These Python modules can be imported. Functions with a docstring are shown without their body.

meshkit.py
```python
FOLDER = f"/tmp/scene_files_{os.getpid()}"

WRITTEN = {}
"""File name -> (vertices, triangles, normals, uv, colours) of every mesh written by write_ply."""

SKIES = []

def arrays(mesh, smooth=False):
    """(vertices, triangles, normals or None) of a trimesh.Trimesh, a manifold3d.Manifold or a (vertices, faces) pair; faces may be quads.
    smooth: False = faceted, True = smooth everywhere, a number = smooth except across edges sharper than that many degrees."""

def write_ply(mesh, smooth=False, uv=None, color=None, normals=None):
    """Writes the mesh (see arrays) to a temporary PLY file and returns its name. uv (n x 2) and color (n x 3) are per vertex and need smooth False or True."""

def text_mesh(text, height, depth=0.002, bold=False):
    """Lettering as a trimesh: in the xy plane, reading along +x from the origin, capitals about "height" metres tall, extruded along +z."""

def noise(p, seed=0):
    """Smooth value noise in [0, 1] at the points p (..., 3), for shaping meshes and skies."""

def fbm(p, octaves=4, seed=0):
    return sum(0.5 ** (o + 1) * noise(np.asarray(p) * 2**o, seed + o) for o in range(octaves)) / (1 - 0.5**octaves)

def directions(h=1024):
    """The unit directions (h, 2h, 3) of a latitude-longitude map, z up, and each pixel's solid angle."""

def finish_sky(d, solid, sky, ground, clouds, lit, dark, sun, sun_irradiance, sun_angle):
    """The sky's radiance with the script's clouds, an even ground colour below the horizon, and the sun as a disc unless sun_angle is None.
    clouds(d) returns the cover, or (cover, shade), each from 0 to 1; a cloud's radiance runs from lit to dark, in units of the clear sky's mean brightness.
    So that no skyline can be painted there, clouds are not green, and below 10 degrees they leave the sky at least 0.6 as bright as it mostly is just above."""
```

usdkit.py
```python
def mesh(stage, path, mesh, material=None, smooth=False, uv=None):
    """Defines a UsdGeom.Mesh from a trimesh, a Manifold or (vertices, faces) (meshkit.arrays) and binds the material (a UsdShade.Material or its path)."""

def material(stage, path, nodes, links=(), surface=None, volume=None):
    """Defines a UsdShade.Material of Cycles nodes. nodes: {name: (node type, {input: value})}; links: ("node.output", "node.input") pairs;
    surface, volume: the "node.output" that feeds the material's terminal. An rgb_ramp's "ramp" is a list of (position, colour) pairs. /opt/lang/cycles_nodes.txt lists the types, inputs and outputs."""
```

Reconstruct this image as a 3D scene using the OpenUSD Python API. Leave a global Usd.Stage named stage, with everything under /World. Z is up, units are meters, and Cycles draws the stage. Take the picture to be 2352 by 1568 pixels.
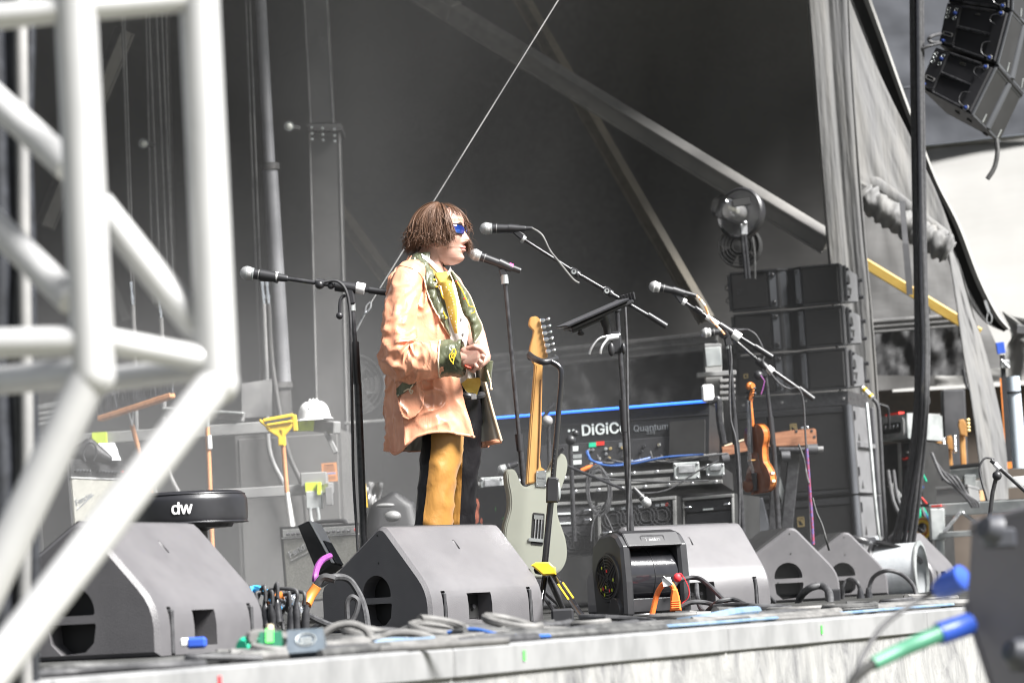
import math, random, numpy as np, trimesh, manifold3d as m3, usdkit, meshkit
from pxr import Usd, UsdGeom, UsdLux, UsdShade, Gf, Sdf, Vt
from shapely.geometry import Polygon, Point, LineString
stage = Usd.Stage.CreateInMemory()
UsdGeom.SetStageUpAxis(stage, 'Z'); UsdGeom.SetStageMetersPerUnit(stage, 1.0)
UsdGeom.Xform.Define(stage, '/World')
# ---------------------------------------------------------------- camera
FPX, CX, CY = 6000.0, 1176.0, 784.0
PITCH, ROLL = math.radians(5.6), 0.052
EYE = np.array([0, 0, 1.6])
DECK = 1.5
_f = np.array([0, math.cos(PITCH), math.sin(PITCH)]); _u0 = np.array([0, -math.sin(PITCH), math.cos(PITCH)]); _r0 = np.array([1.0, 0, 0])
_r = _r0 * math.cos(ROLL) - _u0 * math.sin(ROLL); _u = _u0 * math.cos(ROLL) + _r0 * math.sin(ROLL)
cam = UsdGeom.Camera.Define(stage, '/World/camera')
cam.AddTransformOp().Set(Gf.Matrix4d(*_r, 0, *_u, 0, *(-_f), 0, *EYE, 1))
cam.CreateHorizontalApertureAttr(36.0); cam.CreateVerticalApertureAttr(36.0 * 682 / 1024)
cam.CreateFocalLengthAttr(36.0 * FPX / 2352); cam.CreateClippingRangeAttr(Gf.Vec2f(0.1, 1000))
cam.CreateFStopAttr(5.2); cam.CreateFocusDistanceAttr(9.8)
cam.CreateExposureAttr(3.4)
# ---------------------------------------------------------------- sky and sun (bright overcast)
SUN = np.array([0.73, -0.47, 0.92]); SUN /= np.linalg.norm(SUN)
elev, rot = math.asin(SUN[2]), math.atan2(SUN[0], SUN[1])
dome = UsdLux.DomeLight.Define(stage, '/World/sky')
skym = usdkit.material(stage, '/World/Looks/sky', {
    'tc': ('texture_coordinate', {}),
    'map': ('mapping', {'scale': (1, 1, 2.5)}),
    'n': ('noise_texture', {'scale': 2.2, 'detail': 6, 'roughness': 0.6}),
    'ramp': ('rgb_ramp', {'ramp': [(0.3, (0.25, 0.254, 0.262)), (0.7, (0.35, 0.352, 0.356))]}),
    'sky': ('sky_texture', {'sky_type': 'single_scattering', 'sun_disc': False, 'sun_elevation': elev, 'sun_rotation': rot}),
    'mix': ('mix_color', {'fac': 0.97, 'use_clamp': False}),
    'bg': ('background_shader', {'strength': 0.1})},
    [('tc.generated', 'map.vector'), ('map.vector', 'n.vector'), ('n.fac', 'ramp.fac'), ('sky.color', 'mix.a'), ('ramp.color', 'mix.b'), ('mix.result', 'bg.color')], surface='bg.background')
UsdShade.MaterialBindingAPI.Apply(dome.GetPrim()).Bind(skym)
dome.GetPrim().SetCustomDataByKey('kind', 'structure')
sun = UsdLux.DistantLight.Define(stage, '/World/sun')
sun.CreateNormalizeAttr(True); sun.CreateIntensityAttr(0.4); sun.CreateAngleAttr(22.0); sun.CreateColorAttr(Gf.Vec3f(1, 0.985, 0.965))
_z = SUN; _x = np.cross([0, 0, 1.0], _z); _x /= np.linalg.norm(_x); _y = np.cross(_z, _x)
sun.AddTransformOp().Set(Gf.Matrix4d(*_x, 0, *_y, 0, *_z, 0, 0, 0, 30, 1))
# ---------------------------------------------------------------- helpers
def P(x, y, Y):
    d = _f + (x - CX) / FPX * _r + (CY - y) / FPX * _u
    return EYE + d * (Y / d[1])
def PX(pts):                      # list of (x, y, Y)
    return np.array([P(*p) for p in pts])
def floorY(x, Y):                 # a point of the deck under picture column x at depth Y
    p = P(x, 1400, Y); return np.array([p[0], Y, DECK])
rng = np.random.default_rng(7)
_names = {}
def numbered(path):
    k = _names.get(path, -1) + 1; _names[path] = k
    return path if k == 0 else f'{path}_{k:03d}'
def tag(prim, label=None, cat=None, group=None, kind=None):
    p = prim.GetPrim() if hasattr(prim, 'GetPrim') else prim
    for k, v in (('label', label), ('category', cat), ('group', group), ('kind', kind)):
        if v: p.SetCustomDataByKey(k, v)
    return prim
_mats = {}
class Thing:
    def __init__(s, path, M): s.path, s.M, s.inv = path, M, np.linalg.inv(M)
def mat4(loc=(0, 0, 0), rz=0.0, scale=1.0, R=None):
    M = np.eye(4)
    if R is None:
        c, q = math.cos(rz), math.sin(rz); R = np.array([[c, -q, 0], [q, c, 0], [0, 0, 1]])
    M[:3, :3] = np.asarray(R) * scale; M[:3, 3] = loc
    return M
def thing(name, label, cat, loc=(0, 0, 0), rz=0.0, scale=1.0, R=None, group=None):
    """An Xform directly under /World; its parts follow with obj(..., t)."""
    path = numbered('/World/' + name); M = mat4(loc, rz, scale, R)
    x = UsdGeom.Xform.Define(stage, path); x.AddTransformOp().Set(Gf.Matrix4d(*M.T.ravel().tolist()))
    tag(x, label, cat, group)
    return Thing(path, M)
def copy_of(src, label, cat, loc, rz=0.0, scale=1.0, group=None, R=None):
    base = src.path.rsplit('/', 1)[1]
    path = numbered('/World/' + base.rstrip('0123456789').rstrip('_') if base[-3:].isdigit() else '/World/' + base)
    M = mat4(loc, rz, scale, R)
    x = UsdGeom.Xform.Define(stage, path); x.GetPrim().GetReferences().AddInternalReference(src.path)
    x.MakeMatrixXform().Set(Gf.Matrix4d(*M.T.ravel().tolist())); x.GetPrim().SetInstanceable(True)
    tag(x, label, cat, group)
    return Thing(path, M)
def tm(m):
    if isinstance(m, MB): return m.mesh()
    if hasattr(m, 'to_mesh'):
        q = m.to_mesh(); return trimesh.Trimesh(q.vert_properties[:, :3], q.tri_verts, process=False)
    if isinstance(m, (tuple, list)):
        v, f, _ = meshkit.arrays(m); return trimesh.Trimesh(v, f, process=False)
    return m
class Part:
    def __init__(s, path, thing): s.path, s.thing = path, thing
def obj(name, mesh, material, parent=None, world=True, smooth=35, label=None):
    """One Mesh prim. parent: None (top level), Thing or Part. world: points are world points (else local of the thing)."""
    m = tm(mesh)
    th = parent.thing if isinstance(parent, Part) else parent
    v = np.asarray(m.vertices, float)
    if th is not None and world: v = v @ th.inv[:3, :3].T + th.inv[:3, 3]
    path = numbered((parent.path if parent is not None else '/World') + '/' + name)
    p = usdkit.mesh(stage, path, trimesh.Trimesh(v, m.faces, process=False), mt(material), smooth=smooth)
    if label: tag(p, label)
    return Part(path, th)
def solo(name, mesh, material, label, cat, group=None, kind=None, smooth=35):
    q = obj(name, mesh, material, None, smooth=smooth); tag(stage.GetPrimAtPath(q.path), label, cat, group, kind); return q
def structure(name, mesh, material, smooth=35):
    q = obj(name, mesh, material, None, smooth=smooth); tag(stage.GetPrimAtPath(q.path), kind='structure'); return q
def mt(m): return m if not isinstance(m, str) else _mats[m]
def nrm(v): v = np.asarray(v, float); return v / max(np.linalg.norm(v), 1e-12)
def frame(z, x=None):
    z = nrm(z); x = np.array([1.0, 0, 0]) if x is None else np.asarray(x, float)
    if abs(z @ nrm(x)) > 0.98: x = np.array([0, 1.0, 0])
    x = nrm(x - z * (x @ z)); return np.stack([x, np.cross(z, x), z], 1)
class MB:
    """Collects pieces; becomes ONE mesh. K scales the radii of round pieces."""
    K = 1.0
    def __init__(s): s.v, s.f, s.n = [], [], 0
    def add(s, v, f):
        f = np.asarray(f, int)
        if f.shape[1] == 4: f = np.vstack([f[:, [0, 1, 2]], f[:, [0, 2, 3]]])
        s.v.append(np.asarray(v, float)); s.f.append(f + s.n); s.n += len(v); return s
    def mesh(s): return trimesh.Trimesh(np.vstack(s.v), np.vstack(s.f), process=False)
    def m(s, mesh, T=None):
        q = tm(mesh); v = np.asarray(q.vertices)
        if T is not None: v = v @ T[:3, :3].T + T[:3, 3]
        return s.add(v, q.faces)
    def box(s, size, c=(0, 0, 0), R=None, ch=0.0):
        """box with chamfered edges"""
        h = np.asarray(size, float) / 2
        if ch <= 0:
            q = trimesh.creation.box(np.asarray(size, float)); v, f = q.vertices, q.faces
        else:
            ch = min(ch, h.min() * 0.95); pts = []
            for sx in (-1, 1):
                for sy in (-1, 1):
                    for sz in (-1, 1):
                        g = np.array([sx, sy, sz]) * h
                        for k in range(3):
                            e = g - np.array([sx, sy, sz]) * ch; e[k] = g[k]; pts.append(e)
            q = tm(m3.Manifold.hull_points(np.array(pts))); v, f = q.vertices, q.faces
        v = np.asarray(v)
        if R is not None: v = v @ np.asarray(R).T
        return s.add(v + np.asarray(c), f)
    def bar(s, a, b, w, h=None, up=(0, 0, 1), ch=0.0):
        """rectangular bar from a to b: w across, h along up"""
        a, b = np.asarray(a, float), np.asarray(b, float); z = nrm(b - a); h = w if h is None else h
        u = np.asarray(up, float)
        if abs(u @ z) > 0.98: u = np.array([0, 1.0, 0])
        u = nrm(u - z * (u @ z)); R = np.stack([np.cross(u, z), u, z], 1)
        return s.box((w, h, np.linalg.norm(b - a)), (a + b) / 2, R, ch)
    def tube(s, pts, r, n=10, closed=False, cap=True):
        """swept round tube; r number or list"""
        p = np.asarray(pts, float); k = len(p); r = np.broadcast_to(np.asarray(r, float) * MB.K, (k,))
        if closed: t = np.roll(p, -1, 0) - np.roll(p, 1, 0)
        else: t = np.gradient(p, axis=0)
        t /= np.maximum(np.linalg.norm(t, axis=1, keepdims=True), 1e-9)
        x = frame(t[0])[:, 0]; rows = []
        for i in range(k):
            x = x - t[i] * (x @ t[i]); x = nrm(x); y = np.cross(t[i], x)
            a = np.arange(n) / n * 2 * np.pi
            rows.append(p[i] + r[i] * (np.cos(a)[:, None] * x + np.sin(a)[:, None] * y))
        v = np.vstack(rows); f = []
        for i in range(k if closed else k - 1):
            j = (i + 1) % k
            for q in range(n): f.append((i * n + q, i * n + (q + 1) % n, j * n + (q + 1) % n, j * n + q))
        f = np.array(f); s.add(v, f)
        if cap and not closed:
            for i, o in ((0, -1), (k - 1, 1)):
                base = np.vstack([rows[i], p[i]]); q = np.arange(n); qq = (q + 1) % n
                ff = np.stack([qq, q, np.full(n, n)], 1) if o < 0 else np.stack([q, qq, np.full(n, n)], 1)
                s.add(base, ff)
        return s
    def cyl(s, a, b, r, r2=None, n=16): return s.tube([a, b], [r, r if r2 is None else r2], n)
    def lathe(s, prof, c=(0, 0, 0), axis=(0, 0, 1), n=28, x=None):
        """prof: (radius, along axis) pairs"""
        prof = np.asarray(prof, float) * MB.K; R = frame(axis, x); a = np.arange(n) / n * 2 * np.pi
        v = np.stack([np.outer(prof[:, 0], np.cos(a)), np.outer(prof[:, 0], np.sin(a)), np.repeat(prof[:, 1:2], n, 1)], -1).reshape(-1, 3)
        v = v @ R.T + np.asarray(c); f = []
        for i in range(len(prof) - 1):
            for q in range(n): f.append((i * n + q, i * n + (q + 1) % n, (i + 1) * n + (q + 1) % n, (i + 1) * n + q))
        return s.add(v, np.array(f))
    def sph(s, c, r, sub=2):
        q = trimesh.creation.icosphere(subdivisions=sub, radius=1.0); return s.add(q.vertices * np.asarray(r) * MB.K + np.asarray(c), q.faces)
    def prism(s, poly, depth, o=(0, 0, 0), R=None, bev=0.0):
        """2D polygon in the frame's xy, extruded along its z by depth (centred from 0 to depth)"""
        q = extr(poly, depth, bev); v = np.asarray(q.vertices)
        if R is not None: v = v @ np.asarray(R).T
        return s.add(v + np.asarray(o), q.faces)
    def sheet(s, grid):
        """grid (r, c, 3)"""
        g = np.asarray(grid, float); r, c = g.shape[:2]; i = np.arange(r - 1)[:, None] * c + np.arange(c - 1)[None]
        f = np.stack([i, i + 1, i + c + 1, i + c], -1).reshape(-1, 4); return s.add(g.reshape(-1, 3), f)
    def text(s, txt, height, o, x, up, depth=0.003, bold=False, center=False):
        """raised lettering: reads along x, up is up"""
        q = meshkit.text_mesh(txt, height, depth, bold); v = np.asarray(q.vertices).copy()
        if center: v[:, 0] -= (v[:, 0].min() + v[:, 0].max()) / 2; v[:, 1] -= height / 2
        x = nrm(x); up = nrm(np.asarray(up, float) - x * (np.asarray(up, float) @ x)); R = np.stack([x, up, np.cross(x, up)], 1)
        return s.add(v @ R.T + np.asarray(o), q.faces)
def extr(poly, depth, bev=0.0):
    poly = Polygon(poly) if not hasattr(poly, 'exterior') else poly
    if not poly.is_valid: poly = poly.buffer(0)
    cs = m3.CrossSection([np.asarray(poly.exterior.coords)[:-1]] + [np.asarray(i.coords)[:-1] for i in poly.interiors], m3.FillRule.EvenOdd)
    if bev <= 0: return tm(m3.Manifold.extrude(cs, depth))
    mid = m3.Manifold.extrude(cs, depth - 2 * bev).translate((0, 0, bev))
    ins = m3.Manifold.extrude(cs.offset(-bev, m3.JoinType.Round, 2.0, 24), depth)
    if not poly.interiors and poly.convex_hull.area < poly.area * 1.02: return tm(m3.Manifold.batch_hull([mid, ins]))
    half = m3.Manifold.extrude(cs.offset(-bev * 0.35, m3.JoinType.Round, 2.0, 24), depth - 0.7 * bev).translate((0, 0, 0.35 * bev))
    return tm(mid + half + ins)
def smooth_path(pts, n=8, closed=False):
    """Catmull-Rom through pts"""
    p = np.asarray(pts, float); k = len(p); out = []
    for i in range(k if closed else k - 1):
        if closed: a, b, c, d = p[(i - 1) % k], p[i], p[(i + 1) % k], p[(i + 2) % k]
        else: a, b, c, d = p[max(i - 1, 0)], p[i], p[i + 1], p[min(i + 2, k - 1)]
        for t in np.arange(n) / n:
            out.append(0.5 * (2 * b + (c - a) * t + (2 * a - 5 * b + 4 * c - d) * t * t + (3 * b - a - 3 * c + d) * t ** 3))
    if not closed: out.append(p[-1])
    return np.array(out)
def rrect(w, h, r, n=5):
    r = min(r, w / 2 * .999, h / 2 * .999); return Point(0, 0).buffer(r, n).union(Polygon([(0, 0), (1e-6, 0), (0, 1e-6)])) if False else Polygon([(-w/2+r, -h/2+r), (w/2-r, -h/2+r), (w/2-r, h/2-r), (-w/2+r, h/2-r)]).buffer(r, n)
# ---------------------------------------------------------------- materials
def lin(c): return tuple(c)
def M(name, c, rough=0.5, metal=0.0, c2=None, vs=6.0, vd=3, bump=0.0, bs=60.0, bdist=0.002, stretch=None, coat=0.0, sheen=0.0, rv=0.0, ramp=(0.35, 0.65), spec=0.5, coord='pos', emit=None, es=0.0, sub=0.0, trans=0.0, bump2=None, aniso=None):
    """Procedural principled material: colour varies by noise between c and c2, fine relief by noise bump."""
    c2 = tuple(min(1, x * 1.18 + 0.004) for x in c) if c2 is None else c2
    nodes = {'g': ('geometry', {}) if coord == 'pos' else ('texture_coordinate', {}), 'mp': ('mapping', {'scale': stretch or (1, 1, 1)}),
             'n': ('noise_texture', {'scale': vs, 'detail': vd, 'roughness': 0.6}), 'r': ('rgb_ramp', {'ramp': [(ramp[0], c), (ramp[1], c2)]}),
             'p': ('principled_bsdf', {'roughness': rough, 'metallic': metal, 'coat_weight': coat, 'coat_roughness': 0.08, 'sheen_weight': sheen, 'specular_ior_level': spec})}
    out = 'g.position' if coord == 'pos' else 'g.object'
    links = [(out, 'mp.vector'), ('mp.vector', 'n.vector'), ('n.fac', 'r.fac'), ('r.color', 'p.base_color')]
    if rv:
        nodes['rm'] = ('map_range', {'from_min': 0.3, 'from_max': 0.7, 'to_min': max(rough - rv, 0.02), 'to_max': min(rough + rv, 1), 'clamp': True}); links += [('n.fac', 'rm.value'), ('rm.result', 'p.roughness')]
    if bump:
        nodes['bn'] = ('noise_texture', {'scale': bs, 'detail': 3, 'roughness': 0.6}); nodes['b'] = ('bump', {'strength': bump, 'distance': bdist})
        links += [('mp.vector', 'bn.vector'), ('bn.fac', 'b.height'), ('b.normal', 'p.normal')]
    if emit is not None: nodes['p'][1].update({'emission_color': emit, 'emission_strength': es})
    if trans: nodes['p'][1].update({'transmission_weight': trans})
    if sub: nodes['p'][1].update({'subsurface_weight': sub, 'subsurface_radius': (1.0, 0.35, 0.2), 'subsurface_scale': 0.012})
    _mats[name] = usdkit.material(stage, '/World/Looks/' + name, nodes, links, surface='p.BSDF')
    return _mats[name]
M('black_plastic', (0.018, 0.018, 0.02), 0.42, bump=0.05, bs=300)
M('black_gloss', (0.010, 0.010, 0.012), 0.16, vs=20, coat=0.5)
M('black_metal', (0.022, 0.022, 0.024), 0.32, bump=0.03, bs=400, rv=0.1, vs=30, c2=(0.04, 0.04, 0.043))
M('dark_rubber', (0.03, 0.03, 0.032), 0.6, vs=40, c2=(0.06, 0.06, 0.063), bump=0.1, bs=200)
M('grey_cable', (0.035, 0.035, 0.035), 0.6, vs=25, c2=(0.085, 0.085, 0.083))
M('dusty_cable', (0.09, 0.088, 0.085), 0.65, vs=18, c2=(0.17, 0.166, 0.16))
M('blue_cable', (0.025, 0.085, 0.28), 0.45, vs=20)
M('pale_blue_cable', (0.10, 0.17, 0.26), 0.5, vs=20, c2=(0.18, 0.24, 0.31))
M('cyan_cable', (0.05, 0.38, 0.75), 0.4)
M('orange_cable', (0.80, 0.17, 0.03), 0.45, vs=30)
M('purple_cable', (0.13, 0.025, 0.20), 0.5, vs=200, c2=(0.26, 0.07, 0.20))
M('orange_tape', (0.55, 0.17, 0.03), 0.45)
M('red_tape', (0.75, 0.03, 0.04), 0.55)
M('green_tape', (0.12, 0.75, 0.12), 0.5)
M('pink_tape', (0.95, 0.06, 0.35), 0.5)
M('yellow_tape', (0.48, 0.60, 0.03), 0.5, vs=15)
M('chrome', (0.75, 0.76, 0.78), 0.18, 1.0, vs=40, c2=(0.9, 0.9, 0.9))
M('steel', (0.42, 0.43, 0.44), 0.38, 0.9, vs=12, c2=(0.6, 0.6, 0.61), rv=0.12, bump=0.05, bs=80)
M('aluminium', (0.40, 0.40, 0.40), 0.4, 0.75, vs=6, c2=(0.78, 0.78, 0.77), rv=0.12, bump=0.04, bs=60)
M('galvanised', (0.36, 0.38, 0.38), 0.45, 0.6, vs=9, c2=(0.5, 0.52, 0.51), rv=0.1)
M('white_plastic', (0.78, 0.78, 0.77), 0.4, vs=10, c2=(0.84, 0.84, 0.83))
M('white_paint', (0.68, 0.68, 0.66), 0.5, vs=5, c2=(0.8, 0.8, 0.79))
M('grey_paint', (0.16, 0.16, 0.165), 0.5, vs=5, c2=(0.21, 0.21, 0.215), bump=0.04, bs=60)
M('dark_grey_paint', (0.045, 0.046, 0.05), 0.5, vs=5, c2=(0.07, 0.07, 0.075), bump=0.05, bs=90)
M('green_plastic', (0.01, 0.09, 0.05), 0.4)
M('bright_green', (0.02, 0.5, 0.28), 0.4)
M('blue_plastic', (0.025, 0.075, 0.38), 0.4)
M('red_plastic', (0.7, 0.03, 0.02), 0.45)
M('yellow_plastic', (0.66, 0.42, 0.02), 0.42, vs=8, c2=(0.74, 0.50, 0.04))
class Face:
    """A bilinear face between four points: a lower left, b lower right, c upper left, d upper right (as one looks at it). h is height off the face."""
    def __init__(s, a, b, c, d):
        s.a, s.b, s.c, s.d = (np.asarray(q, float) for q in (a, b, c, d))
        s.n = nrm(np.cross(s.b - s.a, s.c - s.a)); s.x = nrm(s.b - s.a); s.y = nrm(s.c - s.a)
        s.w = np.linalg.norm(s.b - s.a); s.hh = np.linalg.norm(s.c - s.a)
    def p(s, u, v, h=0.0): return (1 - v) * ((1 - u) * s.a + u * s.b) + v * ((1 - u) * s.c + u * s.d) + s.n * h
    def plate(s, m, u0, v0, u1, v1, h0, h1, ins=0.0):
        du, dv = ins / s.w, ins / s.hh
        return hexa(m, *[s.p(*q, h0) for q in ((u0, v0), (u1, v0), (u0, v1), (u1, v1))], *[s.p(*q, h1) for q in ((u0 + du, v0 + dv), (u1 - du, v0 + dv), (u0 + du, v1 - dv), (u1 - du, v1 - dv))])
    def rplate(s, m, u0, v0, u1, v1, r, h0, h1, hole=None):
        """rounded plate, optional hole (u0, v0, u1, v1, r)"""
        def rr(u0, v0, u1, v1, r):
            w, h = (u1 - u0) * s.w, (v1 - v0) * s.hh
            q = rrect(w, h, r, 4); c = np.array(q.exterior.coords)[:-1]; return c + [(u0 + u1) / 2 * s.w, (v0 + v1) / 2 * s.hh]
        pl = Polygon(rr(u0, v0, u1, v1, r))
        if hole: pl = pl.difference(Polygon(rr(*hole)))
        return s.poly(m, pl, h0, h1)
    def poly(s, m, pl, h0, h1):
        """polygon in metres on the face"""
        q = extr(pl, h1 - h0); v = np.asarray(q.vertices)
        w = np.array([s.p(x / s.w, y / s.hh, h0 + z) for x, y, z in v]); return m.add(w, q.faces)
    def knob(s, m, u, v, r, h, h0=0.0, n=12, bev=0.25):
        return m.lathe([(0, h), (r * (1 - bev), h), (r, h - r * bev), (r, 0)], s.p(u, v, h0), s.n, n)
    def text(s, m, t, height, u, v, h=0.001, depth=0.002, bold=False, center=False): return m.text(t, height, s.p(u, v, h), s.x, s.y, depth, bold, center)
    def tube(s, m, uvh, r, n=8, k=6): return m.tube(smooth_path([s.p(*q) for q in uvh], k), r, n)
def hexa(m, a, b, c, d, A, B, C, D):
    """hexahedron: back face a b / c d, front face A B / C D"""
    v = np.array([a, b, c, d, A, B, C, D]); f = np.array([(0, 2, 3, 1), (4, 5, 7, 6), (0, 1, 5, 4), (2, 6, 7, 3), (0, 4, 6, 2), (1, 3, 7, 5)]); return m.add(v, f)
def pxface(a, b, c, d): return Face(P(*a), P(*b), P(*c), P(*d))
# ---------------------------------------------------------------- ground, deck, fascia
M('ground', (0.10, 0.105, 0.07), 0.9, vs=0.6, vd=6, c2=(0.2, 0.19, 0.15), bump=0.4, bs=8, bdist=0.03)
structure('ground', MB().sheet([[(-200, -150, 0), (200, -150, 0)], [(-200, 250, 0), (200, 250, 0)]]), 'ground')
M('deck_ply', (0.022, 0.022, 0.021), 0.9, vs=3, vd=6, c2=(0.055, 0.055, 0.053), bump=0.15, bs=30, spec=0.15)
E0, E1 = np.array([-0.73, 4.63]), np.array([1.37, 7.95])
ed = (E1 - E0) / np.linalg.norm(E1 - E0); en = np.array([ed[1], -ed[0]])
def edge(t, out=0.0, z=DECK): q = E0 + ed * t + en * out; return np.array([q[0], q[1], z])
Lk = [-7.5, 9.5]
A, B = edge(Lk[0])[:2], edge(Lk[1])[:2]
deck_poly = [tuple(A), tuple(B), (8.0, B[1] + 2.0), (8.0, 26.0), (-10.0, 26.0), (-10.0, A[1])]
structure('stage_deck', MB().prism(deck_poly, 0.14, (0, 0, DECK - 0.14)), 'deck_ply')
# aluminium edge strip in lengths, its top slightly proud of the deck
M('edge_metal', (0.185, 0.187, 0.19), 0.55, 0.2, vs=5, vd=8, c2=(0.24, 0.241, 0.243), stretch=(2.5, 2.5, 1), rv=0.15, bump=0.12, bs=25, ramp=(0.3, 0.6))
t = thing('stage_edge_trim', 'scuffed silver metal strip capping the front edge of the stage', 'edge trim', edge(1.0, 0.02))
tt = Lk[0]
while tt < Lk[1] - 0.1:
    L = 1.22; a, b = tt + 0.0015, min(tt + L, Lk[1]) - 0.0015
    m = MB(); m.bar(edge(a, 0.012, DECK - 0.029), edge(b, 0.012, DECK - 0.029), 0.024, 0.062, ch=0.004); m.bar(edge(a, -0.03, DECK + 0.001), edge(b, -0.03, DECK + 0.001), 0.060, 0.006, ch=0.001)
    obj('strip', m, 'edge_metal', t); tt += L
# fascia: grey fleece scrim hanging under the strip
_mats['fascia'] = usdkit.material(stage, '/World/Looks/fascia', {
    'g': ('geometry', {}), 'm1': ('mapping', {'scale': (17, 17, 7.0), 'rotation': (0.12, 0.45, 0)}), 'm2': ('mapping', {'scale': (9, 9, 2.2), 'rotation': (0, 0.2, 0)}),
    'n1': ('noise_texture', {'scale': 1.0, 'detail': 6, 'roughness': 0.72, 'distortion': 1.4}), 'n2': ('noise_texture', {'scale': 1.0, 'detail': 4, 'roughness': 0.6}),
    'mx': ('mix_float', {'fac': 0.4}), 'r': ('rgb_ramp', {'ramp': [(0.36, (0.08, 0.08, 0.084)), (0.48, (0.17, 0.17, 0.167)), (0.62, (0.25, 0.247, 0.236))]}),
    'b': ('bump', {'strength': 0.7, 'distance': 0.02}), 'p': ('principled_bsdf', {'roughness': 0.95, 'sheen_weight': 0.2})},
    [('g.position', 'm1.vector'), ('g.position', 'm2.vector'), ('m1.vector', 'n1.vector'), ('m2.vector', 'n2.vector'), ('n1.fac', 'mx.a'), ('n2.fac', 'mx.b'), ('mx.result', 'r.fac'), ('r.color', 'p.base_color'), ('n1.fac', 'b.height'), ('b.normal', 'p.normal')], surface='p.BSDF')
g = []
for z in np.linspace(DECK - 0.062, 0.0, 40):
    row = []
    for s in np.linspace(Lk[0], Lk[1], 420):
        d = (DECK - z)
        off = 0.012 + 0.05 * d * meshkit.fbm(np.array([[s * 3.0, z * 0.7, 3.0]]), 3)[0] + 0.012 * math.sin(s * 9 + 2 * math.sin(s * 2.3)) * min(1, d * 2)
        row.append(edge(s, off, z))
    g.append(row)
solo('stage_skirt', MB().sheet(g), 'fascia', 'mottled grey fleecy cloth skirt hanging below the stage edge', 'skirt', smooth=True)
# ---------------------------------------------------------------- roof and back of the stage
M('tarp_black', (0.046, 0.045, 0.044), 0.62, vs=0.8, vd=6, c2=(0.064, 0.062, 0.060), bump=0.12, bs=2.5, bdist=0.05, stretch=(0.5, 1, 1.6), rv=0.08)
M('drape_black', (0.016, 0.016, 0.017), 0.75, vs=2, c2=(0.03, 0.03, 0.031), bump=0.3, bs=8, bdist=0.03)
def wavy(p00, p10, p01, p11, nu, nv, amp, seed, su=1.0, sv=1.0, axis=(0, -1, 0)):
    """cloth sheet between four corners with soft billows"""
    u, v = np.meshgrid(np.linspace(0, 1, nu), np.linspace(0, 1, nv)); u, v = u[..., None], v[..., None]
    g = (1 - v) * ((1 - u) * p00 + u * p10) + v * ((1 - u) * p01 + u * p11)
    q = np.concatenate([u * su, v * sv, np.full_like(u, seed)], -1)
    return g + np.asarray(axis) * (amp * (meshkit.fbm(q, 4, seed) - 0.5))[..., None]
g = wavy(P(-400, 1475, 23.5), P(1925, 1400, 22.0), P(-400, -1300, 23.5), P(1925, -1300, 22.0), 90, 60, 0.3, 3, 7, 4)
solo('back_tarpaulin', MB().sheet(g), 'tarp_black', 'large black tarpaulin closing the back of the stage behind the diagonal beams', 'tarpaulin', smooth=True)
g = wavy(P(1912, 905, 22.2), P(2320, 870, 22.6), P(1912, 240, 22.2), P(2060, 260, 22.6), 30, 30, 0.2, 5, 3, 3)
solo('side_tarpaulin', MB().sheet(g), 'tarp_black', 'dark tarpaulin seen through the opening under the rolled up grey blind', 'tarpaulin', smooth=True)
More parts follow.
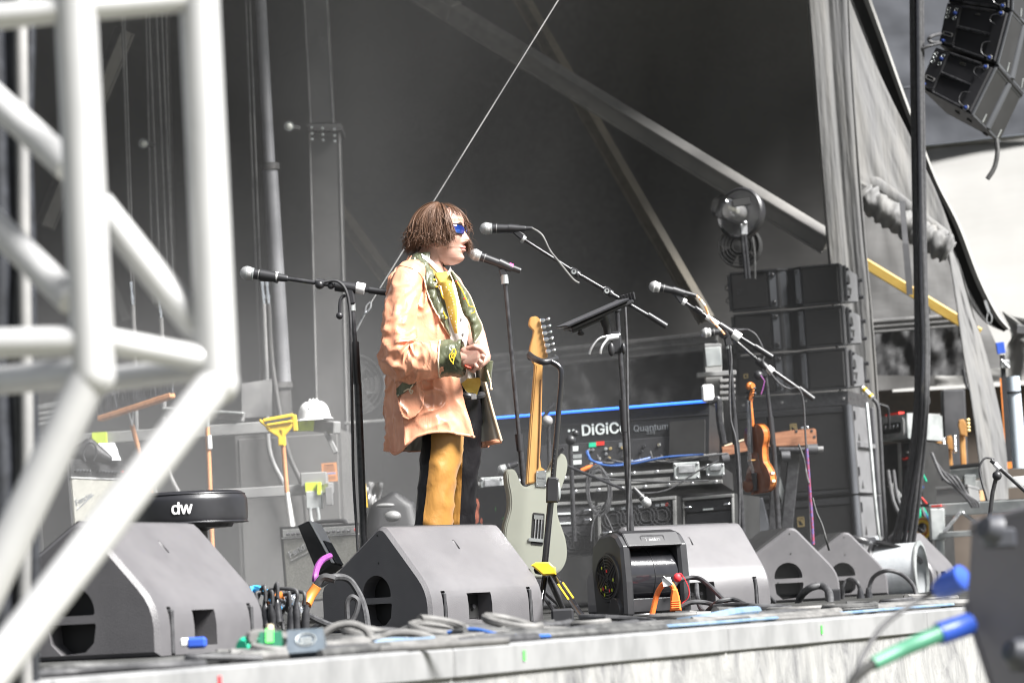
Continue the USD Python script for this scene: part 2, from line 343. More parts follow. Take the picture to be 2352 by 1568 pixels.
# stage roof overhead (above the picture)
roof = MB().prism([(-10, 12.5), (1.0, 12.5), (1.7, 16.0), (3.8, 17.4), (5.2, 19.6), (5.6, 24.2), (-10, 24.2)], 0.08, (0, 0, 7.9))
structure('stage_roof', roof, 'tarp_black')
g = wavy(P(-700, 1420, 12.5), P(-400, 1420, 23.6), P(-700, -1700, 12.5), P(-400, -1300, 23.6), 30, 30, 0.3, 8, 5, 4, axis=(1, 0, 0))
solo('wing_drape', MB().sheet(g), 'drape_black', 'black drape hanging on the far left side of the stage', 'drape', smooth=True)
# diagonal roof beams
M('beam_grey', (0.17, 0.167, 0.163), 0.5, 0.1, vs=2.5, vd=6, c2=(0.23, 0.222, 0.21), rv=0.1, bump=0.06, bs=20)
M('beam_brown', (0.115, 0.103, 0.083), 0.5, 0.1, vs=3, vd=6, c2=(0.165, 0.145, 0.112), rv=0.1)
M('beam_ochre', (0.42, 0.26, 0.05), 0.5, 0.0, vs=4, vd=5, c2=(0.62, 0.42, 0.10))
def beam(name, a, b, w, h, m, label, roll=0.3, parts=()):
    t = thing(name, label, 'beam', (a + b) / 2)
    z = nrm(b - a); up = nrm(np.cross(z, [0, 1, 0])); up = up * math.cos(roll) + np.cross(z, up) * math.sin(roll)
    bb = MB().bar(a, b, w, h, up, ch=0.008); obj('box_section', bb, m, t)
    side = nrm(np.cross(up, z))
    for s in (-1, 1) if m != 'beam_ochre' else ():          # a small lip along the edge that catches light
        o = up * (h / 2) * s + side * (-w / 2 - 0.002); obj('edge_lip', MB().bar(a + o, b + o, 0.022, 0.02, up, ch=0.004), m, t)
    for k in parts:
        q = a + (b - a) * k; obj('splice_plate', MB().bar(q - z * 0.02, q + z * 0.02, w + 0.02, h + 0.02, up, ch=0.004), m, t)
    return t
beam('roof_beam', P(930, -40, 20.5), P(1905, 557, 19.0), 0.13, 0.13, 'beam_grey', 'long grey roof beam crossing the black tarpaulin from top centre to the grey curtain', 0.75, (0.12,))
beam('roof_beam', P(1150, -90, 21.6), P(1625, 735, 21.2), 0.10, 0.10, 'beam_brown', 'thinner brownish roof beam passing behind the long beam and down to the speaker stack', 0.8)
beam('roof_beam', P(770, 470, 21.2), P(930, 690, 21.0), 0.10, 0.09, 'beam_brown', 'short brownish beam showing behind the singer at shoulder height', 0.8)
beam('roof_beam', P(1930, 570, 21.4), P(2250, 765, 21.2), 0.085, 0.085, 'beam_ochre', 'ochre yellow beam seen through the opening under the rolled blind', 0.2)
beam('roof_beam', P(100, 520, 21.5), P(285, 70, 21.5), 0.12, 0.12, 'beam_grey', 'grey slanting beam seen between the white truss tubes at upper left', 0.8)
beam('roof_beam', P(110, 330, 22.0), P(285, 740, 22.0), 0.10, 0.10, 'beam_grey', 'grey slanting beam low behind the white truss at left', 0.8)
# rails of the side wall
M('rail_grey', (0.16, 0.16, 0.16), 0.5, 0.2, vs=4, vd=5, c2=(0.27, 0.265, 0.26), rv=0.1)
def rail(a, b, label, h=0.16):
    t = thing('wall_rail', label, 'rail', (a + b) / 2); d = nrm(b - a)
    obj('channel', MB().bar(a, b, 0.05, h, ch=0.006), 'rail_grey', t)
    for s in (-1, 0, 1): o = np.array([0, -0.035, s * h * 0.33]); obj('ridge', MB().bar(a + o, b + o, 0.02, h * 0.13, ch=0.004), 'rail_grey', t)
    return t
rail(P(1080, 842, 20.6), P(1648, 784, 19.6), 'ribbed grey wall rail above the black drapes and mixing console')
rail(P(2000, 752, 22.0), P(2230, 735, 21.8), 'ribbed grey wall rail to the right of the speaker stack behind the cable bundle', 0.13)
# gathered black drapes under the rail
g = wavy(P(1075, 985, 20.4), P(1680, 900, 19.5), P(1075, 862, 20.4), P(1680, 800, 19.5), 80, 16, 0.22, 12, 14, 3)
sag = np.sin(np.linspace(0, 1, 80) * np.pi * 3) ** 2
g[:, :, 2] -= (1 - np.linspace(0, 1, 16))[:, None] * 0.12 * sag[None]
solo('bundled_drape', MB().sheet(g), 'drape_black', 'black drape bundled under the grey rail behind the mixing console', 'drape', smooth=True)
g = wavy(P(1990, 862, 21.6), P(2215, 862, 21.6), P(1990, 768, 21.6), P(2215, 748, 21.6), 40, 12, 0.2, 14, 6, 2)
solo('bundled_drape', MB().sheet(g), 'drape_black', 'black drape sagging below the rail right of the speaker stack', 'drape', smooth=True)
g = wavy(P(880, 1450, 21.0), P(1750, 1420, 19.9), P(880, 860, 21.0), P(1700, 790, 19.9), 60, 20, 0.22, 15, 12, 2)
solo('lower_drape', MB().sheet(g), 'drape_black', 'dark drape wall behind the mixing console and racks', 'drape', smooth=True)
# steel guy wire with turnbuckle
t = thing('guy_wire', 'thin grey steel guy wire running from the roof down behind the singer to a turnbuckle', 'wire', P(1060, 370, 12.5))
obj('cable', MB().cyl(P(1300, -28, 12.6), P(852, 695, 12.4), 0.0036, n=8), 'rail_grey', t)
q = MB()
for s in (-1, 1): q.tube(smooth_path([P(852, 693, 12.4), P(846 + s * 5 * .9, 705 + s * 2, 12.4), P(838, 722, 12.4)], 4), 0.005, 6)
obj('turnbuckle', q, 'steel', t)
obj('tail', MB().cyl(P(838, 722, 12.4), P(815, 765, 12.4), 0.005, n=8), 'steel', t)
# ---------------------------------------------------------------- right side: curtains, awning, tents
_mats['grey_cloth'] = usdkit.material(stage, '/World/Looks/grey_cloth', {
    'g': ('geometry', {}), 'm1': ('mapping', {'scale': (9, 9, 0.9)}), 'n1': ('noise_texture', {'scale': 1.0, 'detail': 5, 'roughness': 0.65}),
    'm2': ('mapping', {'scale': (30, 30, 4)}), 'n2': ('noise_texture', {'scale': 1.0, 'detail': 4}),
    'r': ('rgb_ramp', {'ramp': [(0.3, (0.118, 0.118, 0.121)), (0.5, (0.148, 0.147, 0.145)), (0.68, (0.182, 0.177, 0.168))]}),
    'b': ('bump', {'strength': 0.35, 'distance': 0.02}), 'p': ('principled_bsdf', {'roughness': 0.7, 'sheen_weight': 0.2}),
    'tr': ('translucent_bsdf', {'color': (0.22, 0.22, 0.21)}), 'mx': ('mix_closure', {'fac': 0.15})},
    [('g.position', 'm1.vector'), ('m1.vector', 'n1.vector'), ('n1.fac', 'r.fac'), ('r.color', 'p.base_color'), ('g.position', 'm2.vector'), ('m2.vector', 'n2.vector'), ('n2.fac', 'b.height'), ('b.normal', 'p.normal'), ('p.BSDF', 'mx.closure1'), ('tr.BSDF', 'mx.closure2')], surface='mx.closure')
M('white_canvas', (0.225, 0.222, 0.212), 0.75, vs=0.7, vd=5, c2=(0.255, 0.252, 0.243), stretch=(0.6, 1, 2.5), bump=0.05, bs=1.5, bdist=0.03)
M('blue_tarp', (0.078, 0.083, 0.097), 0.65, vs=1.2, vd=6, c2=(0.098, 0.104, 0.120), bump=0.1, bs=3.0, bdist=0.03)
M('brown_wall', (0.10, 0.08, 0.065), 0.8, vs=1, vd=4, c2=(0.16, 0.13, 0.105))
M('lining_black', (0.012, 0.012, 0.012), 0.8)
def cloth_px(rows, nu, nv, amp, seed, su, sv, thick=0.0, axis=(0, -1, 0), pleat=0.0, npl=0):
    """rows: list of (left (x,y,Y), right (x,y,Y)) from top to bottom"""
    L = smooth_path(PX([r[0] for r in rows]), 12); R = smooth_path(PX([r[1] for r in rows]), 12)
    i = np.linspace(0, len(L) - 1, nv); L = np.stack([np.interp(i, np.arange(len(L)), L[:, k]) for k in range(3)], 1); R = np.stack([np.interp(i, np.arange(len(R)), R[:, k]) for k in range(3)], 1)
    u = np.linspace(0, 1, nu)[None, :, None]; g = L[:, None] * (1 - u) + R[:, None] * u
    U, V = np.meshgrid(np.linspace(0, 1, nu), np.linspace(0, 1, nv))
    d = amp * (meshkit.fbm(np.stack([U * su, V * sv, np.full_like(U, seed)], -1), 4, seed) - 0.5)
    if npl: d = d + pleat * np.sin(U * npl * 2 * np.pi + 3 * meshkit.noise(np.stack([U * 2, V * 1.5, np.full_like(U, seed + 7)], -1)))
    w = np.linalg.norm(R - L, axis=1); d = d * np.clip(w / np.max(w), 0.1, 1)[:, None]
    return g + np.asarray(axis) * d[..., None]
def solid_sheet(g, t, axis=(0, 1, 0)):
    """a sheet given a small thickness"""
    m = MB().sheet(g); m.sheet((g + np.asarray(axis) * t)[:, ::-1]); 
    e = np.concatenate([g[0], g[1:, -1], g[-1, -2::-1], g[-2:0:-1, 0]]); q = e + np.asarray(axis) * t; k = len(e); i = np.arange(k); j = (i + 1) % k
    m.add(np.vstack([e, q]), np.stack([j, i, i + k, j + k], 1)); return m
# tower leg wrapped in grey cloth
t = thing('cloth_wrapped_tower', 'tall narrow grey cloth leg hanging straight down behind the speaker stack', 'curtain', P(1950, 700, 18.8))
g = cloth_px([((1856, -30, 18.6), (1948, -30, 18.6)), ((1874, 183, 18.6), (1958, 183, 18.6)), ((1901, 523, 18.7), (1984, 523, 18.7)), ((1925, 800, 18.8), (2008, 800, 18.8)), ((1950, 1150, 18.9), (2030, 1150, 18.9)), ((1962, 1330, 18.9), (2040, 1330, 18.9))], 50, 90, 0.04, 21, 4, 2, pleat=0.004, npl=2.2)
obj('cloth', solid_sheet(g, 0.14), 'grey_cloth', t, smooth=60)
obj('seam_tape', MB().tube([q for q in (g[:, -1] + [0.0, -0.004, 0])[::3]], 0.007, 6), 'grey_cloth', t)
# triangular side panel with sloping edge
t = thing('side_curtain', 'large grey cloth side curtain narrowing upward beside the cloth leg, above a rolled blind', 'curtain', P(2040, 300, 19.3))
g = cloth_px([((1920, -40, 19.05), (1940, -40, 19.15)), ((1925, 0, 19.05), (1952, 0, 19.15)), ((1932, 117, 19.05), (1998, 117, 19.15)), ((1942, 217, 19.05), (2043, 217, 19.15)), ((1955, 317, 19.05), (2092, 317, 19.15)), ((1968, 392, 19.05), (2150, 440, 19.15)), ((1976, 420, 19.05), (2190, 545, 19.15))], 70, 90, 0.045, 33, 3.5, 2, pleat=0.004, npl=3)
obj('cloth', solid_sheet(g, 0.01), 'grey_cloth', t, smooth=60)
bnd = [(1972, 388, 19.1), (2010, 402, 19.08), (2060, 437, 19.02), (2111, 478, 18.95), (2150, 508, 18.9), (2180, 531, 18.88)]
lo = [(1976, 418, 19.08), (2010, 430, 19.05), (2058, 464, 19.0), (2111, 502, 18.92), (2150, 530, 18.88), (2174, 543, 18.85)]
a, b = smooth_path(PX(bnd), 8), smooth_path(PX(lo), 8)
obj('flap_band', solid_sheet(np.stack([a, (a + b) / 2 + [0, -0.015, 0], b]), 0.012), 'white_paint' if False else 'grey_cloth', t, smooth=60)
t = thing('rolled_blind', 'bunched grey blind rolled up under the flap of the side curtain with a hanging strap', 'blind', P(2080, 520, 18.9))
cl = smooth_path(PX([(1984, 452, 19.1), (2020, 475, 19.05), (2065, 507, 19.0), (2110, 533, 18.95), (2150, 558, 18.9), (2183, 578, 18.88)]), 14)
m = MB(); n = 26; k = len(cl); rows = []
for i in range(k):
    z = nrm(cl[min(i + 1, k - 1)] - cl[max(i - 1, 0)]); R = frame(z, (0, 0, 1)); a = np.arange(n + 1) / n * 2 * np.pi
    rr = 0.098 + 0.03 * (meshkit.fbm(np.stack([np.full(n + 1, i * 0.33) + a * 0.8, np.cos(a) * 1.6, np.sin(a) * 1.6], -1), 3, 4) - 0.5) * 2 + 0.012 * np.sin(i * 0.9 + 2 * np.sin(a + i * 0.13))
    rr *= 1 - 0.35 * max(0, (i - k + 8) / 8) ** 2; rr[-1] = rr[0]
    rows.append(cl[i] + rr[:, None] * (np.cos(a)[:, None] * R[:, 0] + np.sin(a)[:, None] * R[:, 1]))
m.sheet(rows)
for e in (0, -1): c = rows[e].mean(0); m.add(np.vstack([rows[e], c]), [(i, i + 1, n + 1) for i in range(n)])
obj('roll', m, 'grey_cloth', t, smooth=70)
obj('strap', MB().bar(P(2072, 462, 18.82), P(2080, 560, 18.78), 0.04, 0.006).bar(P(2080, 560, 18.78), P(2090, 677, 18.8), 0.045, 0.006), 'dark_grey_paint', t)
# lower right leg of the curtain
t = thing('side_curtain', 'narrow grey curtain leg at right hanging down to the metal table', 'curtain', P(2240, 850, 18.7))
g = cloth_px([((2177, 560, 18.9), (2192, 575, 18.9)), ((2183, 600, 18.85), (2215, 640, 18.9)), ((2197, 690, 18.8), (2243, 740, 18.9)), ((2212, 800, 18.75), (2270, 830, 18.9)), ((2234, 945, 18.7), (2296, 945, 18.9)), ((2252, 1060, 18.7), (2311, 1045, 18.9)), ((2268, 1165, 18.7), (2318, 1150, 18.9))], 36, 70, 0.08, 51, 3, 5, pleat=0.004, npl=2)
obj('cloth', solid_sheet(g, 0.012), 'grey_cloth', t, smooth=60)
obj('seam_tape', MB().tube([q for q in (g[:, 0] + [0.0, -0.004, 0])[::3]], 0.008, 6), 'grey_cloth', t)
# dark gable edge and light hem
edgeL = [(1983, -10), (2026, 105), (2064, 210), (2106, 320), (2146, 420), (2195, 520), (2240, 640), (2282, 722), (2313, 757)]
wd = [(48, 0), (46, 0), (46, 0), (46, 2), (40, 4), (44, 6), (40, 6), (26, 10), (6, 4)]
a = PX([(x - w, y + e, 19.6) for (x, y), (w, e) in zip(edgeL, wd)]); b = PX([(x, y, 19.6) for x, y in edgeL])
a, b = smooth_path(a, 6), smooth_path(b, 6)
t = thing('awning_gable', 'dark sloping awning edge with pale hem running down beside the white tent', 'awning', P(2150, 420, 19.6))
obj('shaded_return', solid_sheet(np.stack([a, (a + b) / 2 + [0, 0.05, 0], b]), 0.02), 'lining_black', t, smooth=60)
b2 = smooth_path(PX([(x + w, y - 2, 19.55) for (x, y), w in zip(edgeL, (14, 12, 11, 10, 9, 12, 14, 12, 8))]), 6)
b1 = smooth_path(PX([(x - 2, y + 1, 19.55) for x, y in edgeL]), 6)
obj('hem', solid_sheet(np.stack([b1, (b1 + b2) / 2 + [0, -0.03, 0], b2]), 0.012), 'grey_cloth' if False else 'white_canvas', t, smooth=60)
obj('carabiner', MB().tube(smooth_path(PX([(2271, 716, 19.3), (2278, 728, 19.3), (2275, 742, 19.3), (2266, 738, 19.3), (2268, 722, 19.3)]), 5, True), 0.006, 6, closed=True).bar(P(2262, 690, 19.3), P(2271, 716, 19.3), 0.02), 'steel', t)
# blue grey tarp and white tent wall behind
g = wavy(P(1900, 360, 26.0), P(2420, 300, 25.6), P(1900, -60, 26.0), P(2420, -60, 25.6), 50, 36, 0.07, 61, 3, 4)
t = thing('tent_wall', 'blue grey tarpaulin above the white canvas at upper right', 'tarpaulin', P(2200, 150, 25.8))
obj('cloth', MB().sheet(g), 'blue_tarp', t, smooth=True)
obj('seam', MB().tube(smooth_path(PX([(2060, 206, 25.75), (2090, 201, 25.7), (2150, 197, 25.7), (2400, 178, 25.4)]), 5), 0.012, 6), 'blue_tarp', t)
g = wavy(P(2050, 900, 23.6), P(2420, 880, 23.4), P(2050, 344, 26.2), P(2420, 305, 25.7), 40, 36, 0.04, 63, 2, 3)
t = thing('white_tent', 'white canvas tent wall at the right edge under the blue grey tarpaulin', 'tent', P(2250, 550, 26.2))
obj('canvas', MB().sheet(g), 'white_canvas', t, smooth=True)
obj('hem_rope', MB().tube(PX([(2050, 346, 26.1), (2150, 336, 26.05), (2420, 306, 25.6)]), 0.02, 6), 'white_canvas', t)
# valance of the awning and the brown wall below it
t = thing('awning_valance', 'pale canvas valance strip hanging behind the cable bundle above the guitar rack', 'awning', P(2150, 880, 22.6))
g = cloth_px([((1995, 862, 22.6), (2420, 838, 22.2)), ((1995, 897, 22.6), (2420, 868, 22.2))], 50, 8, 0.06, 71, 8, 2)
obj('cloth', solid_sheet(g, 0.02), 'white_canvas', t, smooth=60)
t = thing('awning_corner', 'creased pale canvas awning corner at the right edge below the white tent', 'awning', P(2330, 800, 20.6))
g = cloth_px([((2296, 712, 20.6), (2324, 726, 20.6)), ((2322, 770, 20.6), (2420, 752, 20.4)), ((2312, 800, 20.6), (2420, 800, 20.4)), ((2300, 876, 20.6), (2420, 868, 20.4))], 30, 24, 0.12, 73, 4, 4, pleat=0.02, npl=3)
obj('canvas', solid_sheet(g, 0.01), 'white_canvas', t, smooth=60)
obj('grey_rail', MB().bar(P(2336, 756, 20.4), P(2420, 762, 20.3), 0.05, 0.07, ch=0.005), 'grey_paint', t)
solo('back_wall', MB().sheet(wavy(P(1960, 1420, 24.0), P(2440, 1400, 23.6), P(1960, 885, 24.0), P(2440, 865, 23.6), 30, 20, 0.1, 75, 4, 3)), 'brown_wall', 'brown shaded wall behind the guitar rack at right', 'wall', smooth=True)
# ---------------------------------------------------------------- speaker stack
M('grille', (0.009, 0.009, 0.0095), 0.7, vs=3, c2=(0.014, 0.014, 0.0145), bump=0.25, bs=700, bdist=0.001)
M('cabinet', (0.016, 0.0165, 0.018), 0.5, vs=4, c2=(0.024, 0.0245, 0.027), bump=0.25, bs=260, bdist=0.001)
M('cabinet_grey', (0.11, 0.11, 0.114), 0.5, vs=4, vd=5, c2=(0.15, 0.15, 0.154), bump=0.2, bs=260, bdist=0.001, rv=0.08)
M('fin_grey', (0.055, 0.058, 0.065), 0.5, vs=3, c2=(0.075, 0.079, 0.087), bump=0.15, bs=300, bdist=0.001)
M('gold', (0.55, 0.42, 0.2), 0.35, 0.7)
YS = 18.2
def line_box(TL, TR, BR, BL, label, badge):
    t = thing('array_speaker', label, 'speaker', P((TL[0] + TR[0]) / 2, BL[1], YS), group=None)
    F = Face(P(*BL, YS), P(*BR, YS - 0.30), P(*TL, YS), P(*TR, YS - 0.30))
    # cabinet: front V profile, tapering to the rear
    prof = [(0, 0), (0.33, 0.012), (0.44, 0.004), (0.52, -0.05), (0.58, -0.04), (0.66, 0.012), (1, 0)]
    m = MB(); back = -0.42
    top = np.array([F.p(u, 1, h) for u, h in prof]); bot = np.array([F.p(u, 0, h) for u, h in prof])
    tb = np.array([F.p(u, 0.86, back) for u, _ in prof]); bb = np.array([F.p(u, 0.14, back) for u, _ in prof])
    m.sheet(np.stack([top, bot])); m.sheet(np.stack([tb, top])); m.sheet(np.stack([bot, bb])); m.sheet(np.stack([bb, tb]))
    for i in (0, -1):
        m.add([top[i], bot[i], bb[i], tb[i]], [(0, 1, 2, 3)] if i == 0 else [(3, 2, 1, 0)])
    obj('cabinet', m, 'cabinet', t)
    for v in (0, 1):
        q = MB()
        for (u0, h0), (u1, h1) in zip(prof[:-1], prof[1:]):
            vv = 0.03 if v == 0 else 0.97; hexa(q, F.p(u0, vv - .025, h0 + .0005), F.p(u1, vv - .025, h1 + .0005), F.p(u0, vv + .025, h0 + .0005), F.p(u1, vv + .025, h1 + .0005), F.p(u0, vv - .02, h0 + .016), F.p(u1, vv - .02, h1 + .016), F.p(u0, vv + .02, h0 + .016), F.p(u1, vv + .02, h1 + .016))
        obj('front_lip', q, 'cabinet', t)
    obj('grille', F.plate(MB(), 0.015, 0.07, 0.345, 0.93, 0.001, 0.020, 0.004), 'grille', t)
    obj('grille', F.plate(MB(), 0.675, 0.07, 0.985, 0.93, 0.001, 0.020, 0.004), 'grille', t)
    obj('horn_fin', hexa(MB(), F.p(.365, .07, .012), F.p(.50, .07, -.035), F.p(.365, .93, .012), F.p(.50, .93, -.035), F.p(.365, .07, .022), F.p(.50, .07, -.02), F.p(.365, .93, .022), F.p(.50, .93, -.02)), 'fin_grey', t)
    q = MB()
    for v in (0.16, 0.84): F.knob(q, 0.39, v, 0.017, 0.014, 0.012)
    obj('fin_bolt', q, 'black_plastic', t)
    fin = MB(); F.plate(fin, 0.605, 0.08, 0.645, 0.92, 0.0, 0.03)
    obj('horn_fin', fin, 'fin_grey', t)
    q = MB(); F.plate(q, 0.60, 0.82, 0.63, 0.90, 0.029, 0.034); F.plate(q, 0.60, 0.10, 0.63, 0.19, 0.029, 0.034); obj('fin_bracket', q, 'black_plastic', t)
    # side plate with handle openings
    S = Face(F.p(1, 0.0, 0.0), bb[-1] * .5 + bot[-1] * .5, F.p(1, 1, 0.0), tb[-1] * .5 + top[-1] * .5)
    S = Face(bot[-1], bb[-1], top[-1], tb[-1]); W, H = S.w, S.hh
    q = MB(); S.plate(q, 0.02, 0.03, 0.98, 0.97, 0.001, 0.012, 0.003); obj('side_plate', q, 'cabinet_grey', t)
    q = MB(); S.poly(q, Polygon([(W * .30, H * .55), (W * .52, H * .55), (W * .50, H * .74), (W * .40, H * .80), (W * .32, H * .70)]), 0.0121, 0.0135); S.poly(q, Polygon([(W * .30, H * .43), (W * .58, H * .43), (W * .50, H * .22), (W * .40, H * .25), (W * .42, H * .35), (W * .30, H * .36)]), 0.0121, 0.0135)
    obj('handle_recess', q, 'lining_black', t)
    q = MB(); q.bar(S.p(.08, .05, .028), S.p(.08, .95, .028), 0.03, 0.02, up=S.n, ch=0.004)
    for v in (.15, .5, .85): q.cyl(S.p(.08, v, .02), S.p(.08, v, .055), 0.011)
    obj('rigging_bar', q, 'black_metal', t)
    q = MB(); q.bar(S.p(1.03, .14, .01), S.p(1.03, .86, .01), 0.03, 0.02, up=S.n, ch=0.004)
    for v in (.18, .78): q.cyl(S.p(1.03, v, .0), S.p(1.03, v, .045), 0.014)
    obj('rigging_bar', q, 'black_metal', t)
    q = MB()
    for v in (.3, .62): q.tube(smooth_path([F.p(-0.01, v + .1, -.02), F.p(-.05, v + .06, -.01), F.p(-.055, v - .03, -.01), F.p(-.01, v - .08, -.02)], 5), 0.004, 6)
    q.bar(F.p(-.025, .05, -.03), F.p(-.025, .95, -.03), 0.025, 0.03)
    obj('left_rigging', q, 'black_metal', t)
    if badge: q = MB(); F.rplate(q, .06, .44, .10, .55, .002, 0.020, 0.0215, (.066, .455, .094, .535, .001)); obj('badge', q, 'gold' if badge > 1 else 'black_metal', t)
    return t
line_box((1677, 626), (1927, 604), (1933, 697), (1684, 718), 'topmost of the three black array speakers stacked on the subwoofers', 1)
line_box((1686, 722), (1934, 700), (1940, 794), (1693, 815), 'middle of the three black array speakers stacked on the subwoofers', 0)
line_box((1693, 819), (1941, 797), (1947, 893), (1698, 911), 'lowest of the three black array speakers, right above the steel frame', 2)
t = thing('stacking_frame', 'black steel frame between the array speakers and the upper subwoofer', 'frame', P(1820, 940, YS))
F = Face(P(1697, 945, YS), P(1948, 929, YS - .30), P(1697, 914, YS), P(1948, 897, YS - .30)); m = MB(); F.plate(m, 0, 0, 1, 1, -0.5, 0.002); obj('beam', m, 'black_metal', t)
for u in (.04, .40, .62, .96): obj('bolt', F.knob(MB(), u, .45, 0.010, 0.004, .002), 'rail_grey', t)
def sub(TL, TR, BR, BL, label):
    t = thing('subwoofer', label, 'subwoofer', P((TL[0] + TR[0]) / 2, BL[1], YS), group=None)
    F = Face(P(*BL, YS), P(*BR, YS - .30), P(*TL, YS), P(*TR, YS - .30)); m = MB(); F.plate(m, 0, 0, 1, 1, -0.55, 0.0); obj('cabinet', m, 'cabinet', t)
    m = MB(); F.plate(m, .005, .92, .955, .985, 0.001, 0.018, .004); obj('front_lip', m, 'cabinet', t)
    m = MB(); F.plate(m, .005, .015, .955, .06, 0.001, 0.018, .004); obj('front_lip', m, 'cabinet', t)
    m = MB(); F.plate(m, .005, .07, .955, .91, 0.001, 0.014, .003); obj('grille', m, 'grille', t)
    m = MB(); m.tube([F.p(.985, 0.0, 0.0), F.p(.985, 1, 0.0)], 0.028, 14); obj('rounded_runner', m, 'fin_grey', t)
    w, h = F.w, F.hh
    m = MB(); F.rplate(m, .475, .73, .535, .83, .004, 0.014, 0.017, (.484, .745, .526, .815, .002)); F.poly(m, Polygon([(.486 * w, .808 * h), (.486 * w, .80 * h), (.505 * w, .785 * h), (.524 * w, .75 * h), (.5245 * w, .75 * h), (.524 * w, .808 * h)]), .014, .016); obj('badge', m, 'gold', t)
    S = Face(F.p(1.0, 0, -0.02), F.p(1.0, 0, -0.56), F.p(1.0, 1, -0.02), F.p(1.0, 1, -0.56)); 
    m = MB(); S.plate(m, .04, .01, .9, .99, 0.002, 0.016, 0.003); obj('side_plate', m, 'cabinet_grey', t)
    m = MB(); S.plate(m, .10, .52, .88, .58, .0165, .04, .003); obj('side_bracket', m, 'cabinet_grey', t)
    m = MB(); W, H = S.w, S.hh
    for v in (.60, .06): 
        for u in (.16, .72): S.poly(m, Polygon([(u * W, v * H), ((u + .12) * W, v * H), ((u + .07) * W, (v + .09) * H)]), .0165, .018)
    obj('corner_cut', m, 'lining_black', t)
    for v in (.2, .83): obj('latch_pin', MB().tube([S.p(.06, v, .02), S.p(.06, v + .1, .02)], .008, 8), 'black_metal', t)
    m = MB(); m.bar(S.p(.93, .0, .02), S.p(.93, 1.0, .02), .05, .04, up=S.n, ch=.004); obj('rear_runner', m, 'dark_grey_paint', t)
    return t
sub((1691, 947), (1950, 929), (1966, 1133), (1706, 1154), 'upper of the two large black subwoofers, behind the wooden keyboard')
sub((1707, 1158), (1966, 1137), (1984, 1366), (1726, 1388), 'lower of the two large black subwoofers, mostly behind the floor monitors')
# grey strap and cable on the right of the subs
solo('grey_strap', MB().tube(smooth_path(PX([(1990, 925, 17.6), (1998, 1010, 17.55), (2010, 1150, 17.5), (2021, 1250, 17.5)]), 6), 0.012, 8), 'galvanised', 'pale grey strap running down the side of the subwoofers', 'strap')
t = thing('speaker_cable', 'thick black cable with yellow and white plug curving down beside the subwoofers', 'cable', P(2010, 930, 17.4))
obj('cord', MB().tube(smooth_path(PX([(2005, 915, 17.4), (2017, 935, 17.4), (2022, 1000, 17.4), (2027, 1100, 17.4), (2036, 1250, 17.4), (2040, 1300, 17.4)]), 6), 0.014, 8), 'dark_rubber', t)
obj('plug', MB().cyl(P(1981, 890, 17.45), P(2004, 913, 17.4), 0.016), 'white_plastic', t)
obj('yellow_ring', MB().cyl(P(1984, 893, 17.44), P(1989, 898, 17.43), 0.0185).cyl(P(1998, 907, 17.41), P(2003, 912, 17.4), 0.0185), 'yellow_plastic', t)
